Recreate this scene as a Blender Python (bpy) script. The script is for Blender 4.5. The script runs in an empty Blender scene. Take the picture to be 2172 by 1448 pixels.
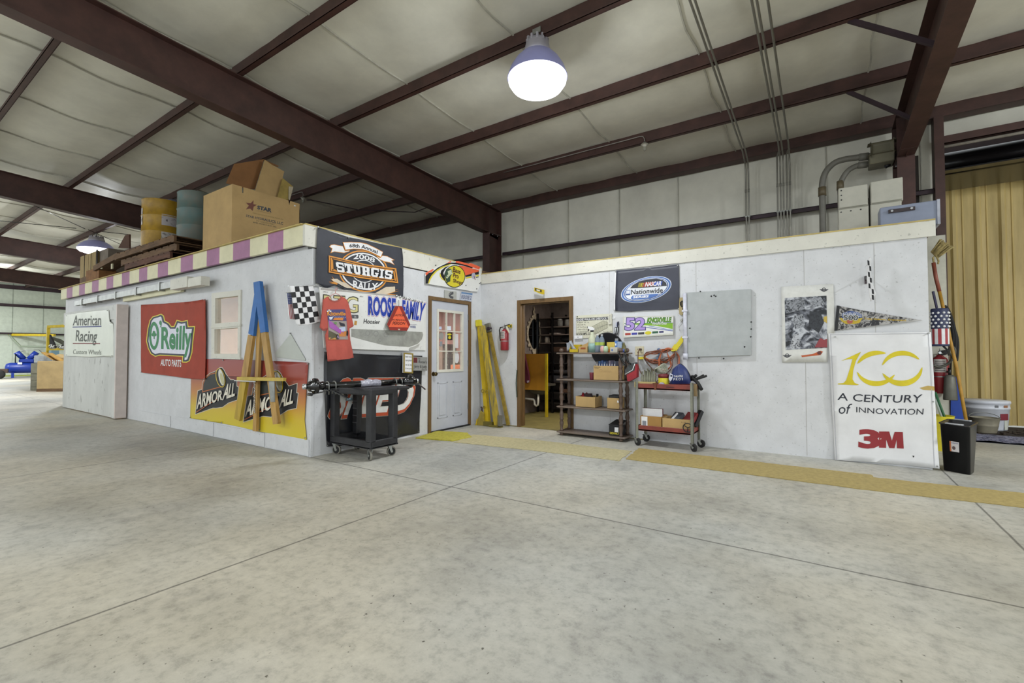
import bpy, bmesh, math, random
from mathutils import Vector, Matrix
from mathutils.geometry import tessellate_polygon
random.seed(7)
S = bpy.context.scene
COL = S.collection
# ---------------------------------------------------------------- camera
FPX, PITCH, YAW, HCAM = 980.03, 0.02679, 0.59006, 1.21
cam_d = bpy.data.cameras.new('camera'); cam = bpy.data.objects.new('camera', cam_d); COL.objects.link(cam)
cam_d.sensor_width = 36.0; cam_d.lens = FPX / 2172 * 36.0; cam_d.clip_end = 200
cam.location = (0, 0, HCAM); cam.rotation_euler = (math.pi/2 + PITCH, 0, YAW)
S.camera = cam
# ---------------------------------------------------------------- view, world, lights
S.view_settings.view_transform = 'Standard'; S.view_settings.look = 'None'
S.view_settings.gamma = 1.0; S.view_settings.use_curve_mapping = False
S.view_settings.exposure = 0.17
W = bpy.data.worlds.new('daylight'); S.world = W; W.use_nodes = True
bg = W.node_tree.nodes['Background']; bg.inputs[0].default_value = (0.92, 0.98, 1.0, 1); bg.inputs[1].default_value = 1.22
def area(name, loc, size, power, col=(1,1,1), rot=(0,0,0), sy=None):
    l = bpy.data.lights.new(name, 'AREA'); l.shape = 'DISK' if sy is None else 'RECTANGLE'; l.size = size
    if sy: l.size_y = sy
    l.energy = power; l.color = col
    o = bpy.data.objects.new(name, l); o.location = loc; o.rotation_euler = rot; COL.objects.link(o); return o
LAMP = (0.93, 0.965, 1.0)
LAMPS = [(-2.74, 4.63), (-18.5, 4.63), (5.5, 4.63), (-2.74, -3.5), (-11.5, -3.5), (5.5, -3.5), (-22, -2), (-30, 3.5), (-33, 0.5), (6.5, 9.6)]  # visible fixtures first, then unseen ones; final pair added to brighten end wall, recess
def point(name, loc, power, col, r):
    l = bpy.data.lights.new(name, 'POINT'); l.energy = power; l.color = col; l.shadow_soft_size = r
    o = bpy.data.objects.new(name, l); o.location = loc; COL.objects.link(o); return o
for i, (x, y) in enumerate(LAMPS):
    k = .42 if i == 0 else 1.9 if x < -25 else 1.5 if x > 5 else 1.0
    point('high_bay_and_fill_bulb', (x, y, 4.06), 95*k, LAMP, .12)
    area('high_bay_and_fill_beam', (x, y, 4.10), .5, 155*k, LAMP)
area('office_bulb', (-7.6, 5.6, 2.36), 0.9, 210, (1.0, 0.80, 0.62))
area('passage_bulb', (-12.4, 5.0, 2.36), 0.6, 30, (1.0, 0.74, 0.45))
area('storeroom_fill', (-3.0, 7.6, 2.34), 0.5, 30, (1.0, 0.93, 0.85))  # unseen fill light, raised so mirror and shelves show through the doorway
# ---------------------------------------------------------------- pixel helpers (photo pixel -> point on a real plane)
_c, _s, _cp, _sp = math.cos(YAW), math.sin(YAW), math.cos(PITCH), math.sin(PITCH)
RT = Vector((_c, _s, 0)); FW = Vector((-_s*_cp, _c*_cp, _sp)); UP = Vector((_s*_sp, -_c*_sp, _cp)); EYE = Vector((0, 0, HCAM))
def ray(u, v): return FW + RT*((u-1086)/FPX) - UP*((v-724)/FPX)
def onX(u, v, X): d = ray(u, v); return EYE + d*(X/d.x)
def onY(u, v, Y): d = ray(u, v); return EYE + d*(Y/d.y)
def onZ(u, v, Z): d = ray(u, v); return EYE + d*((Z-HCAM)/d.z)
XB, YA, YC = -5.0, 3.215, 6.476
# ---------------------------------------------------------------- materials
def srgb(h):
    h = h.lstrip('#'); c = [int(h[i:i+2], 16)/255 for i in (0, 2, 4)]
    return tuple(x/12.92 if x <= .04045 else ((x+.055)/1.055)**2.4 for x in c)
MATS = {}
def mat(name, hexc, rough=.6, metal=0., var=.12, scale=6., bump=0., specks=0., emit=0., alpha=1., trans=0., col2=None, stretch=(1,1,1), coat=0.):
    if name in MATS: return MATS[name]
    m = bpy.data.materials.new(name); m.use_nodes = True; MATS[name] = m
    nt = m.node_tree; N = nt.nodes; L = nt.links; b = N['Principled BSDF']
    c = srgb(hexc)
    b.inputs['Roughness'].default_value = rough; b.inputs['Metallic'].default_value = metal
    if trans: b.inputs['Transmission Weight'].default_value = trans
    if alpha < 1: b.inputs['Transmission Weight'].default_value = 1-alpha; b.inputs['IOR'].default_value = 1.45 if alpha < .3 else 1.2
    if coat: b.inputs['Coat Weight'].default_value = coat
    if emit: b.inputs['Emission Color'].default_value = (*c, 1); b.inputs['Emission Strength'].default_value = emit
    tc = N.new('ShaderNodeTexCoord'); mp = N.new('ShaderNodeMapping'); mp.inputs['Scale'].default_value = stretch
    L.new(tc.outputs['Object'], mp.inputs[0])
    nz = N.new('ShaderNodeTexNoise'); nz.inputs['Scale'].default_value = scale; nz.inputs['Detail'].default_value = 6; nz.inputs['Roughness'].default_value = .65
    L.new(mp.outputs[0], nz.inputs['Vector'])
    mx = N.new('ShaderNodeMix'); mx.data_type = 'RGBA'
    c2 = srgb(col2) if col2 else tuple(x*(1-2.2*var) for x in c)
    c1 = c if col2 else tuple(min(1, x*(1+.9*var)) for x in c)
    mx.inputs[6].default_value = (*c1, 1); mx.inputs[7].default_value = (*c2, 1)
    rp = N.new('ShaderNodeValToRGB'); rp.color_ramp.elements[0].position = .35; rp.color_ramp.elements[1].position = .68
    L.new(nz.outputs['Fac'], rp.inputs[0]); L.new(rp.outputs[0], mx.inputs[0])
    out = mx.outputs[2]
    if specks:
        n2 = N.new('ShaderNodeTexNoise'); n2.inputs['Scale'].default_value = scale*9; n2.inputs['Detail'].default_value = 2
        L.new(mp.outputs[0], n2.inputs['Vector'])
        r2 = N.new('ShaderNodeValToRGB'); r2.color_ramp.elements[0].position = .66; r2.color_ramp.elements[1].position = .74
        L.new(n2.outputs['Fac'], r2.inputs[0])
        m2 = N.new('ShaderNodeMath'); m2.operation = 'MULTIPLY'; m2.inputs[1].default_value = specks; L.new(r2.outputs[0], m2.inputs[0])
        m3 = N.new('ShaderNodeMix'); m3.data_type = 'RGBA'; m3.inputs[7].default_value = (.05, .045, .04, 1)
        L.new(m2.outputs[0], m3.inputs[0]); L.new(out, m3.inputs[6]); out = m3.outputs[2]
    L.new(out, b.inputs['Base Color'])
    if bump:
        bp = N.new('ShaderNodeBump'); bp.inputs['Strength'].default_value = bump; bp.inputs['Distance'].default_value = .01
        L.new(nz.outputs['Fac'], bp.inputs['Height']); L.new(bp.outputs[0], b.inputs['Normal'])
    return m
def flat(h, rough=.55): return mat('print_'+h.lstrip('#'), h, rough, var=.04, scale=14)
M_WHITE = mat('white_painted_board', '#cacbcd', .6, var=.035, scale=4.5, bump=.25, specks=.3)
M_WHITE2 = mat('cream_painted_board', '#cfcdc2', .6, var=.04, scale=3, bump=.15, specks=.35)
M_STEEL = mat('oxide_red_steel', '#472e28', .55, var=.16, scale=4, bump=.05)
M_STEELD = mat('dark_oxide_steel', '#33222a', .6, var=.16, scale=4)
M_INS = mat('vinyl_insulation', '#dddbcd', .5, var=.06, scale=1.3, bump=.5)
M_BLACK = mat('black_plastic', '#232326', .5, var=.2, scale=12, bump=.1)
M_DARK = mat('black_enamel', '#0e0e10', .25, var=.1)
M_RUBBER = mat('rubber', '#1c1b1b', .75, var=.2)
M_CARD = mat('cardboard', '#b59765', .8, var=.06, scale=3, bump=.05)
M_CARDIN = mat('cardboard_inside', '#8a6038', .85, var=.08, scale=3)
M_WOOD = mat('raw_pine', '#b8914f', .7, var=.15, scale=3, stretch=(8,8,1), bump=.2)
M_WOODD = mat('weathered_wood', '#6b5138', .8, var=.2, scale=3, stretch=(1,6,6), bump=.3)
M_BROWN = mat('brown_door_trim', '#6d5331', .5, var=.12, scale=5, stretch=(4,4,.6))
M_CHROME = mat('bright_metal', '#c9cbcd', .25, 1., var=.05)
M_ZINC = mat('galvanised_metal', '#9a9c98', .4, .85, var=.12, scale=9)
M_GREYP = mat('grey_conduit', '#77756c', .5, var=.08)
M_YEL = mat('yellow_paint', '#c9ae1c', .5, var=.1, scale=7)
M_PAPER = mat('white_paper', '#e8e8e6', .8, var=.02)
# ---------------------------------------------------------------- objects
def tag(o, label, cat, group=None, kind=None):
    o['label'] = label
    if cat: o['category'] = cat
    if group: o['group'] = group
    if kind: o['kind'] = kind
    return o
def thing(name, label, cat, loc=(0, 0, 0), rotz=0., group=None):
    o = bpy.data.objects.new(name, None); COL.objects.link(o); o.empty_display_size = .1
    o.location = loc; o.rotation_euler = (0, 0, rotz); tag(o, label, cat, group); return o
def rootmat(o):
    m = Matrix.Identity(4)
    while o is not None:
        m = Matrix.Translation(o.location) @ o.rotation_euler.to_matrix().to_4x4() @ m; o = o.parent
    return m
def dup(root, loc, rotz=0., label=None, group=None):
    r = root.copy(); COL.objects.link(r); r.location = loc; r.rotation_euler = (0, 0, rotz)
    if label: r['label'] = label
    if group: r['group'] = group
    for ch in list(root.children):
        c = ch.copy(); COL.objects.link(c); c.parent = r
        for g in list(ch.children):
            d = g.copy(); COL.objects.link(d); d.parent = c
    return r
class MB:
    """collects shapes into one mesh"""
    def __init__(s): s.bm = bmesh.new(); s.mats = []
    def mi(s, m):
        if m is None: return 0
        if m not in s.mats: s.mats.append(m)
        return s.mats.index(m)
    def _merge(s, b, m, M=None):
        i = s.mi(m)
        if M is not None: bmesh.ops.transform(b, matrix=M, verts=b.verts)
        mp = {v: s.bm.verts.new(v.co) for v in b.verts}
        for f in b.faces:
            try: nf = s.bm.faces.new([mp[v] for v in f.verts])
            except ValueError: continue
            nf.material_index = i; nf.smooth = f.smooth
        b.free(); return s
    def box(s, lo, hi, m=None, bev=0., M=None, seg=1):
        b = bmesh.new(); bmesh.ops.create_cube(b, size=1)
        lo, hi = Vector(lo), Vector(hi)
        for v in b.verts: v.co = Vector([(lo[k]+hi[k])/2 + v.co[k]*(hi[k]-lo[k]) for k in range(3)])
        if bev: bmesh.ops.bevel(b, geom=list(b.edges), offset=bev, segments=seg, affect='EDGES', profile=.6)
        return s._merge(b, m, M)
    def bar(s, p0, p1, w, t, m=None, up=(0, 0, 1), bev=0.):
        """rectangular bar from p0 to p1, w across, t along up"""
        p0, p1 = Vector(p0), Vector(p1); z = (p1-p0); L = z.length; z.normalize()
        u = Vector(up); x = u.cross(z)
        if x.length < 1e-4: x = Vector((1, 0, 0)).cross(z)
        x.normalize(); y = z.cross(x)
        M = Matrix((x, y, z)).transposed().to_4x4(); M.translation = p0
        return s.box((-w/2, -t/2, 0), (w/2, t/2, L), m, bev, M)
    def cyl(s, p0, p1, r0, r1=None, m=None, seg=20, cap=True, smooth=True):
        r1 = r0 if r1 is None else r1
        p0, p1 = Vector(p0), Vector(p1); z = p1-p0; L = z.length; z.normalize()
        return s.lathe([(r0, 0), (r1, L)], p0, z, m, seg, cap, smooth)
    def lathe(s, prof, o, axis=(0, 0, 1), m=None, seg=24, cap=True, smooth=True):
        z = Vector(axis).normalized(); x = z.orthogonal().normalized(); y = z.cross(x); o = Vector(o); b = bmesh.new(); rings = []
        for r, h in prof:
            rings.append([b.verts.new(o + z*h + (x*math.cos(2*math.pi*k/seg) + y*math.sin(2*math.pi*k/seg))*max(r, 1e-4)) for k in range(seg)])
        for a, c in zip(rings, rings[1:]):
            for k in range(seg):
                f = b.faces.new((a[k], a[(k+1) % seg], c[(k+1) % seg], c[k])); f.smooth = smooth
        if cap:
            b.faces.new(rings[0][::-1]); b.faces.new(rings[-1])
        return s._merge(b, m)
    def tube(s, pts, r, m=None, seg=8, closed=False):
        pts = [Vector(p) for p in pts]; b = bmesh.new(); rings = []; n = len(pts); x = None
        for i, p in enumerate(pts):
            a = pts[i-1] if i or closed else p; c = pts[(i+1) % n] if i < n-1 or closed else p
            t = (c-a).normalized()
            if x is None: x = t.orthogonal().normalized()
            else:
                x = x - t*x.dot(t)
                x = x.normalized() if x.length > 1e-5 else t.orthogonal().normalized()
            y = t.cross(x); rr = r[i] if isinstance(r, (list, tuple)) else r
            rings.append([b.verts.new(p + (x*math.cos(2*math.pi*k/seg) + y*math.sin(2*math.pi*k/seg))*rr) for k in range(seg)])
        for i in range(n if closed else n-1):
            a, c = rings[i], rings[(i+1) % n]
            for k in range(seg):
                f = b.faces.new((a[k], a[(k+1) % seg], c[(k+1) % seg], c[k])); f.smooth = True
        if not closed: b.faces.new(rings[0][::-1]); b.faces.new(rings[-1])
        return s._merge(b, m)
    def prism(s, pts, d, m=None):
        """polygon of 3-D points pushed along vector d"""
        pts = [Vector(p) for p in pts]; d = Vector(d); b = bmesh.new()
        a = [b.verts.new(p) for p in pts]; c = [b.verts.new(p+d) for p in pts]; n = len(pts)
        for t in tessellate_polygon([pts]):
            for q, ring in ((t, a), (t[::-1], c)):
                try: b.faces.new([ring[k] for k in q])
                except ValueError: pass
        for i in range(n): b.faces.new((a[i], a[(i+1) % n], c[(i+1) % n], c[i]))
        bmesh.ops.recalc_face_normals(b, faces=b.faces)
        return s._merge(b, m)
    def sheet(s, fn, nu, nv, m=None, smooth=True):
        b = bmesh.new(); g = [[b.verts.new(fn(i/nu, j/nv)) for j in range(nv+1)] for i in range(nu+1)]
        for i in range(nu):
            for j in range(nv):
                f = b.faces.new((g[i][j], g[i+1][j], g[i+1][j+1], g[i][j+1])); f.smooth = smooth
        return s._merge(b, m)
    def ball(s, o, r, m=None, seg=14, sc=(1, 1, 1), M=None):
        b = bmesh.new(); bmesh.ops.create_uvsphere(b, u_segments=seg, v_segments=max(6, seg*2//3), radius=1)
        for f in b.faces: f.smooth = True
        for v in b.verts: v.co = Vector((v.co.x*r*sc[0], v.co.y*r*sc[1], v.co.z*r*sc[2]))
        if M is not None: bmesh.ops.transform(b, matrix=M, verts=b.verts)
        for v in b.verts: v.co += Vector(o)
        return s._merge(b, m)
    def build(s, name, parent=None, m=None, world=False, label=None):
        me = bpy.data.meshes.new(name)
        if world and parent is not None:
            bmesh.ops.transform(s.bm, matrix=rootmat(parent).inverted(), verts=s.bm.verts)
        s.bm.to_mesh(me); s.bm.free()
        for k in (s.mats or [m]):
            if k is not None: me.materials.append(k)
        o = bpy.data.objects.new(name, me); COL.objects.link(o)
        if parent is not None: o.parent = parent
        if label: o['label'] = label
        return o
    def solo(s, name, label, cat, loc=None, group=None):
        """one-mesh thing in world coordinates; origin moved to loc"""
        if loc is None:
            vs = [v.co for v in s.bm.verts]
            loc = Vector(((min(v.x for v in vs)+max(v.x for v in vs))/2, (min(v.y for v in vs)+max(v.y for v in vs))/2, min(v.z for v in vs)))
        bmesh.ops.translate(s.bm, vec=-Vector(loc), verts=s.bm.verts)
        o = s.build(name); o.location = loc; return tag(o, label, cat, group)
def struct(mb, name, label, m=None):
    o = mb.build(name, None, m); tag(o, label, None, None, 'structure'); return o
# ---------------------------------------------------------------- building shell
YW0, PSP = 9.25, 1.54                     # eave strut, purlin spacing
XF = [-6.56 + 7.62*k for k in (1, 0, -1, -2, -3)]
def purlin_z(i): return 4.70 + .068*i
def roof_z(y): return 4.92 + .0442*(YW0-y)
def floor_mat():
    m = bpy.data.materials.new('worn_concrete'); m.use_nodes = True; nt = m.node_tree; N = nt.nodes; L = nt.links; b = N['Principled BSDF']
    tc = N.new('ShaderNodeTexCoord')
    def noise(sc, det, rg=.6, st=(1, 1, 1)):
        mp = N.new('ShaderNodeMapping'); mp.inputs['Scale'].default_value = st; L.new(tc.outputs['Object'], mp.inputs[0])
        n = N.new('ShaderNodeTexNoise'); n.inputs['Scale'].default_value = sc; n.inputs['Detail'].default_value = det; n.inputs['Roughness'].default_value = rg
        L.new(mp.outputs[0], n.inputs['Vector']); return n
    def ramp(n, stops):
        r = N.new('ShaderNodeValToRGB'); e = r.color_ramp.elements
        e[0].position, e[0].color = stops[0]; e[1].position, e[1].color = stops[-1]
        for p, c in stops[1:-1]:
            q = e.new(p); q.color = c
        L.new(n.outputs['Fac'], r.inputs[0]); return r
    g = lambda h: (*srgb(h), 1)
    base = ramp(noise(.55, 8, .62), [(.28, g('#8d8a80')), (.46, g('#aeaba0')), (.6, g('#bcb9ae')), (.75, g('#cbc8bd'))])
    fine = ramp(noise(14, 8, .75), [(.3, (.62, .62, .62, 1)), (.5, (.95, .95, .95, 1)), (.75, (1.12, 1.12, 1.12, 1))])
    mid = ramp(noise(2.1, 7, .7, (1, .55, 1)), [(.28, (.68, .68, .70, 1)), (.45, (.98, .98, .98, 1)), (.8, (1.06, 1.06, 1.05, 1))])
    def mul(a, c):
        x = N.new('ShaderNodeMix'); x.data_type = 'RGBA'; x.blend_type = 'MULTIPLY'; x.inputs[0].default_value = 1; L.new(a, x.inputs[6]); L.new(c, x.inputs[7]); return x.outputs[2]
    o = mul(mul(base.outputs[0], fine.outputs[0]), mid.outputs[0])
    tn = ramp(noise(.33, 4, .5), [(.38, (.93, .97, 1.04, 1)), (.5, (1, 1, 1, 1)), (.62, (1.04, 1.0, .93, 1))]); o = mul(o, tn.outputs[0])
    sp = ramp(noise(38, 2, .5), [(.70, (1, 1, 1, 1)), (.76, (.25, .24, .22, 1))]); o = mul(o, sp.outputs[0])
    # saw-cut joints
    sx = N.new('ShaderNodeSeparateXYZ'); L.new(tc.outputs['Object'], sx.inputs[0])
    wob = noise(3, 3)
    def line(axis, pos, prev):
        a = N.new('ShaderNodeMath'); a.operation = 'SUBTRACT'; L.new(sx.outputs[axis], a.inputs[0]); a.inputs[1].default_value = pos
        w = N.new('ShaderNodeMath'); w.operation = 'MULTIPLY_ADD'; L.new(wob.outputs['Fac'], w.inputs[0]); w.inputs[1].default_value = .012; L.new(a.outputs[0], w.inputs[2])
        c = N.new('ShaderNodeMath'); c.operation = 'ABSOLUTE'; L.new(w.outputs[0], c.inputs[0])
        if prev is None: return c
        d = N.new('ShaderNodeMath'); d.operation = 'MINIMUM'; L.new(c.outputs[0], d.inputs[0]); L.new(prev.outputs[0], d.inputs[1]); return d
    p = None
    for x in (-18.0, -14.2, -10.42, -6.62, -2.815, 1.03, 4.8): p = line(0, x, p)
    for y in (3.222, -.6): p = line(1, y, p)
    r = N.new('ShaderNodeMapRange'); r.inputs[1].default_value = .004; r.inputs[2].default_value = .011; r.inputs[3].default_value = .38; r.inputs[4].default_value = 1
    L.new(p.outputs[0], r.inputs[0])
    o = mul(o, r.outputs[0])
    L.new(o, b.inputs['Base Color'])
    b.inputs['Roughness'].default_value = .55
    bp = N.new('ShaderNodeBump'); bp.inputs['Strength'].default_value = .12; bp.inputs['Distance'].default_value = .01; L.new(r.outputs[0], bp.inputs['Height']); L.new(bp.outputs[0], b.inputs['Normal'])
    return m
f = MB(); f.box((-38, -7, -.15), (11, 13, 0)); struct(f, 'floor', 'worn grey concrete floor with saw-cut joints', floor_mat())
# roof insulation sagging between the purlins
def sag(y):
    t = ((YW0 - y)/PSP) % 1.0
    return -.045*math.sin(math.pi*t)**2
cl = MB()
def cfn(u, v):
    x = -37 + 48*u; y = -7 + 16.6*v
    return Vector((x, y, roof_z(y) + sag(y) + .012*math.sin(x*5.15)*math.sin(x*1.9+y)))
cl.sheet(cfn, 240, 130, M_INS)
cl.box((-37, -7, 5.75), (11, 9.6, 5.8), M_INS)
struct(cl, 'ceiling', 'grey vinyl-faced insulation under the metal roof')
sm = MB()
for k, x in enumerate([-34.2+1.83*i for i in range(24)]):
    for j in range(-1, 10):
        y0, y1 = YW0-PSP*j, YW0-PSP*(j-1)
        if y1 > 9.4: continue
        pts = [Vector((x+.015*math.sin(9*t+k), y0+(y1-y0)*t, roof_z(y0+(y1-y0)*t)+sag(y0+(y1-y0)*t)-.012)) for t in [q/8 for q in range(9)]]
        for a, c in zip(pts, pts[1:]): sm.bar(a, c, .018, .02)
struct(sm, 'trim_1', 'stapled seams along the ceiling insulation', mat('seam_tape', '#bfbdb0', .5))
# purlins: Z sections running the length of the building
for i in range(1, 10):
    y = YW0 - PSP*i; z = purlin_z(i)
    b = MB()
    b.box((-36.6, y-.004, z), (10.5, y+.004, z+.215)); b.box((-36.6, y-.068, z), (10.5, y, z+.006)); b.box((-36.6, y-.068, z), (10.5, y-.062, z+.022))
    b.box((-36.6, y, z+.207), (10.5, y+.068, z+.213))
    struct(b, 'purlin_beam', f'dark red steel purlin, number {i} in from the back wall, under the ceiling', M_STEEL)
b = MB(); b.box((-36.6, 9.2, 4.74), (10.5, 9.42, 4.748)); b.box((-36.6, 9.2, 4.74), (10.5, 9.208, 4.96)); b.box((-36.6, 9.2, 4.952), (10.5, 9.42, 4.96))
b.box((-36.6, 9.192, 4.74), (10.5, 9.2, 4.80))
struct(b, 'eave_beam', 'dark red steel eave strut along the top of the back wall', M_STEEL)
# frames: tapered rafter and column
def frame_beam(X, k):
    n = 'steel frame with the knee above the inner corner of the office' if k == 1 else 'steel frame at the big doorway' if k == 0 else f'steel frame number {k} along the building beyond the office'
    b = MB(); top = lambda y: 4.70 + .0442*(YW0-y) - .005; bot = lambda y: 4.11 + .062*(8.15-y)
    ys = [8.45, 4, 0, -4, -7]
    P = [(X-.005, y, top(y)) for y in [9.18]+ys] + [(X-.005, y, bot(y)) for y in ys[::-1]] + [(X-.005, 9.18, 4.0)]
    b.prism(P, (.01, 0, 0))
    for y0, y1 in zip(ys, ys[1:]):
        b.bar((X, y0, top(y0)-.006), (X, y1, top(y1)-.006), .2, .012); b.bar((X, y0, bot(y0)), (X, y1, bot(y1)), .2, .014)
    b.bar((X, 9.18, top(9.18)-.006), (X, 8.45, top(8.45)-.006), .2, .012)
    b.box((X-.1, 9.17, 3.98), (X+.1, 9.186, top(9.18)))
    b.box((X-.1, 8.40, 4.085), (X+.1, 9.19, 4.10)); b.box((X-.1, 8.70, 4.07), (X+.1, 9.19, 4.085))
    b.box((X-.1, 8.69, 4.10), (X+.1, 8.70, 4.66))
    struct(b, 'rafter_beam', 'dark red tapered rafter, ' + n, M_STEEL)
    c = MB(); c.box((X-.005, 8.70, 0), (X+.005, 9.18, 4.07)); c.box((X-.1, 8.69, 0), (X+.1, 8.703, 4.07)); c.box((X-.1, 9.172, 0), (X+.1, 9.186, 4.07)); c.box((X-.14, 8.62, 0), (X+.14, 9.24, .02))
    cc = struct(c, 'steel_column', 'dark red column, ' + n, M_STEEL)
    if k < 2:
        for sx in (-.07, .07):
            for yy in (8.73, 8.86, 9.05): tb = MB().cyl((X+sx, yy, 4.055), (X+sx, yy, 4.07), .017, m=M_CHROME, seg=6, smooth=False).build('bolt', cc)
for k, X in enumerate(XF): frame_beam(X, k)
for (px, py, qx, qy) in ((1800, 28, 1975, 93), (1797, 190, 1935, 252)):
    i = 1 if py > 100 else 2
    a = onY(px, py, YW0-PSP*i); a.z = purlin_z(i)+.02; e = Vector((XF[0], a.y-.02, 4.14+.062*(8.15-a.y)))
    MB().bar(a, e, .045, .045, M_STEELD).solo('diagonal_brace', 'dark steel flange brace from the rafter to purlin ' + ('nearest the back wall' if i == 1 else 'farther from the back wall'), 'brace')
# back wall
b = MB()
def wfn(x0, x1, z0, z1):
    def fn(u, v):
        x = x0+(x1-x0)*u; z = z0+(z1-z0)*v
        return Vector((x, 9.46 + .015*math.sin(x*5.1)+.01*math.sin(x*13+z*2), z))
    return fn
b.sheet(wfn(-36.5, 1.52, 0, 4.9), 220, 8, M_INS); b.box((-36.5, 9.52, 0), (1.52, 9.56, 4.9), M_INS)
b.sheet(wfn(1.52, 10.5, 4.44, 4.9), 40, 2, M_INS); b.box((1.52, 9.52, 4.44), (10.5, 9.56, 4.9), M_INS)
struct(b, 'wall_back', 'insulated back wall behind the office roof')
b = MB()
for x in [-6.0+1.22*i for i in range(7)]: b.box((x, 9.425, 2.4), (x+.012, 9.45, 4.9))
struct(b, 'trim_2', 'vertical seams in the back wall insulation', mat('seam_tape', '#a3a195'))
for z, zz in ((3.62, 'upper'), (2.2, 'lower')):
    for xa, xb in ((-36.4, -6.66), (-6.46, .96), (1.16, 1.52)):
        b = MB(); b.box((xa, 9.22, z+.06), (xb, 9.44, z+.07)); b.box((xa, 9.22, z), (xb, 9.228, z+.07)); b.box((xa, 9.23, z+.045), (xb, 9.44, z+.055))
        struct(b, 'wall_beam', f'{zz} dark steel girt across the back wall, ' + ('left of the office column' if xb < -6 else 'middle bay' if xb < 1 else 'short piece beside the doorway'), M_STEELD)
# far end wall at the left
b = MB(); b.box((-36.6, -7, 0), (-36.5, 9.5, 5.6), mat('pale_green_panel', '#c9d2c3', .5, var=.05))
for i in range(28):
    y = -6.9+.6*i; b.box((-36.5, y, 0), (-36.485, y+.05, 2.3), MATS['pale_green_panel'])
    if i % 2: b.box((-36.5, y, 2.3), (-36.49, y+.03, 5.5), mat('panel_joint', '#9fa89b'))
struct(b, 'wall_left', 'pale green ribbed end wall at the far left')
for z, h, n in ((2.27, .09, 'lower'), (3.77, .14, 'middle'), (4.72, .2, 'top')):
    b = MB(); b.box((-36.48, -7, z), (-36.30, 9.4, z+.01)); b.box((-36.31, -7, z), (-36.30, 9.4, z+h)); struct(b, 'wall_beam', f'{n} dark girt on the far end wall', M_STEELD)
b = MB(); b.box((-36.48, -7, 0), (-36.46, 9.4, .06)); struct(b, 'baseboard_left', 'yellow-green base strip of the far end wall', mat('base_strip', '#a8b356'))
# big doorway at the right: jamb, header, yellow wall beyond
b = MB(); b.box((1.44, 9.14, 0), (1.55, 9.34, 4.74), M_STEEL); struct(b, 'door_2_jamb_column', 'dark steel jamb post of the big doorway')
b = MB(); b.box((1.55, 9.22, 4.335), (10.5, 9.42, 4.345)); b.box((1.55, 9.22, 4.335), (10.5, 9.23, 4.44)); b.box((1.55, 9.22, 4.44), (10.5, 9.42, 4.45))
struct(b, 'header_beam', 'dark steel header channel over the big doorway', M_STEEL)
MB().cyl((1.56, 9.26, 4.30), (10.4, 9.26, 4.30), .022, m=mat('pale_pipe', '#b6b0a4', .5), seg=10).solo('track_pipe', 'pale pipe running under the header of the big doorway', 'pipe')
b = MB()
b.box((1.56, 9.40, 3.98), (10.4, 10.6, 4.0), M_DARK); b.lathe([(.17, 0), (.17, 8.8)], (1.58, 9.62, 4.14), (1, 0, 0), M_DARK, 20)
b.box((1.56, 9.9, 4.0), (10.4, 9.92, 4.5), M_STEELD)
o = b.solo('door_hood', 'dark roll-up door hood above the big doorway', 'door hood', (4, 9.6, 3.98))
b = MB(); b.box((1.2, 10.9, 4.26), (10.5, 11.0, 4.46), mat('grey_block', '#6c6a64', .8, var=.12)); b.box((1.2, 10.82, 4.22), (10.5, 10.92, 4.255), mat('grey_ledge', '#8b867b', .8)); b.box((2.5, 10.86, 4.44), (10.5, 10.9, 4.475), mat('tan_strip', '#9a8b62'))
struct(b, 'trim_3', 'grey blocks and ledge above the yellow metal wall')
M_YWALL = mat('yellow_wall', '#cbb478', .55, var=.16, scale=1.6, stretch=(3, 3, .35), bump=.1, col2='#a8935c')
b = MB(); pts = []
x = 1.0
while x < 10.4:
    pts += [(x, 10.95), (x+.03, 10.91), (x+.07, 10.91), (x+.10, 10.95), (x+.15, 10.955), (x+.16, 10.94), (x+.18, 10.955), (x+.3, 10.95)]; x += .3
bb = [Vector((p[0], p[1], .03)) for p in pts]
for a, c in zip(bb, bb[1:]): b.prism([a, c, c+Vector((0, 0, 4.2)), a+Vector((0, 0, 4.2))], (0, .01, 0), M_YWALL)
struct(b, 'wall_right', 'yellow ribbed metal wall beyond the big doorway')
b = MB(); b.box((1.2, 9.44, 0), (1.3, 10.9, 4.3), mat('dark_board', '#3b332c')); struct(b, 'wall_passage', 'dark side wall of the recess behind the big doorway')
# ---------------------------------------------------------------- office block inside the hall
M_IN = mat('inside_paint', '#cfc0b4', .7, var=.05)
b = MB()
b.box((-11.0, YA, 0), (-7.50, YA+.12, 2.5)); b.box((-6.74, YA, 0), (XB-.10, YA+.12, 2.5))
b.box((-7.50, YA, 0), (-6.74, YA+.12, 1.16)); b.box((-7.50, YA, 2.05), (-6.74, YA+.12, 2.5))
b.box((-14.97, YA, 2.15), (-11.0, YA+.12, 2.5)); b.box((-14.97, YA, 0), (-14.0, YA+.12, 2.15))
struct(b, 'wall_office_side', 'white painted board wall with the window and two banners', M_WHITE)
b = MB()
y0, y1, zt = 5.20, 6.12, 2.05
b.box((XB-.1, YA, 0), (XB, y0, 2.46)); b.box((XB-.1, y1, 0), (XB, 9.4, 2.46)); b.box((XB-.1, y0, zt), (XB, y1, 2.46))
struct(b, 'wall_office_end', 'white board wall with the half-glass door', M_WHITE)
b = MB()
x0, x1 = -4.16, -3.25
b.box((XB, YC, 0), (x0, YC+.1, 2.46)); b.box((x1, YC, 0), (.945, YC+.1, 2.46)); b.box((x0, YC, 2.04), (x1, YC+.1, 2.46))
b.box((.845, YC+.1, 0), (.945, 8.66, 2.46))
struct(b, 'wall_office_front', 'long white board wall with the open doorway', M_WHITE)
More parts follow.
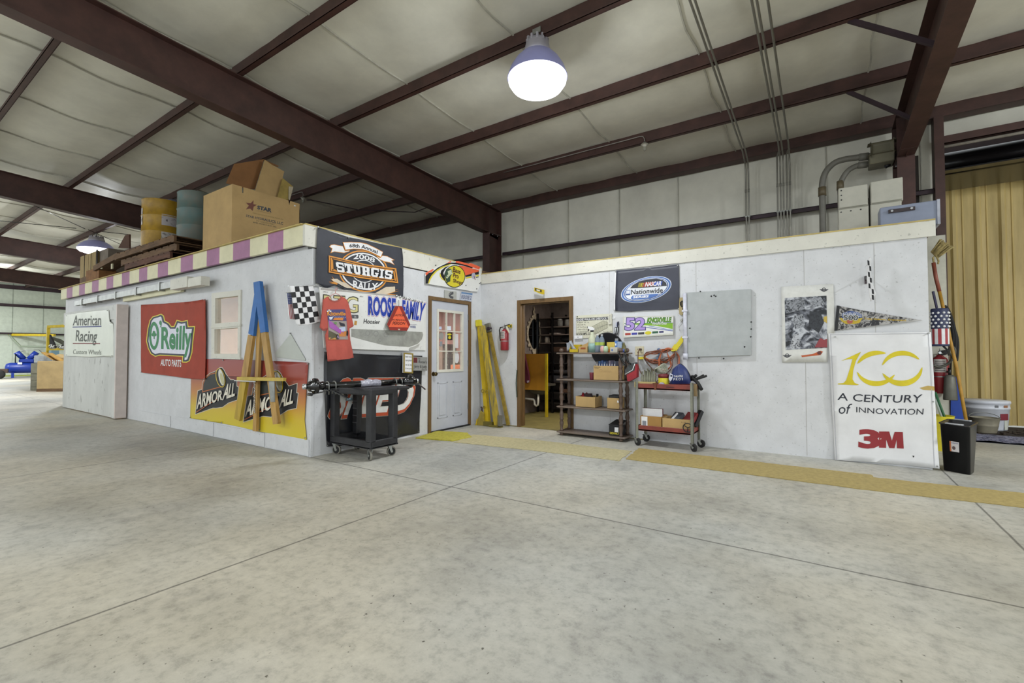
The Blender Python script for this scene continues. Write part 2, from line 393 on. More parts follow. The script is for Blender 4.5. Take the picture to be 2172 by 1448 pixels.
b = MB()
for i, x in enumerate((-2.6, -1.38, -.16, .5)): b.box((x, YC-.002, .02), (x+.004, YC, 2.45))
for y in (4.4,): b.box((XB, y, 2.0), (XB+.003, y+.005, 2.45))
struct(b, 'trim_4', 'thin joints between the white wall boards', mat('board_joint', '#b0aeaa'))  # grey strips for the joint lines between boards
b = MB(); b.box((XB-.02, YA-.115, 2.475), (XB+.02, YC, 2.72), M_WHITE2); b.box((XB-.05, YA-.11, 2.72), (XB+.024, YC, 2.735), mat('raw_edge', '#b9a565', .7))
struct(b, 'trim_5', 'cream fascia board along the top of the end wall')
b = MB(); b.box((XB+.02, YC-.02, 2.445), (1.012, YC, 2.612), M_WHITE2); b.box((XB+.02, YC-.024, 2.612), (1.012, YC+.1, 2.627), MATS['raw_edge'])
struct(b, 'trim_6', 'cream fascia board along the top of the long front wall')
b = MB(); sx = [-14.87, -14.41, -13.97, -13.49, -13.09, -12.62, -12.21, -11.74, -11.36, -10.9, -10.51, -10.05, -9.68, -9.23, -8.82, -8.34, -7.91, -7.46, -7.07, -6.68, -6.23, -5.79, -5.44, -5.02]
M_CRM = mat('cream_stripe', '#d5d0ae', .6, var=.05, scale=4, bump=.1); M_PNK = mat('mauve_stripe', '#a06f90', .6, var=.08, scale=4)
for i, (a, c) in enumerate(zip(sx, sx[1:])): b.box((a, YA-.11, 2.49), (c, YA-.07, 2.722), M_PNK if i % 2 else M_CRM)
b.box((-14.95, YA-.14, 2.722), (XB-.02, YA-.05, 2.735), MATS['raw_edge']); b.box((-14.87, YA-.07, 2.50), (XB-.02, YA, 2.52), M_STEELD)
b.box((-14.9, YA-.07, 2.52), (XB-.02, YA-.0, 2.70), M_WOODD)
struct(b, 'trim_7', 'fascia painted in cream and mauve stripes along the side wall')
b = MB(); b.box((-14.95, YA-.05, 2.56), (XB-.03, 9.4, 2.70), M_WOODD); b.box((XB-.03, YC+.1, 2.5), (1.0, 9.15, 2.605), M_WOODD)
struct(b, 'roof_slab', 'wooden deck on top of the office')
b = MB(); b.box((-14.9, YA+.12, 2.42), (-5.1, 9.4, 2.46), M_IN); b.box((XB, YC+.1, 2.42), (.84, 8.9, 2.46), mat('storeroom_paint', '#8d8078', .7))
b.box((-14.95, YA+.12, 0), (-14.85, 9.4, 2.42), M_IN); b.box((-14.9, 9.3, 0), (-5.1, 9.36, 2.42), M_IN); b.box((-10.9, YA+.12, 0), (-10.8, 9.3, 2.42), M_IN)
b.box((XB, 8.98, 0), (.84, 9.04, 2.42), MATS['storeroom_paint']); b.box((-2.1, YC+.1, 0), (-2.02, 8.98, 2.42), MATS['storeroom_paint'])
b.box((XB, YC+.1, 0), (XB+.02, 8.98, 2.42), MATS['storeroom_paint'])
struct(b, 'wall_inner', 'inner walls and ceilings of the office rooms')
b = MB(); b.box((XB+.02, YC-.01, .002), (-2.1, 8.98, .012)); struct(b, 'floor_storeroom', 'worn olive linoleum in the storeroom', mat('olive_lino', '#7f7340', .6, var=.12, scale=5))
b = MB()
b.box((-11.0, YA-.015, .02), (-10.965, YA+.13, 2.15)); b.box((XB-.005, YA-.005, .02), (XB+.008, YA+.03, 2.46))
for i, x in enumerate((-10.2, -8.7, -7.3, -5.95)): b.box((x, YA-.012, .012), (x+(1.3 if i < 3 else .93), YA, .19+.01*(i % 2)))
struct(b, 'baseboard_office', 'white skirting boards along the foot of the side wall', M_WHITE)
# ---------------------------------------------------------------- printed sheets on walls
_tc = {}
def text2d(s, off=0., res=3):
    k = (s, off)
    if k not in _tc:
        cu = bpy.data.curves.new('t', 'FONT'); cu.body = s; cu.offset = off; cu.resolution_u = res; cu.dimensions = '2D'; cu.fill_mode = 'FRONT'
        o = bpy.data.objects.new('t', cu); COL.objects.link(o)
        bpy.context.view_layer.update()
        me = bpy.data.meshes.new_from_object(o.evaluated_get(bpy.context.evaluated_depsgraph_get()))
        _tc[k] = ([(v.co.x, v.co.y) for v in me.vertices], [tuple(p.vertices) for p in me.polygons])
        bpy.data.objects.remove(o); bpy.data.curves.remove(cu); bpy.data.meshes.remove(me)
    return _tc[k]
def inset(pts, d):
    n = len(pts); A = sum(pts[i][0]*pts[(i+1) % n][1]-pts[(i+1) % n][0]*pts[i][1] for i in range(n)); sg = 1 if A > 0 else -1; out = []
    for i in range(n):
        p, q, r = Vector(pts[i-1]), Vector(pts[i]), Vector(pts[(i+1) % n])
        e1, e2 = (q-p).normalized(), (r-q).normalized(); n1, n2 = Vector((-e1.y, e1.x))*sg, Vector((-e2.y, e2.x))*sg
        m = n1+n2; m = m.normalized() if m.length > .2 else n1
        out.append(tuple(q + m*d/max(.45, m.dot(n1))))
    return out
def ell(cx, cy, rx, ry, rot=0., n=28, a0=0., a1=360.):
    c, s = math.cos(math.radians(rot)), math.sin(math.radians(rot)); out = []
    for k in range(n + (0 if a1-a0 == 360 else 1)):
        t = math.radians(a0+(a1-a0)*k/n); x, y = rx*math.cos(t), ry*math.sin(t); out.append((cx+x*c-y*s, cy+x*s+y*c))
    return out
class Sheet:
    """flat thing on a wall: pixels of the zoomed photo are cast onto the wall plane (offset off) to get real coordinates"""
    def __init__(s, wall, z, off=.006, disp=None, grid=.07):
        s.w, s.z, s.off, s.disp, s.grid = wall, z, off, disp, grid; s.parts = {}; s.first = {}
    def ab(s, p, off=None):
        x0, y0, sc = s.z; u, v = x0+p[0]*sc, y0+p[1]*sc; o = s.off if off is None else off
        if s.w == 'A': q = onY(u, v, YA-o); return (q.x, q.z)
        if s.w == 'B': q = onX(u, v, XB+o); return (q.y, q.z)
        q = onY(u, v, YC-o); return (q.x, q.z)
    def p3(s, a, b, n):
        if s.w == 'A': return Vector((a, YA-n, b))
        if s.w == 'B': return Vector((XB+n, a, b))
        return Vector((a, YC-n, b))
    def P(s, p, off=None):
        o = s.off if off is None else off; return s.p3(*s.ab(p, o), o)
    def _add(s, verts, faces, m, layer, part):
        if part not in s.parts: s.parts[part] = MB()
        mb = s.parts[part]; b = bmesh.new(); vs = [b.verts.new((x, y, 0)) for x, y in verts]
        for f in faces:
            try: b.faces.new([vs[i] for i in f])
            except ValueError: pass
        if s.disp:
            xs = [v[0] for v in verts]; ys = [v[1] for v in verts]; g = s.grid
            for lo, hi, nrm in ((min(xs), max(xs), (1, 0, 0)), (min(ys), max(ys), (0, 1, 0))):
                k = math.ceil(lo/g)
                while k*g < hi:
                    bmesh.ops.bisect_plane(b, geom=list(b.verts)+list(b.edges)+list(b.faces), dist=1e-6, plane_co=Vector(nrm)*k*g, plane_no=nrm); k += 1
        for v in b.verts:
            n = s.off + (s.disp(v.co.x, v.co.y) if s.disp else 0) + layer*(.002 if s.disp else .0009)
            v.co = s.p3(v.co.x, v.co.y, n)
        for f in b.faces:
            f.smooth = bool(s.disp); f.normal_update()
            if (f.normal.x if s.w == 'B' else -f.normal.y) < 0: f.normal_flip()
        mb._merge(b, m)
    def poly(s, pts, m, layer=1, part='print', holes=()):
        L = [[s.ab(p) for p in pts]] + [[s.ab(p) for p in h] for h in holes]
        flatv = [q for l in L for q in l]
        tri = tessellate_polygon([[Vector((x, y, 0)) for x, y in l] for l in L])
        s._add(flatv, tri, m, layer, part); return s
    def ring(s, o, i, m, layer=1, part='print'): return s.poly(o, m, layer, part, [i])
    def text(s, t, quad, m, layer=2, part='lettering', bold=0., bend=0., spread=0.):
        s.cnt = getattr(s, 'cnt', 0)+1; part = part+'|'+t+(str(quad[0]) if t in ('afco',) else '')
        bv, _ = text2d(t, 0.); x0, x1 = min(v[0] for v in bv), max(v[0] for v in bv); y0, y1 = min(v[1] for v in bv), max(v[1] for v in bv)
        v, f = text2d(t, bold); TL, TR, BR, BL = [Vector(q) for q in quad]; out = []
        for x, y in v:
            a, b = (x-x0)/(x1-x0), (y-y0)/(y1-y0)
            q = (BL*(1-a)+BR*a)*(1-b) + (TL*(1-a)+TR*a)*b
            out.append(s.ab((q.x, q.y - bend*4*a*(1-a))))
        s._add(out, f, m, layer, part); return s
    def line(s, pts, w, m, layer=2, part='print', closed=False):
        pts = [Vector(p) for p in pts]
        for a, c in zip(pts, pts[1:] + ([pts[0]] if closed else [])):
            d = (c-a)
            if d.length < 1e-6: continue
            d.normalize(); n = Vector((-d.y, d.x))*w/2; a2 = a-d*w*.3; c2 = c+d*w*.3
            s.poly([tuple(a2+n), tuple(c2+n), tuple(c2-n), tuple(a2-n)], m, layer, part)
        return s
    def done(s, name, label, cat, pts, thick=.003, base='cloth', m=None, rigid=False, group=None, extra=None, labels=None):
        """pts: outline of the sheet; the sheet is thick and its prints lie on it"""
        c = s.P((sum(p[0] for p in pts)/len(pts), sum(p[1] for p in pts)/len(pts)), s.off)
        L = [s.ab(p) for p in pts]; low = min(y for x, y in L)
        root = thing(name, label, cat, (c.x, c.y, low), 0, group)
        if rigid:
            b = MB(); b.prism([s.p3(x, y, s.off) for x, y in L], s.p3(0, 0, -thick)-s.p3(0, 0, 0), m); b.build(base, root, world=True)
        else:
            tri = tessellate_polygon([[Vector((x, y, 0)) for x, y in L]]); s._add(L, tri, m, 0, base)
            mb = s.parts.pop(base); bmesh.ops.remove_doubles(mb.bm, verts=mb.bm.verts, dist=1e-5); o = mb.build(base, root, world=True)
            md = o.modifiers.new('thickness', 'SOLIDIFY'); md.thickness = thick; md.offset = -1
        for k, mb in s.parts.items(): mb.build(k.split('|')[0], root, world=True)
        for k, mb in (extra or {}).items():
            for q in (mb if isinstance(mb, list) else [mb]): q.build(k, root, world=True)
        return root
def waves(amp, *ks):
    """cloth ripples: each (ka, kb, phase, weight)"""
    def f(a, b): return amp*(1+sum(w*math.sin(ka*a+kb*b+p) for ka, kb, p, w in ks)/sum(k[3] for k in ks))
    return f
Z = lambda x, y, w, n: (x, y, w/n)
ZA3, ZA4, Z5, Z6, Z7 = Z(100, 580, 400, 2145), Z(390, 580, 300, 1086), Z(600, 560, 320, 2106), Z(620, 740, 320, 1931), Z(650, 470, 410, 2172)
Y1, Y2, Y3, Y4, Y5, Y6, Y7, Y8 = Z(890, 600, 230, 1009), Z(1080, 600, 160, 724), Z(1180, 700, 320, 1782), Z(1190, 660, 160, 1931), Z(1330, 690, 180, 1862), Z(1290, 550, 330, 1991), Z(1640, 530, 360, 2005), Z(1740, 690, 432, 1896)
Q1, Q2, Q3, Q4, Q5, Q7, Q8 = Z(400, 760, 260, 2092), Z(670, 480, 190, 1834), Z(895, 540, 130, 1882), Z(1400, 750, 110, 1991), Z(130, 460, 330, 2172), Z(640, 770, 260, 1793), Z(680, 610, 230, 1959)
R1, R2 = Z(1980, 800, 192, 1738), Z(1000, 670, 90, 543)
def grad(name, stops, rough=.45):
    m = bpy.data.materials.new(name); m.use_nodes = True; N = m.node_tree.nodes; L = m.node_tree.links; b = N['Principled BSDF']
    tc = N.new('ShaderNodeTexCoord'); sp = N.new('ShaderNodeSeparateXYZ'); L.new(tc.outputs['Generated'], sp.inputs[0])
    r = N.new('ShaderNodeValToRGB'); e = r.color_ramp.elements
    e[0].position, e[0].color = stops[0][0], (*srgb(stops[0][1]), 1); e[1].position, e[1].color = stops[-1][0], (*srgb(stops[-1][1]), 1)
    for p, c in stops[1:-1]: q = e.new(p); q.color = (*srgb(c), 1)
    L.new(sp.outputs['Z'], r.inputs[0]); L.new(r.outputs[0], b.inputs['Base Color']); b.inputs['Roughness'].default_value = rough; return m
def blotch(name, dark, light, scale, lo=.46, hi=.54, rough=.6, extra=None):
    m = bpy.data.materials.new(name); m.use_nodes = True; N = m.node_tree.nodes; L = m.node_tree.links; b = N['Principled BSDF']
    tc = N.new('ShaderNodeTexCoord'); n = N.new('ShaderNodeTexNoise'); n.inputs['Scale'].default_value = scale; n.inputs['Detail'].default_value = 6; n.inputs['Distortion'].default_value = 1.4
    L.new(tc.outputs['Object'], n.inputs['Vector']); r = N.new('ShaderNodeValToRGB'); e = r.color_ramp.elements
    e[0].position, e[0].color = lo, (*srgb(dark), 1); e[1].position, e[1].color = hi, (*srgb(light), 1)
    if extra: q = e.new(extra[0]); q.color = (*srgb(extra[1]), 1)
    L.new(n.outputs['Fac'], r.inputs[0]); L.new(r.outputs[0], b.inputs['Base Color']); b.inputs['Roughness'].default_value = rough; return m
def nails(sh, pts, m=None, r=.008, off=None):
    out = []; o = (sh.off if off is None else off)
    for p in pts:
        q = sh.P(p, o); n = sh.p3(0, 0, 1)-sh.p3(0, 0, 0); out.append(MB().cyl(q-n*.004, q+n*(.016 if sh.disp else .01), r, m=m or M_ZINC, seg=10))
    return out
K, WH, ORG, RED, YEL, BLU, GRN, NAVY = flat('#131418'), flat('#dfdfe0'), flat('#c9822f'), flat('#a03325'), flat('#cfc02a'), flat('#1f3a9a'), flat('#1f7a45'), flat('#1c2136')
M_GLASS = mat('window_glass', '#f4f7f8', .0, var=0, alpha=.04)
# ================================================================ side wall (A)
# sliding door with its track
d1 = thing('door_1', 'white sliding door leaf on a galvanised track', None, (-12.5, 3.07, .02)); d1['kind'] = 'structure'
b = MB(); b.box((-14.24, 3.045, .02), (-10.86, 3.10, 2.13), mat('door_paint', '#c6c7c3', .6, var=.07, scale=1.5, bump=.2, specks=.6, stretch=(1, 1, .4))); b.box((-14.24, 3.03, 1.86), (-11.0, 3.045, 2.13), MATS['door_paint']); b.build('leaf', d1, world=True)
b = MB(); b.box((-10.98, 3.02, .02), (-10.86, 3.045, 2.13), MATS['door_paint']); b.box((-10.86, 3.02, .02), (-10.815, 3.19, 2.13), mat('stile_paint', '#d0c4be', .6, var=.05)); b.build('stile', d1, world=True)
tr = thing('door_track', 'galvanised sliding-door track with white end blocks under the striped fascia', 'track', (-11.0, 3.1, 2.2))
pA = lambda z, p, y: onY(z[0]+p[0]*z[2], z[1]+p[1]*z[2], y)
a, c = pA(ZA3, (330, 338), 3.10), pA(ZA3, (1450, 128), 3.10); c.z = a.z = (a.z+c.z)/2
b = MB(); b.bar(a, c, .06, .10, M_ZINC)
for t in (.1, .3, .5, .7, .9): b.bar(a+(c-a)*t-Vector((.03, 0, 0)), a+(c-a)*t+Vector((.03, 0, 0)), .08, .14, M_ZINC)
b.build('rail', tr, world=True)
for q0, q1, h in (((1450, 125), (1640, 105), .16), ((1650, 105), (1800, 90), .13)):
    a2, c2 = pA(ZA3, q0, 3.06), pA(ZA3, q1, 3.06); c2.z = a2.z = (a2.z+c2.z)/2; MB().bar(a2, c2, .12, h, M_WHITE2, bev=.004).build('end_block', tr, world=True)
a2, c2 = pA(ZA3, (880, 285), 3.17), pA(ZA3, (1540, 185), 3.17); c2.z = a2.z = (a2.z+c2.z)/2
MB().bar(a2, c2, .05, .09, M_CRM).build('stop_board', tr, world=True)
# american racing banner on the leaf
s = Sheet('A', ZA3, .192, waves(.006, (6, 2, 0, 1), (2, 9, 1, .8), (13, -4, 2, .4)))
s.text('American', [(306, 478), (622, 470), (618, 588), (296, 590)], flat('#3b4038'), 1, bold=.012)
s.text('Racing', [(338, 645), (578, 650), (560, 815), (325, 808)], flat('#3b4038'), 1, bold=.012)
s.text('Custom Wheels', [(300, 862), (630, 868), (622, 922), (295, 915)], flat('#5c6158'), 1)
s.line([(298, 609), (620, 600)], 12, flat('#37417c'), 1); s.line([(298, 795), (608, 796)], 10, flat('#7c3535'), 1)
P = [(215, 470), (455, 430), (700, 412), (715, 545), (757, 572), (757, 948), (640, 940), (480, 950), (330, 940), (210, 935)]
s.done('banner', 'wrinkled white banner with two words of dark script pinned to the sliding door', 'banner', P, m=mat('white_vinyl', '#d9dcd2', .35, var=.03, scale=3), extra={'grommet': nails(s, [(225, 480), (690, 420), (745, 935), (225, 925)])})
# red banner
s = Sheet('A', ZA3, .034, waves(.004, (9, 3, 0, 1), (4, 14, 1, .5), (17, -9, 2, .3)))
O = [(1130, 770), (1145, 620), (1170, 530), (1205, 488), (1262, 472), (1300, 455), (1332, 480), (1345, 535), (1392, 560), (1422, 598), (1450, 598), (1478, 525), (1535, 542), (1603, 528), (1612, 600), (1690, 598), (1655, 900), (1625, 995), (1590, 1012), (1540, 1010), (1543, 945), (1290, 932), (1232, 946), (1180, 915), (1148, 850)]
s.poly(O, flat('#d8c832'), 1, 'emblem'); s.poly(inset(O, 10), NAVY, 2, 'emblem'); s.poly(inset(O, 29), flat('#d5d5e2'), 3, 'emblem')
s.ring(ell(1225, 708, 58, 160), ell(1225, 708, 33, 118), GRN, 4, 'lettering|o'); s.poly(ell(1298, 560, 14, 26), GRN, 4, 'lettering|q'); s.poly([(1300, 570), (1312, 570), (1304, 612), (1294, 612)], GRN, 4, 'lettering|q')
s.text('Reilly', [(1312, 618), (1652, 600), (1635, 945), (1312, 925)], GRN, 4, bold=.03)
for x, y in ((1225, 668), (1211, 695), (1239, 695)): s.poly(ell(x, y, 15, 18, n=12), GRN, 5, 'emblem')
s.poly([(1221, 690), (1229, 690), (1234, 745), (1224, 745)], GRN, 5, 'emblem')
s.text('AUTO PARTS', [(1300, 975), (1532, 984), (1530, 1062), (1296, 1045)], WH, 1, bold=.02)
P = [(1070, 355), (1330, 343), (1640, 318), (1800, 290), (1806, 700), (1800, 1202), (1640, 1196), (1340, 1155), (1070, 1125)]
s.done('banner', 'red cloth banner with green and white outlined emblem beside the window', 'banner', P, m=mat('red_cloth', '#9a3823', .75, var=.07, scale=5), extra={'grommet': nails(s, [(1076, 360), (1795, 298), (1796, 1194), (1076, 1120)])})
# window
w1 = thing('window_1', 'small white two-sash window in the side wall', None, (-7.12, YA, 1.15)); w1['kind'] = 'structure'
s = Sheet('A', ZA4, .02)
def wframe(sh, o, holes, dpt, m, name, root):
    L = [sh.ab(p) for p in o]; H = [[sh.ab(p) for p in h] for h in holes]
    tri = tessellate_polygon([[Vector((x, y, 0)) for x, y in l] for l in [L]+H]); fl = [q for l in [L]+H for q in l]
    b = MB(); bm = bmesh.new(); A = [bm.verts.new(sh.p3(x, y, sh.off)) for x, y in fl]; B = [bm.verts.new(sh.p3(x, y, sh.off-dpt)) for x, y in fl]
    for t in tri:
        for R, q in ((A, t), (B, t[::-1])):
            try: bm.faces.new([R[i] for i in q])
            except ValueError: pass
    i = 0
    for l in [L]+H:
        n = len(l)
        for k in range(n): bm.faces.new((A[i+k], A[i+(k+1) % n], B[i+(k+1) % n], B[i+k]))
        i += n
    bmesh.ops.recalc_face_normals(bm, faces=bm.faces); b._merge(bm, m); return b.build(name, root, world=True)
g1 = [(240, 190), (416, 170), (416, 370), (240, 383)]; g2 = [(235, 428), (413, 415), (412, 616), (233, 615)]
wframe(s, [(212, 150), (436, 124), (428, 648), (210, 640)], [g1, g2], .09, M_WHITE2, 'window_frame', w1)
s2 = Sheet('A', ZA4, .03); wframe(s2, [(206, 402), (430, 386), (430, 402), (206, 420)], [], .02, M_WHITE2, 'meeting_rail', w1); wframe(s2, [(206, 636), (432, 646), (432, 660), (206, 650)], [], .04, M_WHITE2, 'window_sill', w1)
for g in (g1, g2):
    b = MB(); b.prism([s.P(p, -.02) for p in [(g[0][0]-6, g[0][1]-6), (g[1][0]+6, g[1][1]-6), (g[2][0]+6, g[2][1]+6), (g[3][0]-6, g[3][1]+6)]], (0, .004, 0), M_GLASS); b.build('pane', w1, world=True)
# big yellow-red banner
gm = grad('sunset_vinyl', [(0., '#cdbb2a'), (.22, '#cbb02c'), (.45, '#bb7a30'), (.72, '#96402e'), (1., '#8a2f2b')], .35)
s = Sheet('A', Q1, .008, lambda a, b: .004*(1+math.sin(5*a+2*b)) + (.018*math.exp(-((a+5.35)/.12)**2)*max(0, 1.0-b)*max(0, 1-.2/max(b, .21)) if a > -6 else 0))
def logo(o, tA, tB, wheel, arch):
    s.poly(o, flat('#d8d2c4'), 1, 'emblem'); s.poly(inset(o, 9), K, 2, 'emblem')
    s.poly(arch, flat('#b0622f'), 3, 'emblem'); s.poly(inset(arch, 16), flat('#1d2420'), 4, 'emblem')
    cx, cy, rx, ry = wheel
    s.poly(ell(cx, cy, rx, ry, -12), flat('#cdb12c'), 5, 'emblem'); s.poly(ell(cx+3, cy, rx*.86, ry*.92, -12), K, 6, 'emblem'); s.poly(ell(cx+rx*.25, cy-ry*.05, rx*.55, ry*.86, -12), flat('#cfcfc4'), 7, 'emblem'); s.poly(ell(cx+rx*.4, cy+ry*.1, rx*.34, ry*.6, -12), flat('#b9b489'), 8, 'emblem')
    for q, t in ((tA, 'ARMOR'), (tB, 'ALL')): s.text(t, q, flat('#d9d3c2'), 9, bold=.025)
    s.line([(o[0][0]+40, o[0][1]-45), ((o[0][0]+o[-6][0])/2+20, (o[0][1]+o[-6][1])/2-25)], 12, flat('#b0582f'), 9, 'emblem')
o1 = [(112, 960), (158, 545), (232, 525), (240, 420), (290, 318), (370, 250), (480, 205), (535, 148), (580, 150), (615, 195), (650, 265), (722, 358), (835, 352), (835, 470), (862, 480), (840, 710), (690, 760), (590, 835), (480, 850), (430, 848)]
logo(o1, [(188, 612), (608, 540), (592, 700), (162, 858)], [(662, 440), (818, 425), (808, 630), (604, 700)], (560, 330, 75, 165), [(245, 580), (255, 430), (300, 330), (380, 262), (500, 230), (560, 440), (600, 480)])
o2 = [(932, 1092), (1008, 640), (1092, 618), (1105, 500), (1180, 385), (1300, 300), (1430, 215), (1480, 192), (1530, 200), (1580, 250), (1620, 330), (1722, 465), (1872, 416), (1862, 580), (1890, 584), (1858, 852), (1700, 885), (1560, 975), (1410, 1002), (1285, 988)]
logo(o2, [(1045, 715), (1562, 622), (1535, 835), (992, 985)], [(1648, 532), (1828, 535), (1808, 755), (1568, 832)], (1525, 400, 95, 190), [(1120, 660), (1130, 500), (1190, 400), (1300, 320), (1430, 260), (1500, 520), (1560, 560)])
P = [(46, 5), (600, 12), (1300, 35), (2052, 70), (2040, 250), (2000, 800), (1985, 1060), (2018, 1390), (1690, 1330), (1470, 1285), (1240, 1250), (860, 1165), (575, 1105), (300, 1062), (28, 1020), (38, 500)]
s.done('banner', 'wide red-to-yellow vinyl banner with two black emblems behind the wooden easel', 'banner', P, m=gm, extra={'grommet': nails(s, [(38, 1005), (575, 1092), (1228, 1218), (2000, 1350), (2044, 90), (600, 28)])})
# wooden tripod hung on the wall
s = Sheet('A', ZA4, .12); e = thing('wooden_easel', 'blue-topped wooden A-frame easel hung on the wall over the yellow banner', 'easel', s.P((560, 1150)))
M_BLUP = mat('blue_paint', '#2f66a8', .6, var=.08, scale=6); M_LUM = mat('varnished_lumber', '#b08a4a', .6, var=.14, scale=3, stretch=(6, 6, .8), bump=.1); M_LUMY = mat('ochre_lumber', '#b3962f', .6, var=.1, scale=3, stretch=(6, 6, .8))
def pr(sh, pts, off, th, m, mb=None):
    mb = mb or MB(); n = sh.p3(0, 0, -th)-sh.p3(0, 0, 0); mb.prism([sh.P(p, off) for p in pts], n, m); return mb
b = pr(s, [(530, 480), (492, 470), (438, 792), (483, 800)], .12, .04, M_LUM); pr(s, [(483, 800), (438, 792), (385, 1112), (425, 1132)], .12, .04, M_LUMY, b); pr(s, [(533, 68), (562, 60), (567, 150), (532, 478), (494, 460), (540, 160)], .12, .04, M_BLUP, b); b.build('leg', e, world=True)
b = pr(s, [(588, 450), (625, 446), (663, 720), (690, 900), (722, 1140), (718, 1155), (683, 1158), (640, 830)], .12, .04, M_LUM); pr(s, [(563, 60), (580, 57), (597, 200), (626, 447), (587, 455), (557, 250)], .125, .045, M_BLUP, b); b.build('leg', e, world=True)
b = pr(s, [(584, 100), (598, 95), (582, 500), (567, 800), (554, 1212), (527, 1208), (545, 800), (560, 350)], .078, .035, M_LUM); b.build('leg', e, world=True)
b = pr(s, [(405, 793), (765, 800), (763, 826), (405, 820)], .16, .035, mat('yellow_lumber', '#bfa547', .6, var=.1)); pr(s, [(330, 787), (407, 791), (405, 816), (390, 815)], .16, .035, mat('red_paint_wood', '#6e2c26', .6), b); b.build('crossbar', e, world=True)
pr(s, [(384, 818), (550, 826), (552, 832), (384, 825)], .15, .02, M_CHROME).build('chrome_rod', e, world=True)
b = MB()
for k in range(14):
    q = s.P((540+3*(k % 2), 838+17*k), .087); b.tube([q+Vector((.014*math.cos(t), -.004*(k % 2)*math.sin(t), .02*math.sin(t))) for t in [2*math.pi*j/8 for j in range(8)]], .0035, M_CHROME, 5, closed=True)
b.build('chain', e, world=True)
b = pr(s, [(650, 818), (694, 815), (696, 985), (664, 985)], .13, .008, M_ZINC); b.build('metal_plate', e, world=True)
# translucent triangle
s = Sheet('A', ZA4, .012); b = pr(s, [(818, 462), (812, 470), (700, 612), (712, 642), (928, 668), (930, 655)], .012, .006, mat('clear_plastic', '#c6cac3', .3, alpha=.8, var=.02)); b.solo('plastic_triangle', 'translucent plastic triangle hanging from a nail beside the blue-topped easel', 'triangle')
nails(s, [(817, 458)])[0].solo('nail', 'single nail holding up the translucent triangle', 'nail')
# ================================================================ end wall (B)
# two stick flags at the corner
def checks(s, tl, tr, br, bl, n, m, dark, layer=1, part='checks'):
    TL, TR, BR, BL = map(Vector, (tl, tr, br, bl))
    B = lambda a, b: tuple((TL*(1-a)+TR*a)*(1-b)+(BL*(1-a)+BR*a)*b)
    for i in range(n):
        for j in range(m):
            if (i+j) % 2: s.poly([B(i/n, j/m), B((i+1)/n, j/m), B((i+1)/n, (j+1)/m), B(i/n, (j+1)/m)], dark, layer, part)
s = Sheet('B', Z5, .05, waves(.008, (22, 3, 0, 1), (9, 6, 2, .6)), .04)
checks(s, (88, 318), (415, 300), (505, 800), (168, 850), 5, 7, K)
b = MB(); b.bar(s.P((75, 305), .058), s.P((492, 292), .058), .012, .012, M_CHROME); b.bar(s.P((470, 290), .0), s.P((470, 290), .065), .02, .02, M_ZINC)
P = [(78, 312), (250, 300), (412, 290), (440, 400), (462, 520), (495, 690), (520, 800), (440, 822), (360, 842), (215, 857), (172, 832), (150, 690), (128, 540), (108, 400)]
s.done('checkered_flag', 'black and white checkered flag hanging at the corner beside the red t-shirt', 'flag', P, m=WH, extra={'rod': b})
s = Sheet('B', Z5, .025, waves(.006, (30, 2, 0, 1)), .04)
for k in range(4): s.poly([(62+22*k+8, 560), (62+22*k+19, 560), (84+22*k+8, 765), (84+22*k+19, 765)][0:2] + [(84+22*k+19, 765), (84+22*k+8, 765)], flat('#963038'), 1)
s.poly([(50, 405), (118, 402), (128, 555), (66, 560)], flat('#2b3a72'), 1, 'canton')
for i in range(4):
    for j in range(6): s.poly(ell(66+14*i+2*j, 420+24*j, 4, 6, n=5), WH, 2, 'stars')
b = MB(); b.bar(s.P((45, 400), .03), s.P((495, 402), .03), .01, .01, M_ZINC)
s.done('stick_flag', 'small stars and stripes flag behind the checkered flag at the corner', 'flag', [(48, 403), (160, 402), (172, 560), (180, 770), (150, 775), (90, 760), (70, 700), (58, 520)], m=WH, extra={'rod': b})
# black rally banner
def sd(a, b):
    d1 = math.hypot(a-3.27, b-2.66); d2 = math.hypot(a-4.37, b-2.53)
    return .012 + .006*math.sin(14*math.atan2(b-2.66, a-3.27))*min(1, d1*2)*math.exp(-d1*1.3) + .006*math.sin(12*math.atan2(b-2.53, a-4.37))*min(1, d2*2)*math.exp(-d2*1.6) + .003*math.sin(7*a)
s = Sheet('B', Q2, .03, sd, .05); O2, GO = flat('#cf8a35'), flat('#b5772c')
for o, i, m, l in ((ell(965, 920, 520, 422, 14), ell(965, 920, 492, 394, 14), O2, 1), (ell(965, 920, 470, 372, 14), ell(965, 920, 440, 345, 14), WH, 1), (ell(965, 920, 262, 232, 14), ell(965, 920, 246, 216, 14), WH, 1)): s.ring(o, i, m, l, 'emblem')
rb = [(530, 325), (700, 320), (880, 328), (1020, 358), (1200, 440), (1362, 525), (1318, 642), (1200, 580), (1050, 510), (930, 478), (750, 470), (575, 492)]
s.poly(rb, O2, 4, 'emblem'); s.poly(inset(rb, 12), WH, 5, 'emblem')
for rt in ([(255, 420), (290, 380), (360, 368), (440, 388), (535, 405), (580, 500), (675, 490), (660, 520), (560, 552), (460, 538), (360, 525), (282, 552), (312, 460)], [(1222, 612), (1300, 640), (1350, 595), (1450, 610), (1600, 690), (1545, 705), (1600, 795), (1500, 745), (1400, 728), (1300, 690)]):
    s.poly(rt, O2, 2, 'emblem'); s.poly(inset(rt, 11), WH, 3, 'emblem')
s.text('68th Annual', [(668, 362), (1245, 500), (1235, 565), (665, 435)], K, 6, bold=.02, bend=42)
s.text('2008', [(755, 568), (1195, 665), (1180, 745), (750, 672)], WH, 2, bold=.02, bend=28)
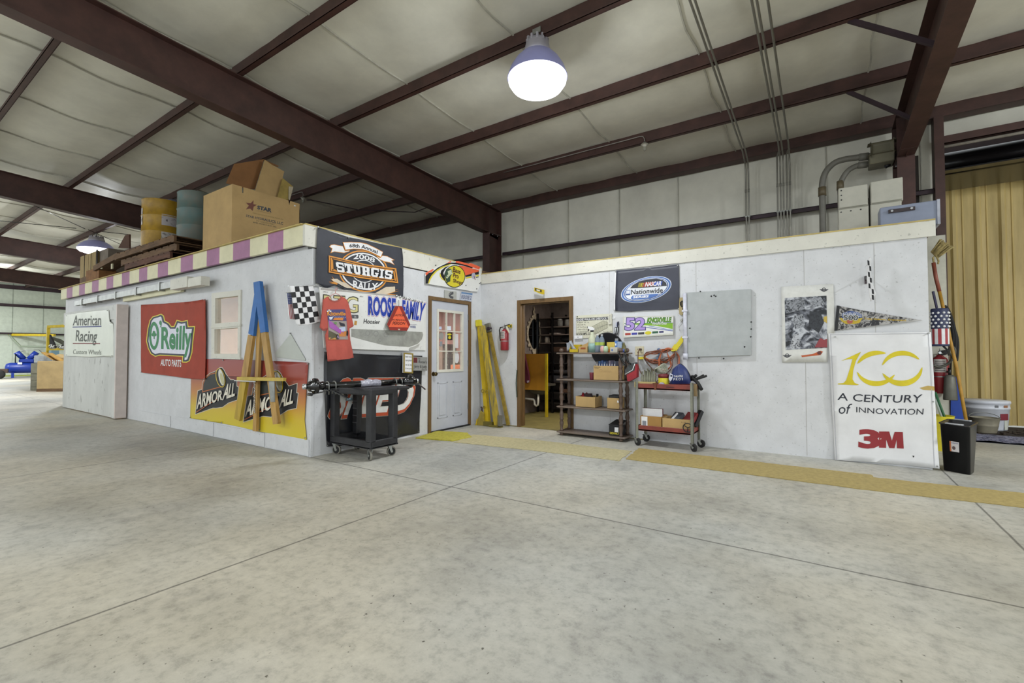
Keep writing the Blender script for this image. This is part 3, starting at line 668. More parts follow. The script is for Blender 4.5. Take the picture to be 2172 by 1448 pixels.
fr = [(240, 595), (1000, 778), (1620, 860), (1665, 1165), (900, 1065), (240, 945)]
s.poly(fr, O2, 6, 'emblem'); s.ring(inset(fr, 28), inset(fr, 40), K, 7, 'emblem')
ip = [(320, 665), (1000, 838), (1560, 905), (1592, 1092), (900, 1002), (440, 920), (330, 880)]
s.poly(inset(ip, 8), K, 7, 'emblem')
for x, y in ((322, 892), (1570, 1103), (1560, 905), (322, 672)): s.poly(ell(x, y, 13, 13, n=10), K, 8, 'emblem')
SL = dict(S=[(.12, .8, .85, 1), (0, .5, .34, .92), (.1, .4, .9, .6), (.66, .08, 1, .52), (.15, 0, .9, .2), (0, 0, .16, .34), (.84, .66, 1, 1)], T=[(0, .76, 1, 1), (.3, 0, .7, 1), (.14, 0, .86, .17), (0, .56, .15, .8), (.85, .56, 1, .8)],
 U=[(.08, .14, .4, 1), (.6, .14, .92, 1), (.2, 0, .8, .26), (0, .84, .47, 1), (.53, .84, 1, 1)], R=[(.1, 0, .42, 1), (0, .84, .8, 1), (.58, .5, .92, .94), (.3, .42, .85, .56), (.6, 0, .9, .45), (0, 0, .48, .16), (.54, 0, 1, .16)],
 G=[(.15, .8, .85, 1), (0, .1, .35, .9), (.15, 0, .85, .2), (.62, .1, .92, .45), (.5, .36, 1, .5), (.84, .62, 1, 1)], I=[(.28, 0, .72, 1), (.05, 0, .95, .17), (.05, .83, .95, 1)])
def slab(word, quad, ws, m, layer):
    TL, TR, BR, BL = map(Vector, quad); tot = sum(ws)+.09*(len(ws)-1); x = 0
    for ch, w in zip(word, ws):
        for (p, q, r, t) in SL[ch]:
            c = [(x+w*p, q), (x+w*r, q), (x+w*r, t), (x+w*p, t)]; s.poly([tuple((BL*(1-a/tot)+BR*(a/tot))*(1-h)+(TL*(1-a/tot)+TR*(a/tot))*h) for a, h in c], m, layer, 'lettering'); layer += .12
        x += w+.09
slab('STURGIS', [(375, 728), (1540, 915), (1515, 1092), (420, 930)], [.95, 1, 1, 1.1, 1, .62, .95], WH, 8)
s.text('RALLY', [(745, 1110), (1255, 1160), (1235, 1295), (745, 1250)], WH, 2, bold=.025, bend=-25)
for w, b0, b1 in (([(300, 1012), (275, 1075), (248, 1125), (255, 1155)], (420, 1180), (560, 1100)), ([(1605, 1210), (1680, 1280), (1695, 1320), (1660, 1400)], (1380, 1390), (1370, 1270))):
    for p in w:
        d = (Vector(p)-Vector(b0)); n = Vector((-d.y, d.x)).normalized()*17
        s.poly([p, tuple(Vector(b0)+n), tuple(Vector(b0)-n)], O2, 3, 'emblem')
s.poly([(300, 1080), (420, 1075), (500, 1130), (600, 1160), (720, 1270), (620, 1265), (560, 1240), (430, 1165), (330, 1120)], flat('#c9bda8'), 4, 'emblem'); s.poly([(1190, 1370), (1300, 1310), (1420, 1240), (1600, 1235), (1600, 1330), (1450, 1385), (1330, 1400)], flat('#cdbfa8'), 4, 'emblem')
P = [(30, 18), (60, 22), (300, 105), (650, 222), (1000, 292), (1400, 378), (1745, 440), (1770, 600), (1780, 900), (1775, 1440), (1200, 1420), (560, 1290), (400, 1200), (200, 1270), (30, 1165), (-5, 1160), (0, 500)]
s.done('banner', 'black rally banner with orange framed slab lettering at the corner of the roof', 'banner', P, m=mat('black_cloth', '#33353d', .6, var=.1, scale=4), extra={'grommet': nails(s, [(35, 14), (1745, 448), (660, 230)], off=.045)})
# white car body panel
M_PANEL = mat('white_sheet_metal', '#dcdcd8', .3, var=.03, scale=3, specks=.25)
s = Sheet('B', Q8, .07)
s.poly([(0, 8), (30, 0), (700, 70), (1365, 140), (1365, 168), (700, 98), (0, 40)], flat('#a39f9a'), 1, 'rolled_edge')
hl = [(552, 742), (1200, 768), (1838, 800), (1852, 850), (1830, 930), (1760, 1010), (1600, 1072), (1450, 1062), (1150, 1040), (850, 965), (555, 885)]
s.poly(hl, mat('dull_aluminium', '#a2a39c', .35, .3, var=.1, scale=9), 1, 'bare_metal_patch')
for x, y, r in ((850, 820, 42), (1000, 830, 45), (1180, 845, 45), (800, 885, 22), (1070, 945, 30)): s.ring(ell(x, y, r, r*1.15, n=16), ell(x, y, r*.75, r*.85, n=16), flat('#8b8c88'), 2, 'bare_metal_patch')
for t, q in (('ROOSE', [(865, 168), (1352, 208), (1345, 525), (862, 478)]), ('FAMILY', [(1482, 238), (1885, 300), (1830, 582), (1475, 525)])):
    s.text(t, q, flat('#a34a48'), 1, bold=.085); s.text(t, q, flat('#d3d3ea'), 2, bold=.068); s.text(t, q, BLU, 3, bold=.042)
s.text('RTG', [(52, 125), (675, 172), (675, 455), (40, 420)], flat('#41402f'), 1, bold=.03); s.text('RTG', [(60, 135), (668, 180), (668, 447), (50, 412)], flat('#cfc68a'), 2, bold=.0)
s.text('Hoosier', [(785, 562), (1078, 588), (1065, 655), (775, 645)], K, 2, bold=.02)
s.poly([(560, 487), (672, 490), (684, 502), (684, 545), (672, 558), (560, 555)], flat('#55565a'), 1, 'sticker'); s.text('in', [(610, 502), (640, 504), (640, 545), (610, 543)], WH, 2)
s.text('1', [(622, 600), (650, 602), (640, 672), (612, 668)], flat('#b98a3c'), 2, bold=.03)
s.text('WHEEL', [(1620, 690), (1725, 692), (1720, 728), (1615, 725)], flat('#5a5f8a'), 2, bold=.03); s.line([(1625, 672), (1730, 668)], 7, flat('#7a7a92'), 1, 'sticker')
s.text('afco', [(48, 58), (132, 66), (130, 88), (45, 82)], K, 2); s.text('afco', [(708, 142), (770, 148), (768, 170), (705, 165)], K, 2)
P = [(-20, -12), (30, -4), (700, 68), (1360, 138), (1440, 160), (1560, 165), (1720, 205), (1872, 240), (1892, 285), (1850, 330), (1845, 480), (1872, 620), (1850, 740), (1856, 880), (1800, 1000), (1690, 1062), (1600, 1088), (1592, 1138), (900, 1118), (64, 1085), (30, 600)]
bk = MB(); bk.prism([s.P(p, .02) for p in [(60, 20), (1900, 250), (1900, 1130), (66, 1090)]], (-.015, 0, 0), M_PANEL)
mt = MB()
for k in range(9): q = s.P((1380+55*k+7*(k % 3), 145+14*k+5*(k % 2)), .08); mt.ball(q, .022, M_CHROME, 7, (.5, 1, .8))
s.done('race_car_panel', 'torn white race car body panel with tall blue lettering', 'car panel', P, thick=.012, base='panel', m=M_PANEL, rigid=True, extra={'backing_board': bk, 'torn_fasteners': mt})
# safety triangle
s = Sheet('B', Q8, .125)
t0 = [(1350, 325), (1472, 330), (1622, 665), (1562, 780), (1250, 770), (1195, 660)]
s.poly(inset(t0, 3), flat('#8c2a22'), 1, 'reflective_border'); s.poly([(1412, 338), (1596, 720), (1230, 706)], flat('#e0603c'), 2, 'orange_face')
for t, q in (('CAUTION', [(1322, 472), (1510, 482), (1510, 520), (1318, 512)]), ('IN MAKING', [(1295, 565), (1530, 572), (1530, 600), (1295, 592)]), ('PERSON', [(1308, 612), (1528, 622), (1520, 665), (1300, 668)])): s.text(t, q, flat('#3a120e'), 3, bold=.02)
s.poly([(1395, 740), (1435, 742), (1430, 765), (1400, 763)], flat('#c9b0a0'), 3, 'reflective_border')
b = MB(); b.tube([s.P((1412, 225), .085), s.P((1415, 280), .12), s.P((1412, 330), .12)], .004, M_ZINC)
s.done('safety_triangle', 'orange slow vehicle triangle with hand lettering hanging on the race car panel', 'sign', t0, thick=.012, base='plate', m=M_ZINC, rigid=True, extra={'hook': b})
# t-shirt
s = Sheet('B', Q8, .16, lambda a, b: .012*math.sin(38*a+3*b)*min(1, max(0, 1.75-b)*1.4) + .02*math.cos((a-3.42)*6) - .02, .035)
M_TEE = mat('faded_red_cotton', '#b5564a', .85, var=.06, scale=7)
P = [(140, 158), (165, 200), (210, 228), (265, 238), (325, 225), (360, 195), (385, 160), (440, 185), (495, 225), (530, 330), (575, 500), (617, 690), (585, 712), (540, 735), (545, 830), (560, 950), (600, 1130), (622, 1265), (540, 1282), (450, 1290), (300, 1310), (152, 1332), (135, 1150), (118, 980), (105, 860), (140, 735), (100, 772), (60, 775), (5, 715), (20, 620), (40, 470), (50, 380), (60, 215)]
nb = [(140, 158), (165, 200), (210, 228), (265, 238), (325, 225), (360, 195), (385, 160), (370, 215), (325, 248), (265, 262), (200, 248), (158, 215)]
s.poly(nb, flat('#9c4a40'), 1, 'neckband')
s.poly([(0, 712), (60, 745), (145, 720), (140, 735), (96, 778), (50, 775)], flat('#8f3f38'), 1, 'sleeve_hem')
s.poly([(115, 395), (450, 390), (475, 590), (490, 740), (500, 935), (150, 935), (140, 640)], flat('#4a4474'), 1)
s.poly([(140, 600), (470, 600), (500, 935), (150, 935)], flat('#9a8f8a'), 2)
s.text('Knoxville', [(118, 418), (450, 440), (448, 500), (128, 505)], flat('#d8913c'), 3, bold=.03); s.text('Raceway', [(215, 505), (462, 515), (455, 552), (208, 552)], flat('#8f9cc8'), 3)
for c, q in (('#cf7f3a', [(240, 545), (410, 540), (400, 590), (210, 585)]), ('#a259a8', [(145, 585), (240, 650), (330, 735), (420, 780), (410, 860), (300, 800), (160, 720)]), ('#b8c4dc', [(330, 720), (440, 700), (450, 780), (360, 800)]), ('#2b2b38', [(330, 620), (430, 650), (440, 700), (360, 690)]), ('#c47c3c', [(330, 800), (470, 790), (450, 880), (340, 880)]), ('#55503a', [(150, 770), (300, 850), (330, 930), (150, 930)]), ('#cdd3e0', [(150, 530), (220, 525), (200, 570), (160, 580)]), ('#c58f4a', [(145, 900), (260, 905), (270, 935), (150, 935)])): s.poly(q, flat(c), 3.5)
s.poly(ell(305, 885, 22, 45, -15), K, 5); s.poly(ell(305, 890, 12, 28, -15), flat('#b9a0c8'), 6); s.poly(ell(482, 820, 18, 50, 0), K, 5); s.poly(ell(260, 640, 30, 22), flat('#6c8a5c'), 5)
for i in range(3):
    for j in range(2):
        if (i+j) % 2: s.poly([(112+25*i, 395+20*j), (137+25*i, 395+20*j), (137+25*i, 415+20*j), (112+25*i, 415+20*j)], WH, 4)
hg = MB(); hk = [(292, 40), (305, 20), (290, 0), (270, 20), (272, 60), (268, 100)]
hg.tube([s.P(p, .12) for p in hk], .004, flat('#c98f8c')); hg.tube([s.P(p, .145) for p in [(268, 100), (210, 130), (120, 180)]], .004, flat('#c98f8c')); hg.tube([s.P(p, .145) for p in [(268, 100), (330, 125), (420, 185)]], .004, flat('#c98f8c'))
o = s.done('t_shirt', 'faded red t-shirt with a race car print on the back, hung on a hanger', 't-shirt', P, thick=.02, base='shirt_body', m=M_TEE)
hg.solo('clothes_hanger', 'pink wire clothes hanger inside the red t-shirt', 'hanger')
# black vinyl banner behind the cart
s = Sheet('B', Z6, .006, lambda a, b: .010*(1+.6*math.sin(9*a-7*b)+.4*math.sin(17*a+9*b)) + .02*math.exp(-((a-3.55)/.1)**2)*max(0, .8-b), .06)
q = [(578, 392), (1598, 378), (1490, 812), (437, 885)]
q = [(600, 405), (1585, 392), (1470, 805), (455, 875)]
s.text('SPEED', q, flat('#d5d0c2'), 1, bold=.062); s.text('SPEED', q, K, 2, bold=.055); s.text('SPEED', q, flat('#b34a2a'), 3, bold=.05); s.text('SPEED', [(622, 440), (1570, 428), (1470, 778), (480, 845)], flat('#d6d6d2'), 4, bold=.028)
P = [(403, 35), (900, 65), (1420, 85), (1656, 92), (1648, 400), (1622, 1072), (1350, 1135), (1000, 1190), (720, 1225), (520, 1240), (437, 1250), (425, 1000), (405, 600)]
s.done('banner', 'glossy black vinyl banner with slanted red and white letters behind the service cart', 'banner', P, m=mat('black_vinyl', '#26272b', .22, var=.1, scale=3), extra={'grommet': nails(s, [(415, 50), (1640, 105), (1612, 1060), (445, 1235)])})
# framed note and name plate
s = Sheet('B', Z6, .06); o = [(1422, 45), (1548, 55), (1545, 312), (1420, 305)]
s.ring(o, inset(o, 18), flat('#8a7734'), 3, 'frame')
for k, t in enumerate(('best way', 'run your', 'to do ?th', '& to you')): s.text(t, [(1448, 85+50*k), (1526, 89+50*k), (1526, 116+50*k), (1448, 112+50*k)], flat('#33343a'), 2)
s.done('picture_frame', 'small gold framed note with four lines of text above the black vinyl banner', 'picture', o, thick=.02, base='paper', m=WH, rigid=True)
s = Sheet('B', Z6, .05); o = [(1549, 95), (1728, 105), (1728, 278), (1549, 276)]
s.poly([(1552, 108), (1600, 110), (1600, 175), (1552, 173)], flat('#5c1f24'), 1, 'print')
for t, q in (('The', [(1608, 112), (1636, 114), (1636, 134), (1606, 132)]), ("Roose's", [(1620, 140), (1720, 150), (1718, 184), (1616, 178)]), ('Jerry & Judy', [(1558, 200), (1720, 208), (1716, 252), (1556, 250)])): s.text(t, q, K, 2)
s.text('Pella, Iowa', [(1655, 258), (1722, 260), (1722, 270), (1655, 268)], K, 2)
s.done('name_plate', 'grey name plate with script lettering beside the brown door frame', 'sign', o, thick=.02, base='plate', m=flat('#8b8b88'), rigid=True)
b = MB(); b.bar(s.P((1545, 92), .01), s.P((1658, 95), .01), .02, .02, K); b.solo('sign_bar', 'short black bar on the wall along the top of the grey name plate', 'bar')
# half-glass door
d3 = thing('door_3', 'pale grey half-glass door in the end wall', None, (XB, 5.66, 0)); d3['kind'] = 'structure'
b = MB()
for y0_, y1_ in ((5.155, 5.215), (6.12, 6.18)): b.box((XB-.1, y0_, 0), (XB+.022, y1_, 2.10))
b.box((XB-.1, 5.216, 2.045), (XB+.021, 6.119, 2.10)); b.build('door_frame', d3, M_BROWN, world=True)
M_DOOR = mat('pale_grey_door', '#b7bac2', .45, var=.05, scale=2)
b = MB(); xf, xk = XB+.0, XB-.045
for lo, hi in (((5.217, .02), (5.365, 2.04)), ((5.96, .02), (6.118, 2.04)), ((5.365, 1.89), (5.96, 2.04)), ((5.365, .02), (5.96, .945))): b.box((xk, lo[0], lo[1]), (xf, hi[0], hi[1]))
b.build('door_leaf', d3, M_DOOR, world=True)
for ya, yb in ((5.37, 5.60), (5.735, 5.95)):
    b = MB()
    for y0_, y1_, z0_, z1_ in ((ya, yb, .2, .215), (ya, yb, .745, .76), (ya, ya+.015, .2, .76), (yb-.015, yb, .2, .76)): b.box((xf, y0_, z0_), (xf+.006, y1_, z1_))
    b.box((xf, ya+.04, .24), (xf+.008, yb-.04, .72), None, .006); b.build('raised_panel', d3, M_DOOR, world=True)
b = MB(); ys = [5.345+.0*k for k in range(1)]
for y0_, y1_, z0_, z1_ in ((5.345, 5.385, .92, 1.915), (5.945, 5.985, .92, 1.915), (5.386, 5.944, 1.875, 1.915), (5.386, 5.944, .92, .96), (5.562, 5.578, .961, 1.874), (5.757, 5.773, .961, 1.874), (5.386, 5.944, 1.245, 1.2605), (5.386, 5.944, 1.565, 1.5805)): b.box((xf-.02, y0_, z0_), (xf+(.014 if y1_-y0_ < .1 else .0125), y1_, z1_))
b.build('glazing_bars', d3, M_WHITE2, world=True)
MB().box((XB-.025, 5.36, .94), (XB-.02, 5.965, 1.895), M_GLASS).build('pane', d3, world=True)
b = MB(); b.lathe([(.012, 0), (.012, .03), (.03, .045), (.032, .06), (.02, .075)], (xf, 5.275, .90), (1, 0, 0), mat('aged_brass', '#6a5c3c', .3, .9), 16); b.lathe([(.034, 0), (.034, .006)], (xf, 5.275, .90), (1, 0, 0), MATS['aged_brass'], 16); b.build('door_knob', d3, world=True)
for z in (.28, 1.0, 1.78): MB().box((xf, 6.108, z), (xf+.012, 6.128, z+.1), M_ZINC).build('hinge', d3, world=True)
MB().box((XB-.1, 5.2, 0), (XB+.03, 6.14, .022), K).build('threshold', d3, world=True)
s = Sheet('B', Y1, .002)
st = [('black and yellow square sticker in the middle pane of the half-glass door', [(252, 462), (305, 458), (305, 530), (252, 530)], K), ('round grey sticker on the half-glass door', ell(203, 492, 22, 36), flat('#8f8d88')), ('pale blue hooked card taped in the top pane of the half-glass door', [(180, 405), (205, 405), (205, 432), (180, 432)], flat('#b9c4dc')), ('white card with a blue dot taped in the top middle pane of the half-glass door', [(253, 402), (293, 402), (293, 440), (253, 440)], flat('#d5dbe6')), ('grey card in the left column of the half-glass door below the round sticker', [(188, 543), (212, 543), (212, 590), (188, 590)], flat('#83868c')), ('tall white card in the middle row of the half-glass door', [(328, 470), (360, 475), (360, 605), (325, 605)], flat('#d9d6d8')), ('white oval sheet in the bottom corner pane of the half-glass door', ell(345, 692, 22, 55), flat('#dcdcde'))]
for l, p, m in st:
    b = MB(); b.prism([s.P(q, -.012) for q in p], (-.003, 0, 0), m)
    if 'yellow' in l:
        for q in (ell(278, 478, 20, 10, n=10), ell(280, 507, 14, 16, n=10)): b.prism([s.P(x, -.0105) for x in q], (-.001, 0, 0), YEL)
    b.solo('door_sticker', l, 'sticker')
# signs above the door
s = Sheet('B', Q3, .03)
P = [(105, 560), (330, 440), (560, 335), (760, 248), (870, 200), (905, 205), (940, 235), (1020, 232), (1040, 198), (1110, 195), (1450, 280), (1490, 255), (1790, 375), (1802, 590), (1792, 900), (1705, 1135), (1510, 1125), (1440, 1105), (105, 885)]
s.poly([(105, 560), (330, 440), (365, 455), (300, 530), (220, 545), (125, 660)], flat('#e0603c'), 1); s.poly([(820, 222), (870, 200), (905, 205), (900, 232), (760, 265)], flat('#e0603c'), 1)
s.poly([(1040, 198), (1110, 195), (1450, 280), (1490, 255), (1790, 375), (1760, 460), (1540, 395), (1200, 290), (1030, 245)], flat('#e0603c'), 1)
s.poly([(105, 660), (210, 560), (300, 540), (480, 400), (750, 268), (900, 240), (1030, 240), (1400, 330), (1560, 390), (1540, 420), (1300, 345), (1080, 300), (880, 285), (600, 370), (430, 480), (300, 620), (215, 760), (180, 885), (105, 885)], K, 2)
s.poly([(185, 885), (220, 750), (300, 620), (430, 480), (600, 375), (860, 285), (900, 290), (640, 400), (460, 510), (330, 650), (255, 770), (215, 885)], YEL, 3)
s.poly([(1120, 330), (1300, 350), (1560, 430), (1750, 470), (1750, 510), (1330, 640)], flat('#e0603c'), 2); s.poly([(1330, 640), (1750, 510), (1745, 600), (1340, 690)], K, 2); s.poly([(1340, 700), (1745, 612), (1745, 655), (1340, 740)], YEL, 2); s.poly([(1650, 690), (1740, 668), (1740, 690), (1655, 710)], K, 3)
s.poly([(850, 330), (700, 390), (590, 490), (565, 580), (590, 660), (690, 800), (700, 700), (650, 560), (720, 430)], K, 2); s.poly([(540, 540), (545, 660), (600, 750), (700, 810), (690, 790), (600, 690), (570, 600)], YEL, 2)
s.poly(ell(1000, 668, 325, 345, 8), K, 4, 'emblem'); s.poly(ell(1000, 668, 305, 322, 8), YEL, 5, 'emblem')
s.poly([(700, 560), (740, 440), (850, 425), (915, 460), (930, 570), (870, 680), (860, 820), (800, 840), (760, 880), (720, 760), (690, 650)], flat('#2f4634'), 6, 'emblem'); s.poly([(780, 510), (900, 450), (905, 540), (940, 580), (870, 620), (830, 660), (760, 740), (720, 680), (800, 600)], flat('#b9c2a0'), 7, 'emblem'); s.poly(ell(755, 668, 18, 18, n=10), K, 8, 'emblem')
for t, q in (('Bass', [(960, 378), (1182, 470), (1165, 590), (945, 525)]), ('Pro', [(965, 560), (1120, 600), (1115, 735), (945, 690)]), ('Shops', [(960, 735), (1245, 815), (1235, 950), (945, 875)])): s.text(t, q, flat('#4a1f1c'), 7, bold=.03)
s.poly(ell(1580, 650, 62, 95), flat('#a9a9ba'), 4, 'decal'); s.line([(1590, 650), (1630, 760)], 18, flat('#7a3f4a'), 5, 'decal'); s.text('Chev', [(1552, 385), (1725, 430), (1720, 465), (1548, 425)], WH, 4, 'decal')
b = nails(s, [(1345, 942), (1675, 1050), (1765, 880), (420, 325)], K)
s.done('race_car_panel', 'orange, black and white race car side panel with a round yellow emblem', 'car panel', P, thick=.012, base='panel', m=M_PANEL, rigid=True, extra={'rivet': b})
s = Sheet('B', Q3, .02); P = [(700, 1085), (1065, 1130), (1065, 1385), (700, 1335)]
s.poly([(965, 1140), (965, 1215), (900, 1235), (880, 1265), (965, 1285), (960, 1355), (870, 1335), (822, 1270), (822, 1200), (870, 1145)], flat('#47484c'), 1, 'emblem'); s.line([(830, 1225), (905, 1150)], 10, flat('#a9a9a3'), 2, 'emblem')
s.done('sign_plate', 'square grey sign with a dark letter C emblem above the half-glass door', 'sign', P, thick=.012, base='plate', m=flat('#a9a9a3'), rigid=True)
s = Sheet('B', Q3, .02); P = [(1215, 1140), (1555, 1185), (1530, 1440), (1175, 1392)]
s.poly([(1218, 1143), (1552, 1188), (1545, 1235), (1208, 1190)], flat('#5c7fa8'), 1); s.text('ROOSE 2', [(1222, 1232), (1520, 1272), (1505, 1385), (1205, 1345)], flat('#33365e'), 2, bold=.01); s.text('IOWA', [(1345, 1165), (1420, 1175), (1418, 1195), (1342, 1186)], NAVY, 2); s.text('DALLAS', [(1310, 1392), (1420, 1405), (1418, 1425), (1308, 1412)], NAVY, 2)
s.done('license_plate', 'blue-topped personalised license plate above the half-glass door', 'license plate', P, thick=.006, base='plate', m=flat('#b5bac6'), rigid=True)
# ================================================================ long front wall (C)
# open doorway with brown frame, storeroom behind
d4 = thing('door_4', 'brown wooden frame of the open storeroom doorway', None, (-3.7, YC, 0)); d4['kind'] = 'structure'
b = MB(); b.box((-4.222, YC-.02, 0), (-4.155, YC+.12, 2.105)); b.box((-3.255, YC-.02, 0), (-3.191, YC+.12, 2.105)); b.box((-4.154, YC-.019, 2.04), (-3.256, YC+.12, 2.105)); b.build('door_frame', d4, M_BROWN, world=True)
b = MB(); b.box((-4.155, YC+.05, 0), (-4.14, YC+.07, 2.04)); b.box((-3.27, YC+.05, 0), (-3.255, YC+.07, 2.04)); b.box((-4.155, YC+.05, 2.025), (-3.255, YC+.07, 2.04)); b.build('door_stop', d4, M_BROWN, world=True)
# storeroom
m = thing('wall_mirror', 'tall mirror in an ornate pale frame on the storeroom wall', 'mirror', (-4.97, 8.2, 1.2)); XM = -4.965
yc, zc, hy, hz = 8.22, 1.62, .29, .38
def oval(f, n=36):
    out = []
    for k in range(n):
        t = 2*math.pi*k/n; w = 1+.06*math.cos(4*t)-.08*math.sin(t)**8; out.append((yc+f*hy*.8*w*math.cos(t), zc+f*hz*.86*w*math.sin(t)))
    return out
b = MB(); b.prism([(XM, y, z) for y, z in oval(.95)], (.012, 0, 0), mat('mirror_glass', '#8b8d90', .05, 1., var=0)); b.build('mirror_glass', m, world=True)
b = MB(); b.tube([(XM+.012, y, z) for y, z in oval(1.05)], .022, mat('carved_cream', '#cdbfa6', .7, var=.2, scale=40), 8, closed=True)
for k in range(18):
    t = 2*math.pi*k/18; y, z = yc+hy*.92*math.cos(t), zc+hz*.95*math.sin(t); b.ball((XM+.015, y, z), .022+.01*(k % 3), MATS['carved_cream'], 8, (.5, 1, 1))
for i in range(7): b.ball((XM+.015, yc+.03*math.sin(i*1.7)*(1-i/8), zc+hz+.03*i), .045-.004*i, MATS['carved_cream'], 8, (.4, 1, .8))
for i in range(4): b.ball((XM+.015, yc+.03*math.sin(i*2.1), zc-hz-.02*i), .05-.008*i, MATS['carved_cream'], 8, (.4, 1, .8))
b.build('carved_frame', m, world=True)
p = thing('splash_panel', 'ochre wooden splash panel on a yellow post in the storeroom', 'panel', (-4.65, 7.69, 0)); M_OCH = mat('ochre_board', '#b8801f', .55, var=.08, scale=3)
MB().box((-4.97, 7.68, .51), (-4.34, 7.70, 1.21), M_OCH).build('board', p, world=True); MB().box((-4.375, 7.66, .012), (-4.33, 7.70, 1.215), M_YEL).build('post', p, world=True)
k = thing('wash_basin', 'grey utility basin with a white drain trap behind the ochre panel', 'sink', (-4.7, 7.95, .4)); b = MB()
b.lathe([(.10, 0), (.2, .06), (.235, .22), (.25, .225), (.24, .23), (.22, .215), (.17, .08), (.02, .02)], (-4.68, 7.96, .40), (0, 0, 1), mat('grey_enamel', '#5d5a50', .35), 24); b.box((-4.97, 7.74, .58), (-4.44, 8.2, .62), MATS['grey_enamel']); b.build('bowl', k, world=True)
b = MB(); pp = [(-4.62, 7.82, .42), (-4.62, 7.82, .26), (-4.625, 7.82, .215), (-4.66, 7.82, .19), (-4.70, 7.82, .215), (-4.705, 7.82, .28), (-4.72, 7.82, .31), (-4.97, 7.82, .32)]; b.tube(pp, .022, mat('white_pvc', '#c9c3b2', .4), 10); b.build('drain_trap', k, world=True)
b = MB()
J = [(0, .56), (.06, .52), (.17, .1), (.18, -.02), (.12, -.06), (.05, -.02), (0, .12)]
b.prism([(-4.86+.95*x, 7.64, .70+z) for x, z in J], (0, -.05, 0), mat('maroon_cloth', '#5a1527', .85, var=.15)); b.prism([(-4.735, 7.6, .69), (-4.69, 7.6, .70), (-4.69, 7.6, .665), (-4.73, 7.6, .65)], (0, -.012, 0), flat('#b9a9b0'))
b.solo('jacket', 'maroon jacket hanging over the ochre panel in the storeroom', 'jacket')
sh = thing('storage_rack', 'dark metal rack of shelves along the back of the storeroom', 'rack', (-3.6, 8.6, .012))
ZS = [.22, .43, .64, .84, 1.03, 1.25, 1.44, 1.61, 1.77, 1.96]
for z in ZS: MB().box((-4.93, 8.3, z-.02), (-2.75, 8.9, z), mat('rack_shelf', '#2f2a28', .5) if z < 1.3 else mat('rack_shelf_wood', '#6d6058', .7)).build('shelf', sh, world=True)
for x in (-4.9, -4.55, -3.6, -2.78):
    for y in (8.28, 8.88): MB().box((x-.018, y-.018, .012), (x+.018, y+.018, 2.05), M_DARK).build('upright', sh, world=True)
rnd = random.Random(3)
def jar(x, y, z, r, h, c, label, lid='#8f8d88'):
    t = thing('glass_jar', label, 'jar', (x, y, z), 0, 'jars on the storeroom rack'); MB().lathe([(r*.95, 0), (r, .01), (r, h*.72), (r*.8, h*.82), (r*.8, h*.86)], (0, 0, 0), m=c, seg=14).build('jar_body', t); MB().lathe([(r*.85, h*.86), (r*.85, h)], (0, 0, 0), m=flat(lid), seg=14).build('lid', t)
jar(-4.42, 8.36, 1.77, .06, .15, mat('clear_jar', '#8d8a84', .1, alpha=.6), 'clear jar on the storeroom rack, first from the mirror'); jar(-4.26, 8.36, 1.77, .05, .13, MATS['clear_jar'], 'clear jar on the storeroom rack between the first jar and the amber one'); jar(-4.1, 8.36, 1.77, .055, .14, mat('amber_jar', '#7d5526', .15), 'amber jar on the storeroom rack')
jar(-3.95, 8.36, 1.77, .05, .16, mat('brown_jar', '#6b4220', .15), 'tall brown jar on the storeroom rack beside the amber jar'); jar(-4.72, 8.36, 1.44, .05, .12, mat('paper_label_jar', '#a89c8c', .5), 'pale jar on the storeroom rack below the other jars')
def blob(x0, x1, y, z, h, c, name, label, cat, wob=.3):
    b = MB(); n = 12
    def fn(u, v):
        a = math.pi*v; t = 2*math.pi*u; r = 1+wob*.4*math.sin(3*t+1.3)*math.sin(a)
        return Vector(((x0+x1)/2+(x1-x0)/2*math.cos(t)*math.sin(a)*r, y+.13*math.sin(t)*math.sin(a), z+h*(.5-.5*math.cos(a))*(1+.12*math.sin(2*t))))
    b.sheet(fn, 20, 10, c); b.solo(name, label, cat)
blob(-4.5, -4.0, 8.5, 1.442, .13, mat('black_nylon', '#141416', .6), 'duffel_bag', 'folded black bag on the storeroom rack', 'bag')
for x, z, w, h, c, l in ((-4.55, 1.61, .2, .03, '#9a8d84', 'thin pale box lying on the rack above the black bag'), (-3.95, 1.61, .22, .025, '#9a8d84', 'thin pale tray on the rack near the door jamb'), (-4.4, 1.25, .3, .1, '#4a3426', 'brown leather bundle on the middle of the storeroom rack'), (-4.0, 1.03, .3, .08, '#2b2422', 'dark crate on the storeroom rack under the brown bundle'), (-4.35, .84, .5, .04, '#3c3a3c', 'dark grey tray on the storeroom rack'), (-4.45, .64, .42, .13, '#454448', 'wide grey bin low on the storeroom rack'), (-4.25, .43, .34, .07, '#5b4030', 'brown box low on the storeroom rack'), (-4.1, .22, .22, .1, '#7c2230', 'red box on the lowest storeroom shelf'), (-3.85, .22, .14, .12, '#a3a0a8', 'pale box on the lowest storeroom shelf beside the red one'), (-4.75, .84, .16, .1, '#25201e', 'small black box on the storeroom rack near the mirror wall')):
    MB().box((x-w/2, 8.32, z+.001), (x+w/2, 8.62, z+h), flat(c), .006).solo('storage_box', l, 'box', group='boxes on the storeroom rack')
MB().box((-4.2, 7.2, 2.40), (-3.5, 7.45, 2.42), mat('tube_light', '#cfd6e2', .4, emit=.8)).solo('ceiling_light', 'dim strip light on the storeroom ceiling', 'ceiling light')
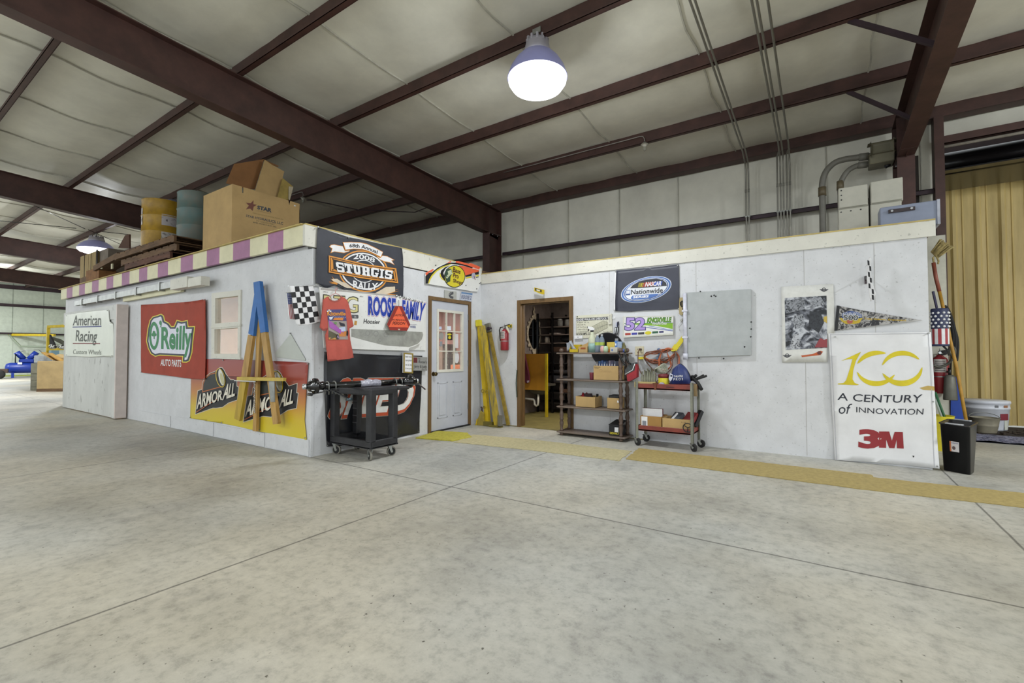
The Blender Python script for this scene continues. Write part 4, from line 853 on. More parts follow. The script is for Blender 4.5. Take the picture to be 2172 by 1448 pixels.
# bungee cord, bracket sign, extinguisher
b = MB(); q0, q1 = onY(1096.5, 787, YC-.03), onY(1096.5, 838, YC-.03); b.tube([q0+Vector((0, 0, .02)), q0, (q0+q1)/2+Vector((-.01, -.01, 0)), q1, q1-Vector((0, 0, .03))], .008, flat('#26382c')); b.solo('bungee_cord', 'dark bungee cord hanging on the brown doorway frame', 'cord')
s = Sheet('C', Y2, .06); sg = thing('hanging_sign', 'small yellow bracket sign sticking out over the open doorway', 'sign', s.P((290, 110)))
b = pr(s, [(240, 42), (335, 66), (335, 108), (312, 108), (240, 78)], .10, .012, M_YEL); b.bar(s.P((332, 85), .10), s.P((332, 85), 0), .012, .035, M_YEL); b.build('plate', sg, world=True)
pr(s, [(248, 48), (312, 66), (312, 90), (248, 72)], .102, .002, flat('#3f3415')).build('label_panel', sg, world=True); pr(s, [(262, 58), (295, 68), (295, 82), (262, 72)], .1035, .002, flat('#cfc9a8')).build('label_text', sg, world=True)
def extinguisher(name, label, x, y, z, r, h, wall_y, hose_side=-1, sx=1):
    e = thing(name, label, 'fire extinguisher', (x, y, z)); M_RED = mat('extinguisher_red', '#8f2a30', .3, var=.05)
    MB().lathe([(r*.9, 0), (r, .012), (r, h*.8), (r*.85, h*.9), (r*.4, h*.97), (r*.4, h)], (0, 0, 0), m=M_RED, seg=24).build('cylinder', e)
    b = MB(); b.lathe([(.02, h), (.022, h+.03), (.018, h+.05)], (0, 0, 0), m=M_ZINC, seg=12); b.bar((-.01*sx, 0, h+.05), (.10*sx, 0, h+.075), .02, .012, M_DARK); b.bar((-.01*sx, 0, h+.03), (.08*sx, 0, h+.02), .02, .01, M_DARK); b.cyl((.0, -.03, h+.03), (0, -.012, h+.03), .018, m=M_CHROME, seg=12); b.tube([(0, 0, h+.05), (0, 0, h+.09)], .005, M_ZINC); b.build('valve', e)
    b = MB(); d = hose_side; b.tube([(d*.02, 0, h+.035), (d*(r+.01), -.01, h+.03), (d*(r+.025), -.015, h-.02), (d*(r+.02), -.01, h*.75), (d*(r+.015), -.005, h*.45)], .011, M_RUBBER); b.build('hose', e)
    b = MB(); b.sheet(lambda u, v: Vector(((r+.001)*math.sin(-.9+1.5*u), -(r+.001)*math.cos(-.9+1.5*u), h*(.55+.34*v))), 10, 2, flat('#b9b3ac')); 
    for q in range(6): b.sheet(lambda u, v: Vector(((r+.002)*math.sin(-.75+1.2*u), -(r+.002)*math.cos(-.75+1.2*u), h*(.585+.048*q+.02*v))), 8, 1, flat('#4c4648'))
    b.build('label', e)
    b = MB(); b.lathe([(r+.002, h*.42), (r+.002, h*.45)], (0, 0, 0), m=M_ZINC, seg=20, cap=False); b.box((-.02, r*.8, h*.1), (.02, wall_y-y, h*.9), M_ZINC); b.build('wall_bracket', e)
    return e
q = onY(1070.4, 743, YC-.09); extinguisher('fire_extinguisher', 'red fire extinguisher hung on the white wall beside the yellow steel bars', q.x, YC-.09, q.z, .07, .36, YC)
s = Sheet('C', R2, .05); b = pr(s, [(450, 110), (518, 107), (518, 150), (490, 150), (450, 125)], .03, .006, M_YEL); pr(s, [(492, 116), (512, 114), (512, 142), (492, 142)], .032, .002, flat('#56602f'), b); b.bar(s.P((500, 128), .024), s.P((500, 128), 0), .012, .012, M_YEL); b.solo('wall_tag', 'small yellow tag bracket behind the fire extinguisher on the white wall', 'tag')
b = pr(s, [(440, 140), (460, 135), (488, 215), (478, 220)], .17, .004, flat('#d8d2b8')); b.solo('inspection_tag', 'cream paper tag hanging from the fire extinguisher valve', 'tag')
# yellow steel bars leaning in the corner
M_YST = mat('scraped_yellow', '#cfb01e', .5, var=.1, scale=6, col2='#55574a', stretch=(3, 3, .5))
def R2p(p): return (R2[0]+p[0]*R2[2], R2[1]+p[1]*R2[2])
def lean(name, label, bt, tp, w, t, m, yb, fx=None):
    B = onZ(*R2p(bt), 0.0); T = onY(*R2p(tp), yb); r = thing(name, label, 'steel bar', (B.x, B.y, 0), 0, 'yellow steel bars leaning in the corner')
    up = Vector((0, -1, 0)); n = (T-B).normalized(); B2 = B+n*.02+Vector((0, 0, .035*abs(n.y)+.002))
    b = MB(); b.bar(B2, T, w, t*.15, m, up); x = up.cross(n).normalized(); y = n.cross(x)
    for s_ in (-1, 1): b.bar(B2+x*s_*w*.46+y*(-t*.5), T+x*s_*w*.46+y*(-t*.5), w*.08, t, m, up)
    b.build('channel', r, world=True); return r, B2, T, x, y, n
r, B, T, x, y, n = lean('steel_bar', 'tall yellow steel channel leaning in the corner nearest the half-glass door', (200, 1402), (96, 118), .08, .06, mat('bright_yellow_steel', '#cdae1c', .5, var=.08), YC-.13)
MB().bar(T-n*.02, T+n*.09, .085, .075, YEL, (0, -1, 0)).build('end_cap', r, world=True)
for f, rr in ((.33, .028), (.17, .018)):
    b = MB(); c = B+(T-B)*f-y*.0+Vector((0, -.045, 0)); b.tube([c+Vector((rr*math.cos(t), 0, rr*math.sin(t))) for t in [2*math.pi*k/10 for k in range(10)]], .007, mat('rusty_yellow', '#8d7a26', .7), 6, closed=True); b.build('ring', r, world=True)
MB().box((B.x-.03, B.y-.07, .005), (B.x+.15, B.y+.0, .075), mat('olive_steel', '#6f6428', .6)).build('foot', r, world=True)
r, B, T, x, y, n = lean('steel_bar', 'scraped yellow steel channel with bare grey patches, in front of the other bars', (322, 1422), (122, 128), .09, .06, M_YST, YC-.3)
b = MB(); c = B+(T-B)*.335+Vector((-.05, -.05, 0)); b.tube([c+Vector((.028*math.cos(t), 0, .028*math.sin(t))) for t in [2*math.pi*k/10 for k in range(10)]], .007, MATS['rusty_yellow'], 6, closed=True); b.build('ring', r, world=True)
b = MB(); b.box((B.x-.12, B.y-.05, .004), (B.x+.11, B.y+.03, .03), MATS['olive_steel']); b.box((B.x+.06, B.y-.05, .02), (B.x+.11, B.y+.02, .2), mat('worn_grey_steel', '#6b685a', .6)); b.build('foot', r, world=True)
lean('steel_bar', 'short yellow steel bar behind the scraped one', (300, 1395), (178, 212), .05, .03, mat('bright_yellow_steel', '#c7a81b'), YC-.05)
r, B, T, x, y, n = lean('steel_bar', 'thin rusty yellow bar with a grey bracket head, leaning nearest the extinguisher', (468, 1412), (222, 190), .055, .035, mat('rust_yellow_steel', '#9a8230', .6, var=.2, scale=9), YC-.11)
b = MB(); b.bar(T-n*.02, T+n*.13, .11, .05, MATS['worn_grey_steel'], (0, -1, 0), .006); b.cyl(T+n*.04-y*.0+Vector((.03, -.05, 0)), T+n*.04+Vector((.03, .02, 0)), .03, m=M_STEELD); b.build('bracket_head', r, world=True)
B = onZ(*R2p((95, 1400)), 0); b = MB(); b.prism([(B.x-.08, B.y, .003), (B.x+.09, B.y, .003), (B.x+.09, B.y, .20), (B.x+.04, B.y, .26), (B.x-.02, B.y, .12)], (0, .04, 0), mat('dirty_yellow', '#a08c3a', .6, var=.15)); b.tube([B+Vector((.05, .02, .2)), B+Vector((.05, .02, .30)), B+Vector((.03, .02, .31))], .014, M_STEELD); b.bar(B+Vector((-.05, -.015, .003)), B+Vector((-.03, -.01, .11)), .02, .012, M_YEL); b.solo('steel_bracket', 'small dirty yellow steel bracket on the floor in the corner', 'bracket')
# livestock poster etc.
s = Sheet('C', Y4, .012)
s.poly([(392, 182), (1310, 132), (1312, 205), (395, 255)], flat('#1c1c1e'), 1); s.text('ROOSE WALK-ON LIVESTOCK TRAILER', [(402, 195), (1395, 138), (1395, 190), (402, 245)], WH, 2, bold=.03)
for k, (t, w) in enumerate((('Rugged 18, 16', 300), ('18 & 20 Ft', 215), ('US Toll Free', 230), ('1-800-552-3276', 335), ('1-2 CENTER GATE', 290))): s.text(t, [(412, 272+60*k), (412+w, 266+58*k), (412+w, 300+58*k), (412, 306+60*k)], flat('#4c4c46'), 1)
s.text('ROOSE MFG. CO.', [(400, 560), (780, 540), (780, 600), (400, 612)], flat('#1c1c1e'), 1, bold=.03); s.text('P.O. Box 322', [(1085, 510), (1300, 500), (1300, 530), (1085, 540)], flat('#4c4c46'), 1); s.text('Pella, Iowa 50219', [(1018, 565), (1300, 552), (1300, 580), (1018, 590)], flat('#4c4c46'), 1)
tl = [(775, 405), (1080, 240), (1195, 285), (1195, 420), (880, 580), (780, 545)]; s.poly(inset(tl, 4), flat('#b5b39c'), 1, 'drawing')
s.line(tl, 6, flat('#77766a'), 2, 'drawing', True)
for k in range(7): s.line([(790+62*k, 400-33*k), (895+45*k, 575-24*k)], 4, flat('#85847a'), 2, 'drawing')
s.line([(775, 470), (1195, 330)], 5, flat('#85847a'), 2, 'drawing'); s.line([(880, 470), (1195, 320)], 5, flat('#85847a'), 3, 'drawing'); s.line([(385, 110), (395, 610), (1310, 590), (1320, 70)], 4, flat('#6d6c60'), 1, 'drawing')
s.done('poster', 'cream livestock trailer poster with a black heading behind the wooden shelf unit', 'poster', [(385, 112), (1300, 58), (1335, 655), (900, 675), (545, 690), (385, 685)], thick=.008, base='board', m=flat('#cfcdb9'), rigid=True, extra={'nail': nails(s, [(420, 140)], K)})
s = Sheet('C', Y4, .035); b = pr(s, [(1212, 62), (1288, 58), (1292, 322), (1208, 332)], .035, .02, flat('#d3d1c2')); pr(s, [(1238, 90), (1262, 89), (1262, 290), (1238, 292)], .036, .002, flat('#a9a79b'), b); b.solo('thermometer', 'narrow cream thermometer strip over the livestock poster', 'thermometer')
b = pr(s, [(340, 622), (552, 615), (550, 698), (340, 706)], .03, .006, WH); pr(s, [(425, 652), (440, 651), (440, 676), (425, 677)], .031, .002, NAVY, b); b.solo('paper_note', 'blank white note on the wall under the livestock poster', 'note')
pl = thing('pliers', 'pliers with dark and chrome handles hanging beside the livestock poster', 'pliers', s.P((1420, 600)))
pr(s, [(1430, 300), (1455, 258), (1475, 262), (1470, 340), (1440, 400), (1425, 380)], .03, .015, NAVY).build('jaws', pl, world=True); pr(s, [(1395, 310), (1420, 275), (1450, 400), (1400, 405)], .025, .01, flat('#b9bed2')).build('jaws', pl, world=True)
for o in (((1375, 400), (1430, 402), (1400, 540), (1385, 600), (1358, 590)), ((1420, 400), (1470, 395), (1468, 470), (1440, 600), (1412, 590), (1430, 500))): pr(s, o, .035, .018, M_DARK).build('handle', pl, world=True); pr(s, [(p[0]*.4+o[0][0]*.2+.4*(1395 if o[0][0] < 1400 else 1440), p[1]*.75+120) for p in o], .037, .003, M_CHROME).build('handle_inlay', pl, world=True)
# number 52 panel
s = Sheet('C', Y6, .035)
s.poly([(205, 818), (520, 812), (830, 812), (830, 890), (620, 850), (205, 826)], flat('#7fae28'), 1); s.line([(205, 822), (830, 812)], 5, GRN, 2); s.line([(520, 850), (828, 905)], 6, flat('#5a86b8'), 2); s.line([(480, 868), (828, 915)], 7, BLU, 1)
for t, q in (('52', [(235, 752), (470, 752), (465, 895), (222, 900)]),): s.text(t, q, flat('#4a4a78'), 2, bold=.07); s.text(t, q, flat('#a98fd0'), 3, bold=.03)
s.text('KNOXVILLE', [(510, 748), (808, 742), (802, 800), (500, 806)], flat('#2f6a30'), 3, bold=.07); s.text('KNOXVILLE', [(512, 750), (806, 745), (800, 796), (504, 800)], flat('#7fae28'), 4, bold=.0)
s.text('WINGNATURES', [(565, 812), (752, 808), (748, 832), (560, 836)], WH, 4, bold=.03)
for p, c, w in (([(217, 942), (288, 940), (288, 968), (217, 972)], '#a03a2c', 'A'), ([(300, 938), (372, 934), (372, 962), (300, 966)], '#3a3a9a', 'A'), ([(382, 934), (462, 929), (462, 958), (382, 962)], '#3b3b40', 'A'), ([(564, 922), (640, 916), (640, 944), (564, 950)], '#2b5a40', 'A'), ([(652, 918), (710, 914), (710, 936), (652, 940)], '#26265e', 'A')): s.poly(p, flat(c), 1, 'sponsor_tag')
s.poly(ell(512, 940, 42, 22, -4), flat('#cfc42c'), 1, 'sponsor_tag')
fr = [(190, 730), (835, 718), (832, 965), (188, 1003)]
s.ring(fr, [(208, 742), (828, 732), (826, 945), (205, 985)], flat('#c9c9bd'), 2, 'panel_lip')
s.done('race_car_panel', 'white race car tail panel with a lilac number 52 under the black flag', 'car panel', fr, thick=.028, base='panel', m=M_PANEL, rigid=True)
# black series flag
s = Sheet('C', Y6, .008, lambda a, b: .006+.005*math.sin(9*a+4*b)*math.sin(3*a)+.008*math.exp(-((b-1.98)/.06)**2)*(1+math.sin(5*a)), .07)
E1 = lambda r, q=0: ell(490, 385, 325*r-q, 150*r-q, -15.5, 36)
s.poly(E1(1.015, -2), flat('#cdd3de'), 1, 'emblem'); s.poly(E1(1., 3), flat('#3f66a8'), 2, 'emblem'); s.poly(E1(.93, 3), flat('#cdd3de'), 3, 'emblem'); s.poly(E1(.9, 4), flat('#36528c'), 4, 'emblem'); s.poly(E1(.87, 6), flat('#d5d8de'), 5, 'emblem')
s.poly([(285, 372), (320, 330), (400, 285), (500, 258), (620, 247), (700, 262), (745, 300), (755, 340), (600, 352), (400, 368)], flat('#2b2c35'), 6, 'emblem')
for k, c in enumerate(('#cfc02a', '#cfc02a', '#cfc02a', '#cfc02a', '#cf8a2c', '#a8392f')): w = 4 if k < 3 else 10; x = 388+11*k+(8 if k > 3 else 0)+(6 if k > 4 else 0); s.poly([(x+14, 302), (x+14+w, 301), (x+w, 356), (x, 357)], flat(c), 7, 'emblem')
s.poly([(475, 296), (700, 280), (685, 335), (460, 352)], flat('#a8392f'), 7, 'emblem'); s.poly([(600, 287), (700, 280), (685, 335), (585, 342)], flat('#3a56b0'), 7.5, 'emblem'); s.text('NASCAR', [(492, 294), (690, 280), (680, 335), (478, 350)], WH, 8, bold=.03)
s.text('Nationwide', [(300, 392), (702, 362), (700, 425), (298, 450)], flat('#1d1e26'), 6, bold=.015); s.ring([(228, 395), (290, 390), (287, 455), (228, 460)], [(236, 402), (282, 398), (280, 438), (236, 442)], flat('#7d8fb8'), 6, 'emblem'); s.poly([(230, 446), (287, 441), (287, 455), (228, 460)], flat('#36528c'), 7, 'emblem')
s.poly([(300, 490), (315, 468), (345, 460), (660, 440), (620, 468), (540, 500), (440, 515), (320, 518), (303, 508)], flat('#3f66a8'), 6, 'emblem'); s.text('SERIES', [(335, 468), (530, 458), (520, 490), (328, 500)], WH, 7, bold=.03)
P = [(105, 145), (300, 128), (490, 112), (700, 90), (905, 65), (912, 300), (912, 632), (700, 648), (480, 652), (300, 668), (92, 662), (98, 400)]
s.done('banner', 'black flag with a tilted blue oval emblem on the long white wall', 'banner', P, m=mat('black_nylon_flag', '#383a46', .5, var=.08, scale=4), extra={'grommet': nails(s, [(95, 155), (890, 80), (80, 650), (905, 630)])})
s = Sheet('C', Y6, .012); b = pr(s, [(86, 146), (106, 145), (94, 664), (74, 664)], .012, .004, WH); b.solo('flag_hem', 'white hem strip along the edge of the black oval flag', 'hem')
# clip board with glasses
s = Sheet('C', Y6, .02); cb = thing('hook_board', 'tan board with dark glasses hanging on it beside the white conduit', 'board', s.P((935, 715)))
pr(s, [(912, 490), (962, 486), (960, 690), (945, 715), (910, 700), (905, 650)], .02, .015, flat('#a8976a')).build('board', cb, world=True)
g = MB(); g.tube([s.P((945+14*math.cos(t), 570+40*math.sin(t)), .035) for t in [2*math.pi*k/12 for k in range(12)]], .006, K, 6, True); g.tube([s.P(p, .035) for p in ((955, 535), (925, 545), (925, 590))], .006, K); g.tube([s.P(p, .035) for p in ((950, 625), (958, 645), (950, 660))], .006, K); g.solo('safety_glasses', 'dark safety glasses hanging on the tan board', 'glasses')
# grey panel and conduit
s = Sheet('C', Y6, .05); gp = thing('wall_panel', 'large square speckled grey metal panel mounted on the long white wall', 'panel', s.P((1410, 1250)))
pr(s, [(985, 425), (1825, 378), (1825, 1222), (985, 1250)], .05, .05, mat('speckled_grey', '#a6aaaa', .45, var=.06, scale=5, specks=.15)).build('panel', gp, world=True)
for p in ((1180, 410), (1355, 458), (1320, 470), (1375, 470), (1045, 880), (1015, 1000), (1745, 1118), (1830, 800), (1830, 890), (1825, 990), (1478, 1268), (1160, 1260)): 
    q = s.P(p, .052); MB().ball(q, .01, M_DARK, 8, (1, .3, 1)).build('mark', gp, world=True)
cd = thing('conduit', 'white plastic conduit running down beside the grey panel', 'conduit', s.P((980, 1275), .03)); a, c = s.P((980, 435), .06), s.P((975, 1262), .06); c.x = a.x
MB().cyl(a, c, .024, m=mat('white_plastic_pipe', '#cfd0dc', .4)).build('pipe', cd, world=True); MB().cyl(c+Vector((0, 0, .06)), c-Vector((0, 0, .02)), .03, m=MATS['white_plastic_pipe']).build('end_fitting', cd, world=True)
for f in (.27, .68): q = a+(c-a)*f; MB().box((q.x-.035, q.y-.028, q.z-.012), (q.x+.035, q.y+.06, q.z+.012), MATS['white_plastic_pipe']).build('strap', cd, world=True)
s = Sheet('C', Y6, .02); b = pr(s, [(915, 775), (955, 748), (955, 770), (930, 800)], .02, .01, flat('#a9a9a3')); b.tube([s.P(p, .02) for p in ((925, 800), (890, 840), (900, 890), (918, 912))], .003, WH); b.solo('cable_stub', 'small grey stub with a loose white wire beside the conduit', 'wire')
# black and white photo poster, pennant, flags
s = Sheet('C', Y7, .008, waves(.002, (3, 7, 0, 1)), .12)
mb_ = blotch('crowd_photo', '#1f2228', '#b9bcc2', 9, .40, .60, extra=(.5, '#6c6f78'))
s.poly([(135, 568), (630, 540), (640, 1155), (148, 1180)], mb_, 1, 'photo_print')
for p, c in (([(250, 770), (350, 760), (380, 900), (260, 940), (235, 850)], '#9da0a6'), ([(430, 720), (560, 740), (600, 860), (540, 980), (420, 900)], '#33363c'), ([(230, 1010), (300, 980), (320, 1160), (200, 1165)], '#b5b7bc'), ([(150, 600), (370, 560), (370, 700), (150, 750)], '#878a90'), ([(440, 560), (560, 550), (620, 640), (440, 690)], '#96999f')): s.poly(p, blotch('crowd_'+c[1:], '#22252b', c, 30, .36, .55), 2, 'photo_print')
s.poly([(490, 1150), (540, 1060), (560, 1040), (600, 1060), (638, 1050), (638, 1150)], flat('#8c3a40'), 3, 'photo_print'); s.poly([(596, 790), (636, 780), (636, 865), (596, 840)], flat('#b9a046'), 3, 'photo_print'); s.poly([(330, 1245), (460, 1230), (560, 1190), (590, 1200), (560, 1240), (340, 1265)], flat('#b5562a'), 1, 'car_print'); s.poly(ell(545, 1215, 26, 22, n=14), flat('#5c2b26'), 2, 'car_print')
for x, y in ((600, 470), (165, 1248)):
    s.ring(ell(x, y, 25, 26, n=18), ell(x, y, 17, 18, n=18), flat('#3b3c40'), 1, 'wing_emblem|%d' % x); s.poly([(x-55, y-8), (x+55, y-8), (x+30, y+14), (x-30, y+14)], flat('#55565a'), 1, 'wing_emblem|%d' % x)
s.done('poster', 'white poster with a black and white crowd photo beside the race pennant', 'poster', [(95, 435), (400, 418), (710, 400), (722, 700), (730, 985), (642, 985), (642, 1325), (105, 1328)], m=flat('#d2d2cd'), thick=.002, base='paper')
s = Sheet('C', Y7, .01, waves(.003, (5, 3, 0, 1)), .1)
s.poly([(785, 662), (1000, 705), (1300, 755), (1700, 822), (1300, 880), (1000, 920), (765, 945)], blotch('old_race_photo', '#26262b', '#a5a3a0', 22, .42, .58), 1, 'photo_print')
for p, c in (([(812, 800), (815, 750), (870, 728), (930, 722), (1000, 735), (1045, 765), (1050, 800)], '#2b4a86'), ([(780, 800), (850, 815), (1000, 812), (1060, 800), (1020, 860), (960, 875), (860, 875), (810, 845)], '#b9a02c')): s.poly(p, flat(c), 2, 'emblem')
s.poly(ell(905, 845, 35, 26), flat('#a8564a'), 3, 'emblem'); s.text('INDIANAPOLIS', [(825, 742), (1038, 750), (1040, 795), (820, 790)], WH, 3, bend=12); s.text('500', [(835, 770), (1000, 772), (998, 830), (832, 828)], flat('#d5d5d0'), 4, bold=.07); s.text('500', [(835, 770), (1000, 772), (998, 830), (832, 828)], flat('#25272e'), 5, bold=.01)
s.text('Tony Hulman, Grandstand', [(1075, 800), (1565, 822), (1565, 845), (1080, 828)], flat('#c9a82c'), 3, bold=.02)
s.done('pennant', 'triangular race pennant with blue and yellow emblem above the white innovation banner', 'pennant', [(750, 655), (786, 662), (1200, 738), (1762, 830), (1400, 875), (1000, 922), (760, 950), (725, 950)], m=flat('#a5a3a0'), thick=.003, base='felt')
b = pr(s, [(750, 655), (785, 658), (760, 950), (724, 953)], .018, .006, K); b.solo('pennant_edge', 'black binding strip along the wide end of the race pennant', 'binding')
s = Sheet('C', Y7, .12, lambda a, b: .02*math.sin(40*a)+.02, .03)
for k in range(7): 
    y = 120+68*k; x = 1112+ (0 if k < 4 else (k-4)*16)+3*k; s.poly([(x+(18 if k % 2 else 0), y), (x+(40 if k % 2 else 22), y+8), (x+(44 if k % 2 else 26), y+66), (x+(22 if k % 2 else 4), y+58)], K, 1, 'checks')
b = MB(); b.bar(s.P((1095, 310), .0), s.P((1095, 355), .12), .012, .012, M_DARK); b.prism([s.P(p, .02) for p in ((1078, 310), (1105, 305), (1108, 395), (1080, 400))], (0, .02, 0), flat('#3b2f33'))
s.done('checkered_flag', 'narrow furled checkered flag on a bracket above the race pennant', 'flag', [(1140, 82), (1156, 115), (1150, 260), (1165, 390), (1210, 525), (1180, 570), (1150, 610), (1115, 440), (1105, 350), (1114, 120)], m=WH, extra={'bracket': b})
# white innovation banner
s = Sheet('C', Y8, .016, lambda a, b: .006*(1+math.sin(7*a-6*b))+.004*math.sin(15*a+11*b)+.012*max(0, .25-b)*2, .08)
Y_ = flat('#cdbb16')
s.poly([(192, 330), (280, 290), (378, 245), (330, 330), (305, 420), (298, 500), (320, 535), (360, 550), (345, 555), (160, 548), (165, 540), (215, 535), (240, 510), (275, 400), (300, 310), (250, 315)], Y_, 1, 'emblem')
def crescent(pts, part='emblem'): s.poly(pts, Y_, 1, part)
def arcband(cx, cy, r0, r1, q0, q1, a0, a1, n=24):
    o, i = [], []
    for k in range(n+1):
        t = math.radians(a0+(a1-a0)*k/n); w = math.sin(math.pi*k/n)**.5
        o.append((cx+r0*math.cos(t), cy+q0*math.sin(t))); i.append((cx+(r0-(r0-r1)*w)*math.cos(t), cy+(q0-(q0-q1)*w)*math.sin(t)))
    crescent(o+i[::-1])
arcband(520, 400, 185, 145, 165, 120, 195, 300); arcband(520, 400, 185, 150, 165, 118, 20, 170); arcband(760, 400, 190, 150, 165, 120, 190, 330); arcband(760, 400, 190, 145, 165, 112, -5, 165)
T1 = flat('#202430')
s.text('A CENTURY', [(165, 625), (948, 640), (935, 712), (160, 692)], T1, 1, bold=.005, bend=-14); s.text('of', [(172, 728), (298, 728), (268, 822), (170, 822)], T1, 1); s.text('INNOVATION', [(335, 758), (960, 772), (955, 828), (335, 808)], T1, 1, bend=-8)
s.text('3', [(378, 972), (535, 980), (535, 1135), (374, 1130)], flat('#8c2329'), 1, bold=.05); s.poly([(545, 985), (640, 985), (665, 1070), (690, 988), (766, 990), (776, 1145), (712, 1142), (710, 1060), (690, 1142), (640, 1140), (612, 1060), (612, 1138), (545, 1135)], flat('#8c2329'), 1, 'lettering')
P = [(70, 75), (400, 68), (1030, 62), (1045, 300), (1062, 600), (1085, 1000), (1108, 1330), (800, 1300), (500, 1272), (135, 1250), (110, 800), (90, 300)]
s.poly([(920, 580), (1000, 560), (1060, 568), (1062, 605), (960, 600)], flat('#b59a52'), 1, 'stain'); s.poly([(855, 1210), (875, 1212), (868, 1230)], K, 1, 'stain'); s.line([(95, 80), (118, 600), (150, 1248)], 5, flat('#a9a9b0'), 1, 'hem'); s.line([(1005, 65), (1030, 500), (1060, 1322)], 5, flat('#a9a9b0'), 1, 'hem'); s.line([(100, 85), (1010, 75)], 4, flat('#a9a9b0'), 1, 'hem')
s.done('banner', 'tall white banner with yellow numeral 100 at the end of the long wall', 'banner', P, m=mat('white_canvas', '#d9d9da', .6, var=.04, scale=3), extra={'grommet': nails(s, [(1008, 72), (138, 106), (1085, 1308), (1048, 708)])})
# ================================================================ service cart with the axle
ct = thing('service_cart', 'black two-tray plastic service cart in front of the black vinyl banner', 'cart', (-4.59, 3.645, 0))
X0, X1, y0c, y1c = -4.96, -4.215, 3.44, 3.85
def tray(b, x0, x1, y0, y1, z0, z1, t=.022, m=M_BLACK, bev=.012):
    b.box((x0, y0, z0), (x1, y1, z0+.018), m)
    for lo, hi in (((x0, y0), (x1, y0+t)), ((x0, y1-t), (x1, y1)), ((x0, y0+t), (x0+t, y1-t)), ((x1-t, y0+t), (x1, y1-t))): b.box((lo[0], lo[1], z0), (hi[0], hi[1], z1), m, min(bev, t*.4))
    return b
tray(MB(), X0, X1, y0c, y1c, .135, .228).build('lower_tray', ct, world=True)
b = MB(); b.box((X0, y0c, .735), (X1, y1c, .815), M_BLACK, .02, seg=2); b.box((X0+.02, y1c, .775), (X1, y1c+.19, .815), M_BLACK, .018, seg=2); b.box((X0+.05, y0c+.05, .815), (X1-.05, y1c+.1, .819), mat('worn_black', '#3a3a3e', .45, var=.2, scale=20)); b.build('top_tray', ct, world=True)
for x in (X0, X1-.085):
    for y in (y0c, y1c-.085):
        b = MB(); b.box((x, y, .20), (x+.085, y+.085, .76), M_BLACK, .014, seg=2)
        for z in (.34, .43, .52, .61):
            if y > 3.6 and x < -4.8: b.box((x+.006, y-.004, z), (x+.079, y+.02, z+.008), mat('rib_grey', '#5a5a5c'))
        b.build('corner_post', ct, M_BLACK, world=True)
def caster(root, x, y, r, top, rot=0., m=M_RUBBER, tread=None):
    w = thing('caster', '', None, (x, y, 0), rot); del w['label']; w.parent = root; w.location = (x-root.location.x, y-root.location.y, 0)
    b = MB(); b.lathe([(r*.82, -.014), (r, -.011), (r, .011), (r*.82, .014)], (0, 0, r), (0, 1, 0), tread or m, 22); b.lathe([(r*.8, -.016), (r*.8, .016)], (0, 0, r), (0, 1, 0), m, 18); b.lathe([(r*.25, -.02), (r*.25, .02)], (0, 0, r), (0, 1, 0), M_ZINC, 10)
    b.build('wheel', w)
    b = MB()
    for s_ in (-1, 1): b.prism([(-r*.2, s_*.021, r*.75), (r*.2, s_*.021, r*.75), (-r*.1, s_*.021, top-.012), (-r*.8, s_*.021, top-.012)], (0, .003*s_, 0), M_ZINC)
    b.box((-r*.9, -.026, top-.014), (r*.1, .026, top-.004), M_ZINC); b.cyl((-r*.4, 0, top-.006), (-r*.4, 0, top+.004), .014, m=M_ZINC, seg=10); b.build('fork', w)
for x, y, a in ((X0+.075, y0c+.05, .3), (X1-.06, y0c+.05, -.4), (X0+.075, y1c-.06, 1.9), (X1-.06, y1c-.05, 1.2)): caster(ct, x, y, .055, .135, a, tread=mat('grey_tread', '#7d7a70', .7))
ax = thing('trailer_axle', 'black trailer axle with hubs lying across the service cart', 'axle', (-4.52, 3.56, .82)); A, B = Vector((-4.60, 3.10, .858)), Vector((-4.425, 4.13, .858)); dr = (B-A).normalized(); M_AX = mat('gloss_black', '#0c0c0e', .18, var=.05, coat=.4)
MB().cyl(A, B, .036, m=M_AX, seg=20).build('axle_tube', ax, world=True)
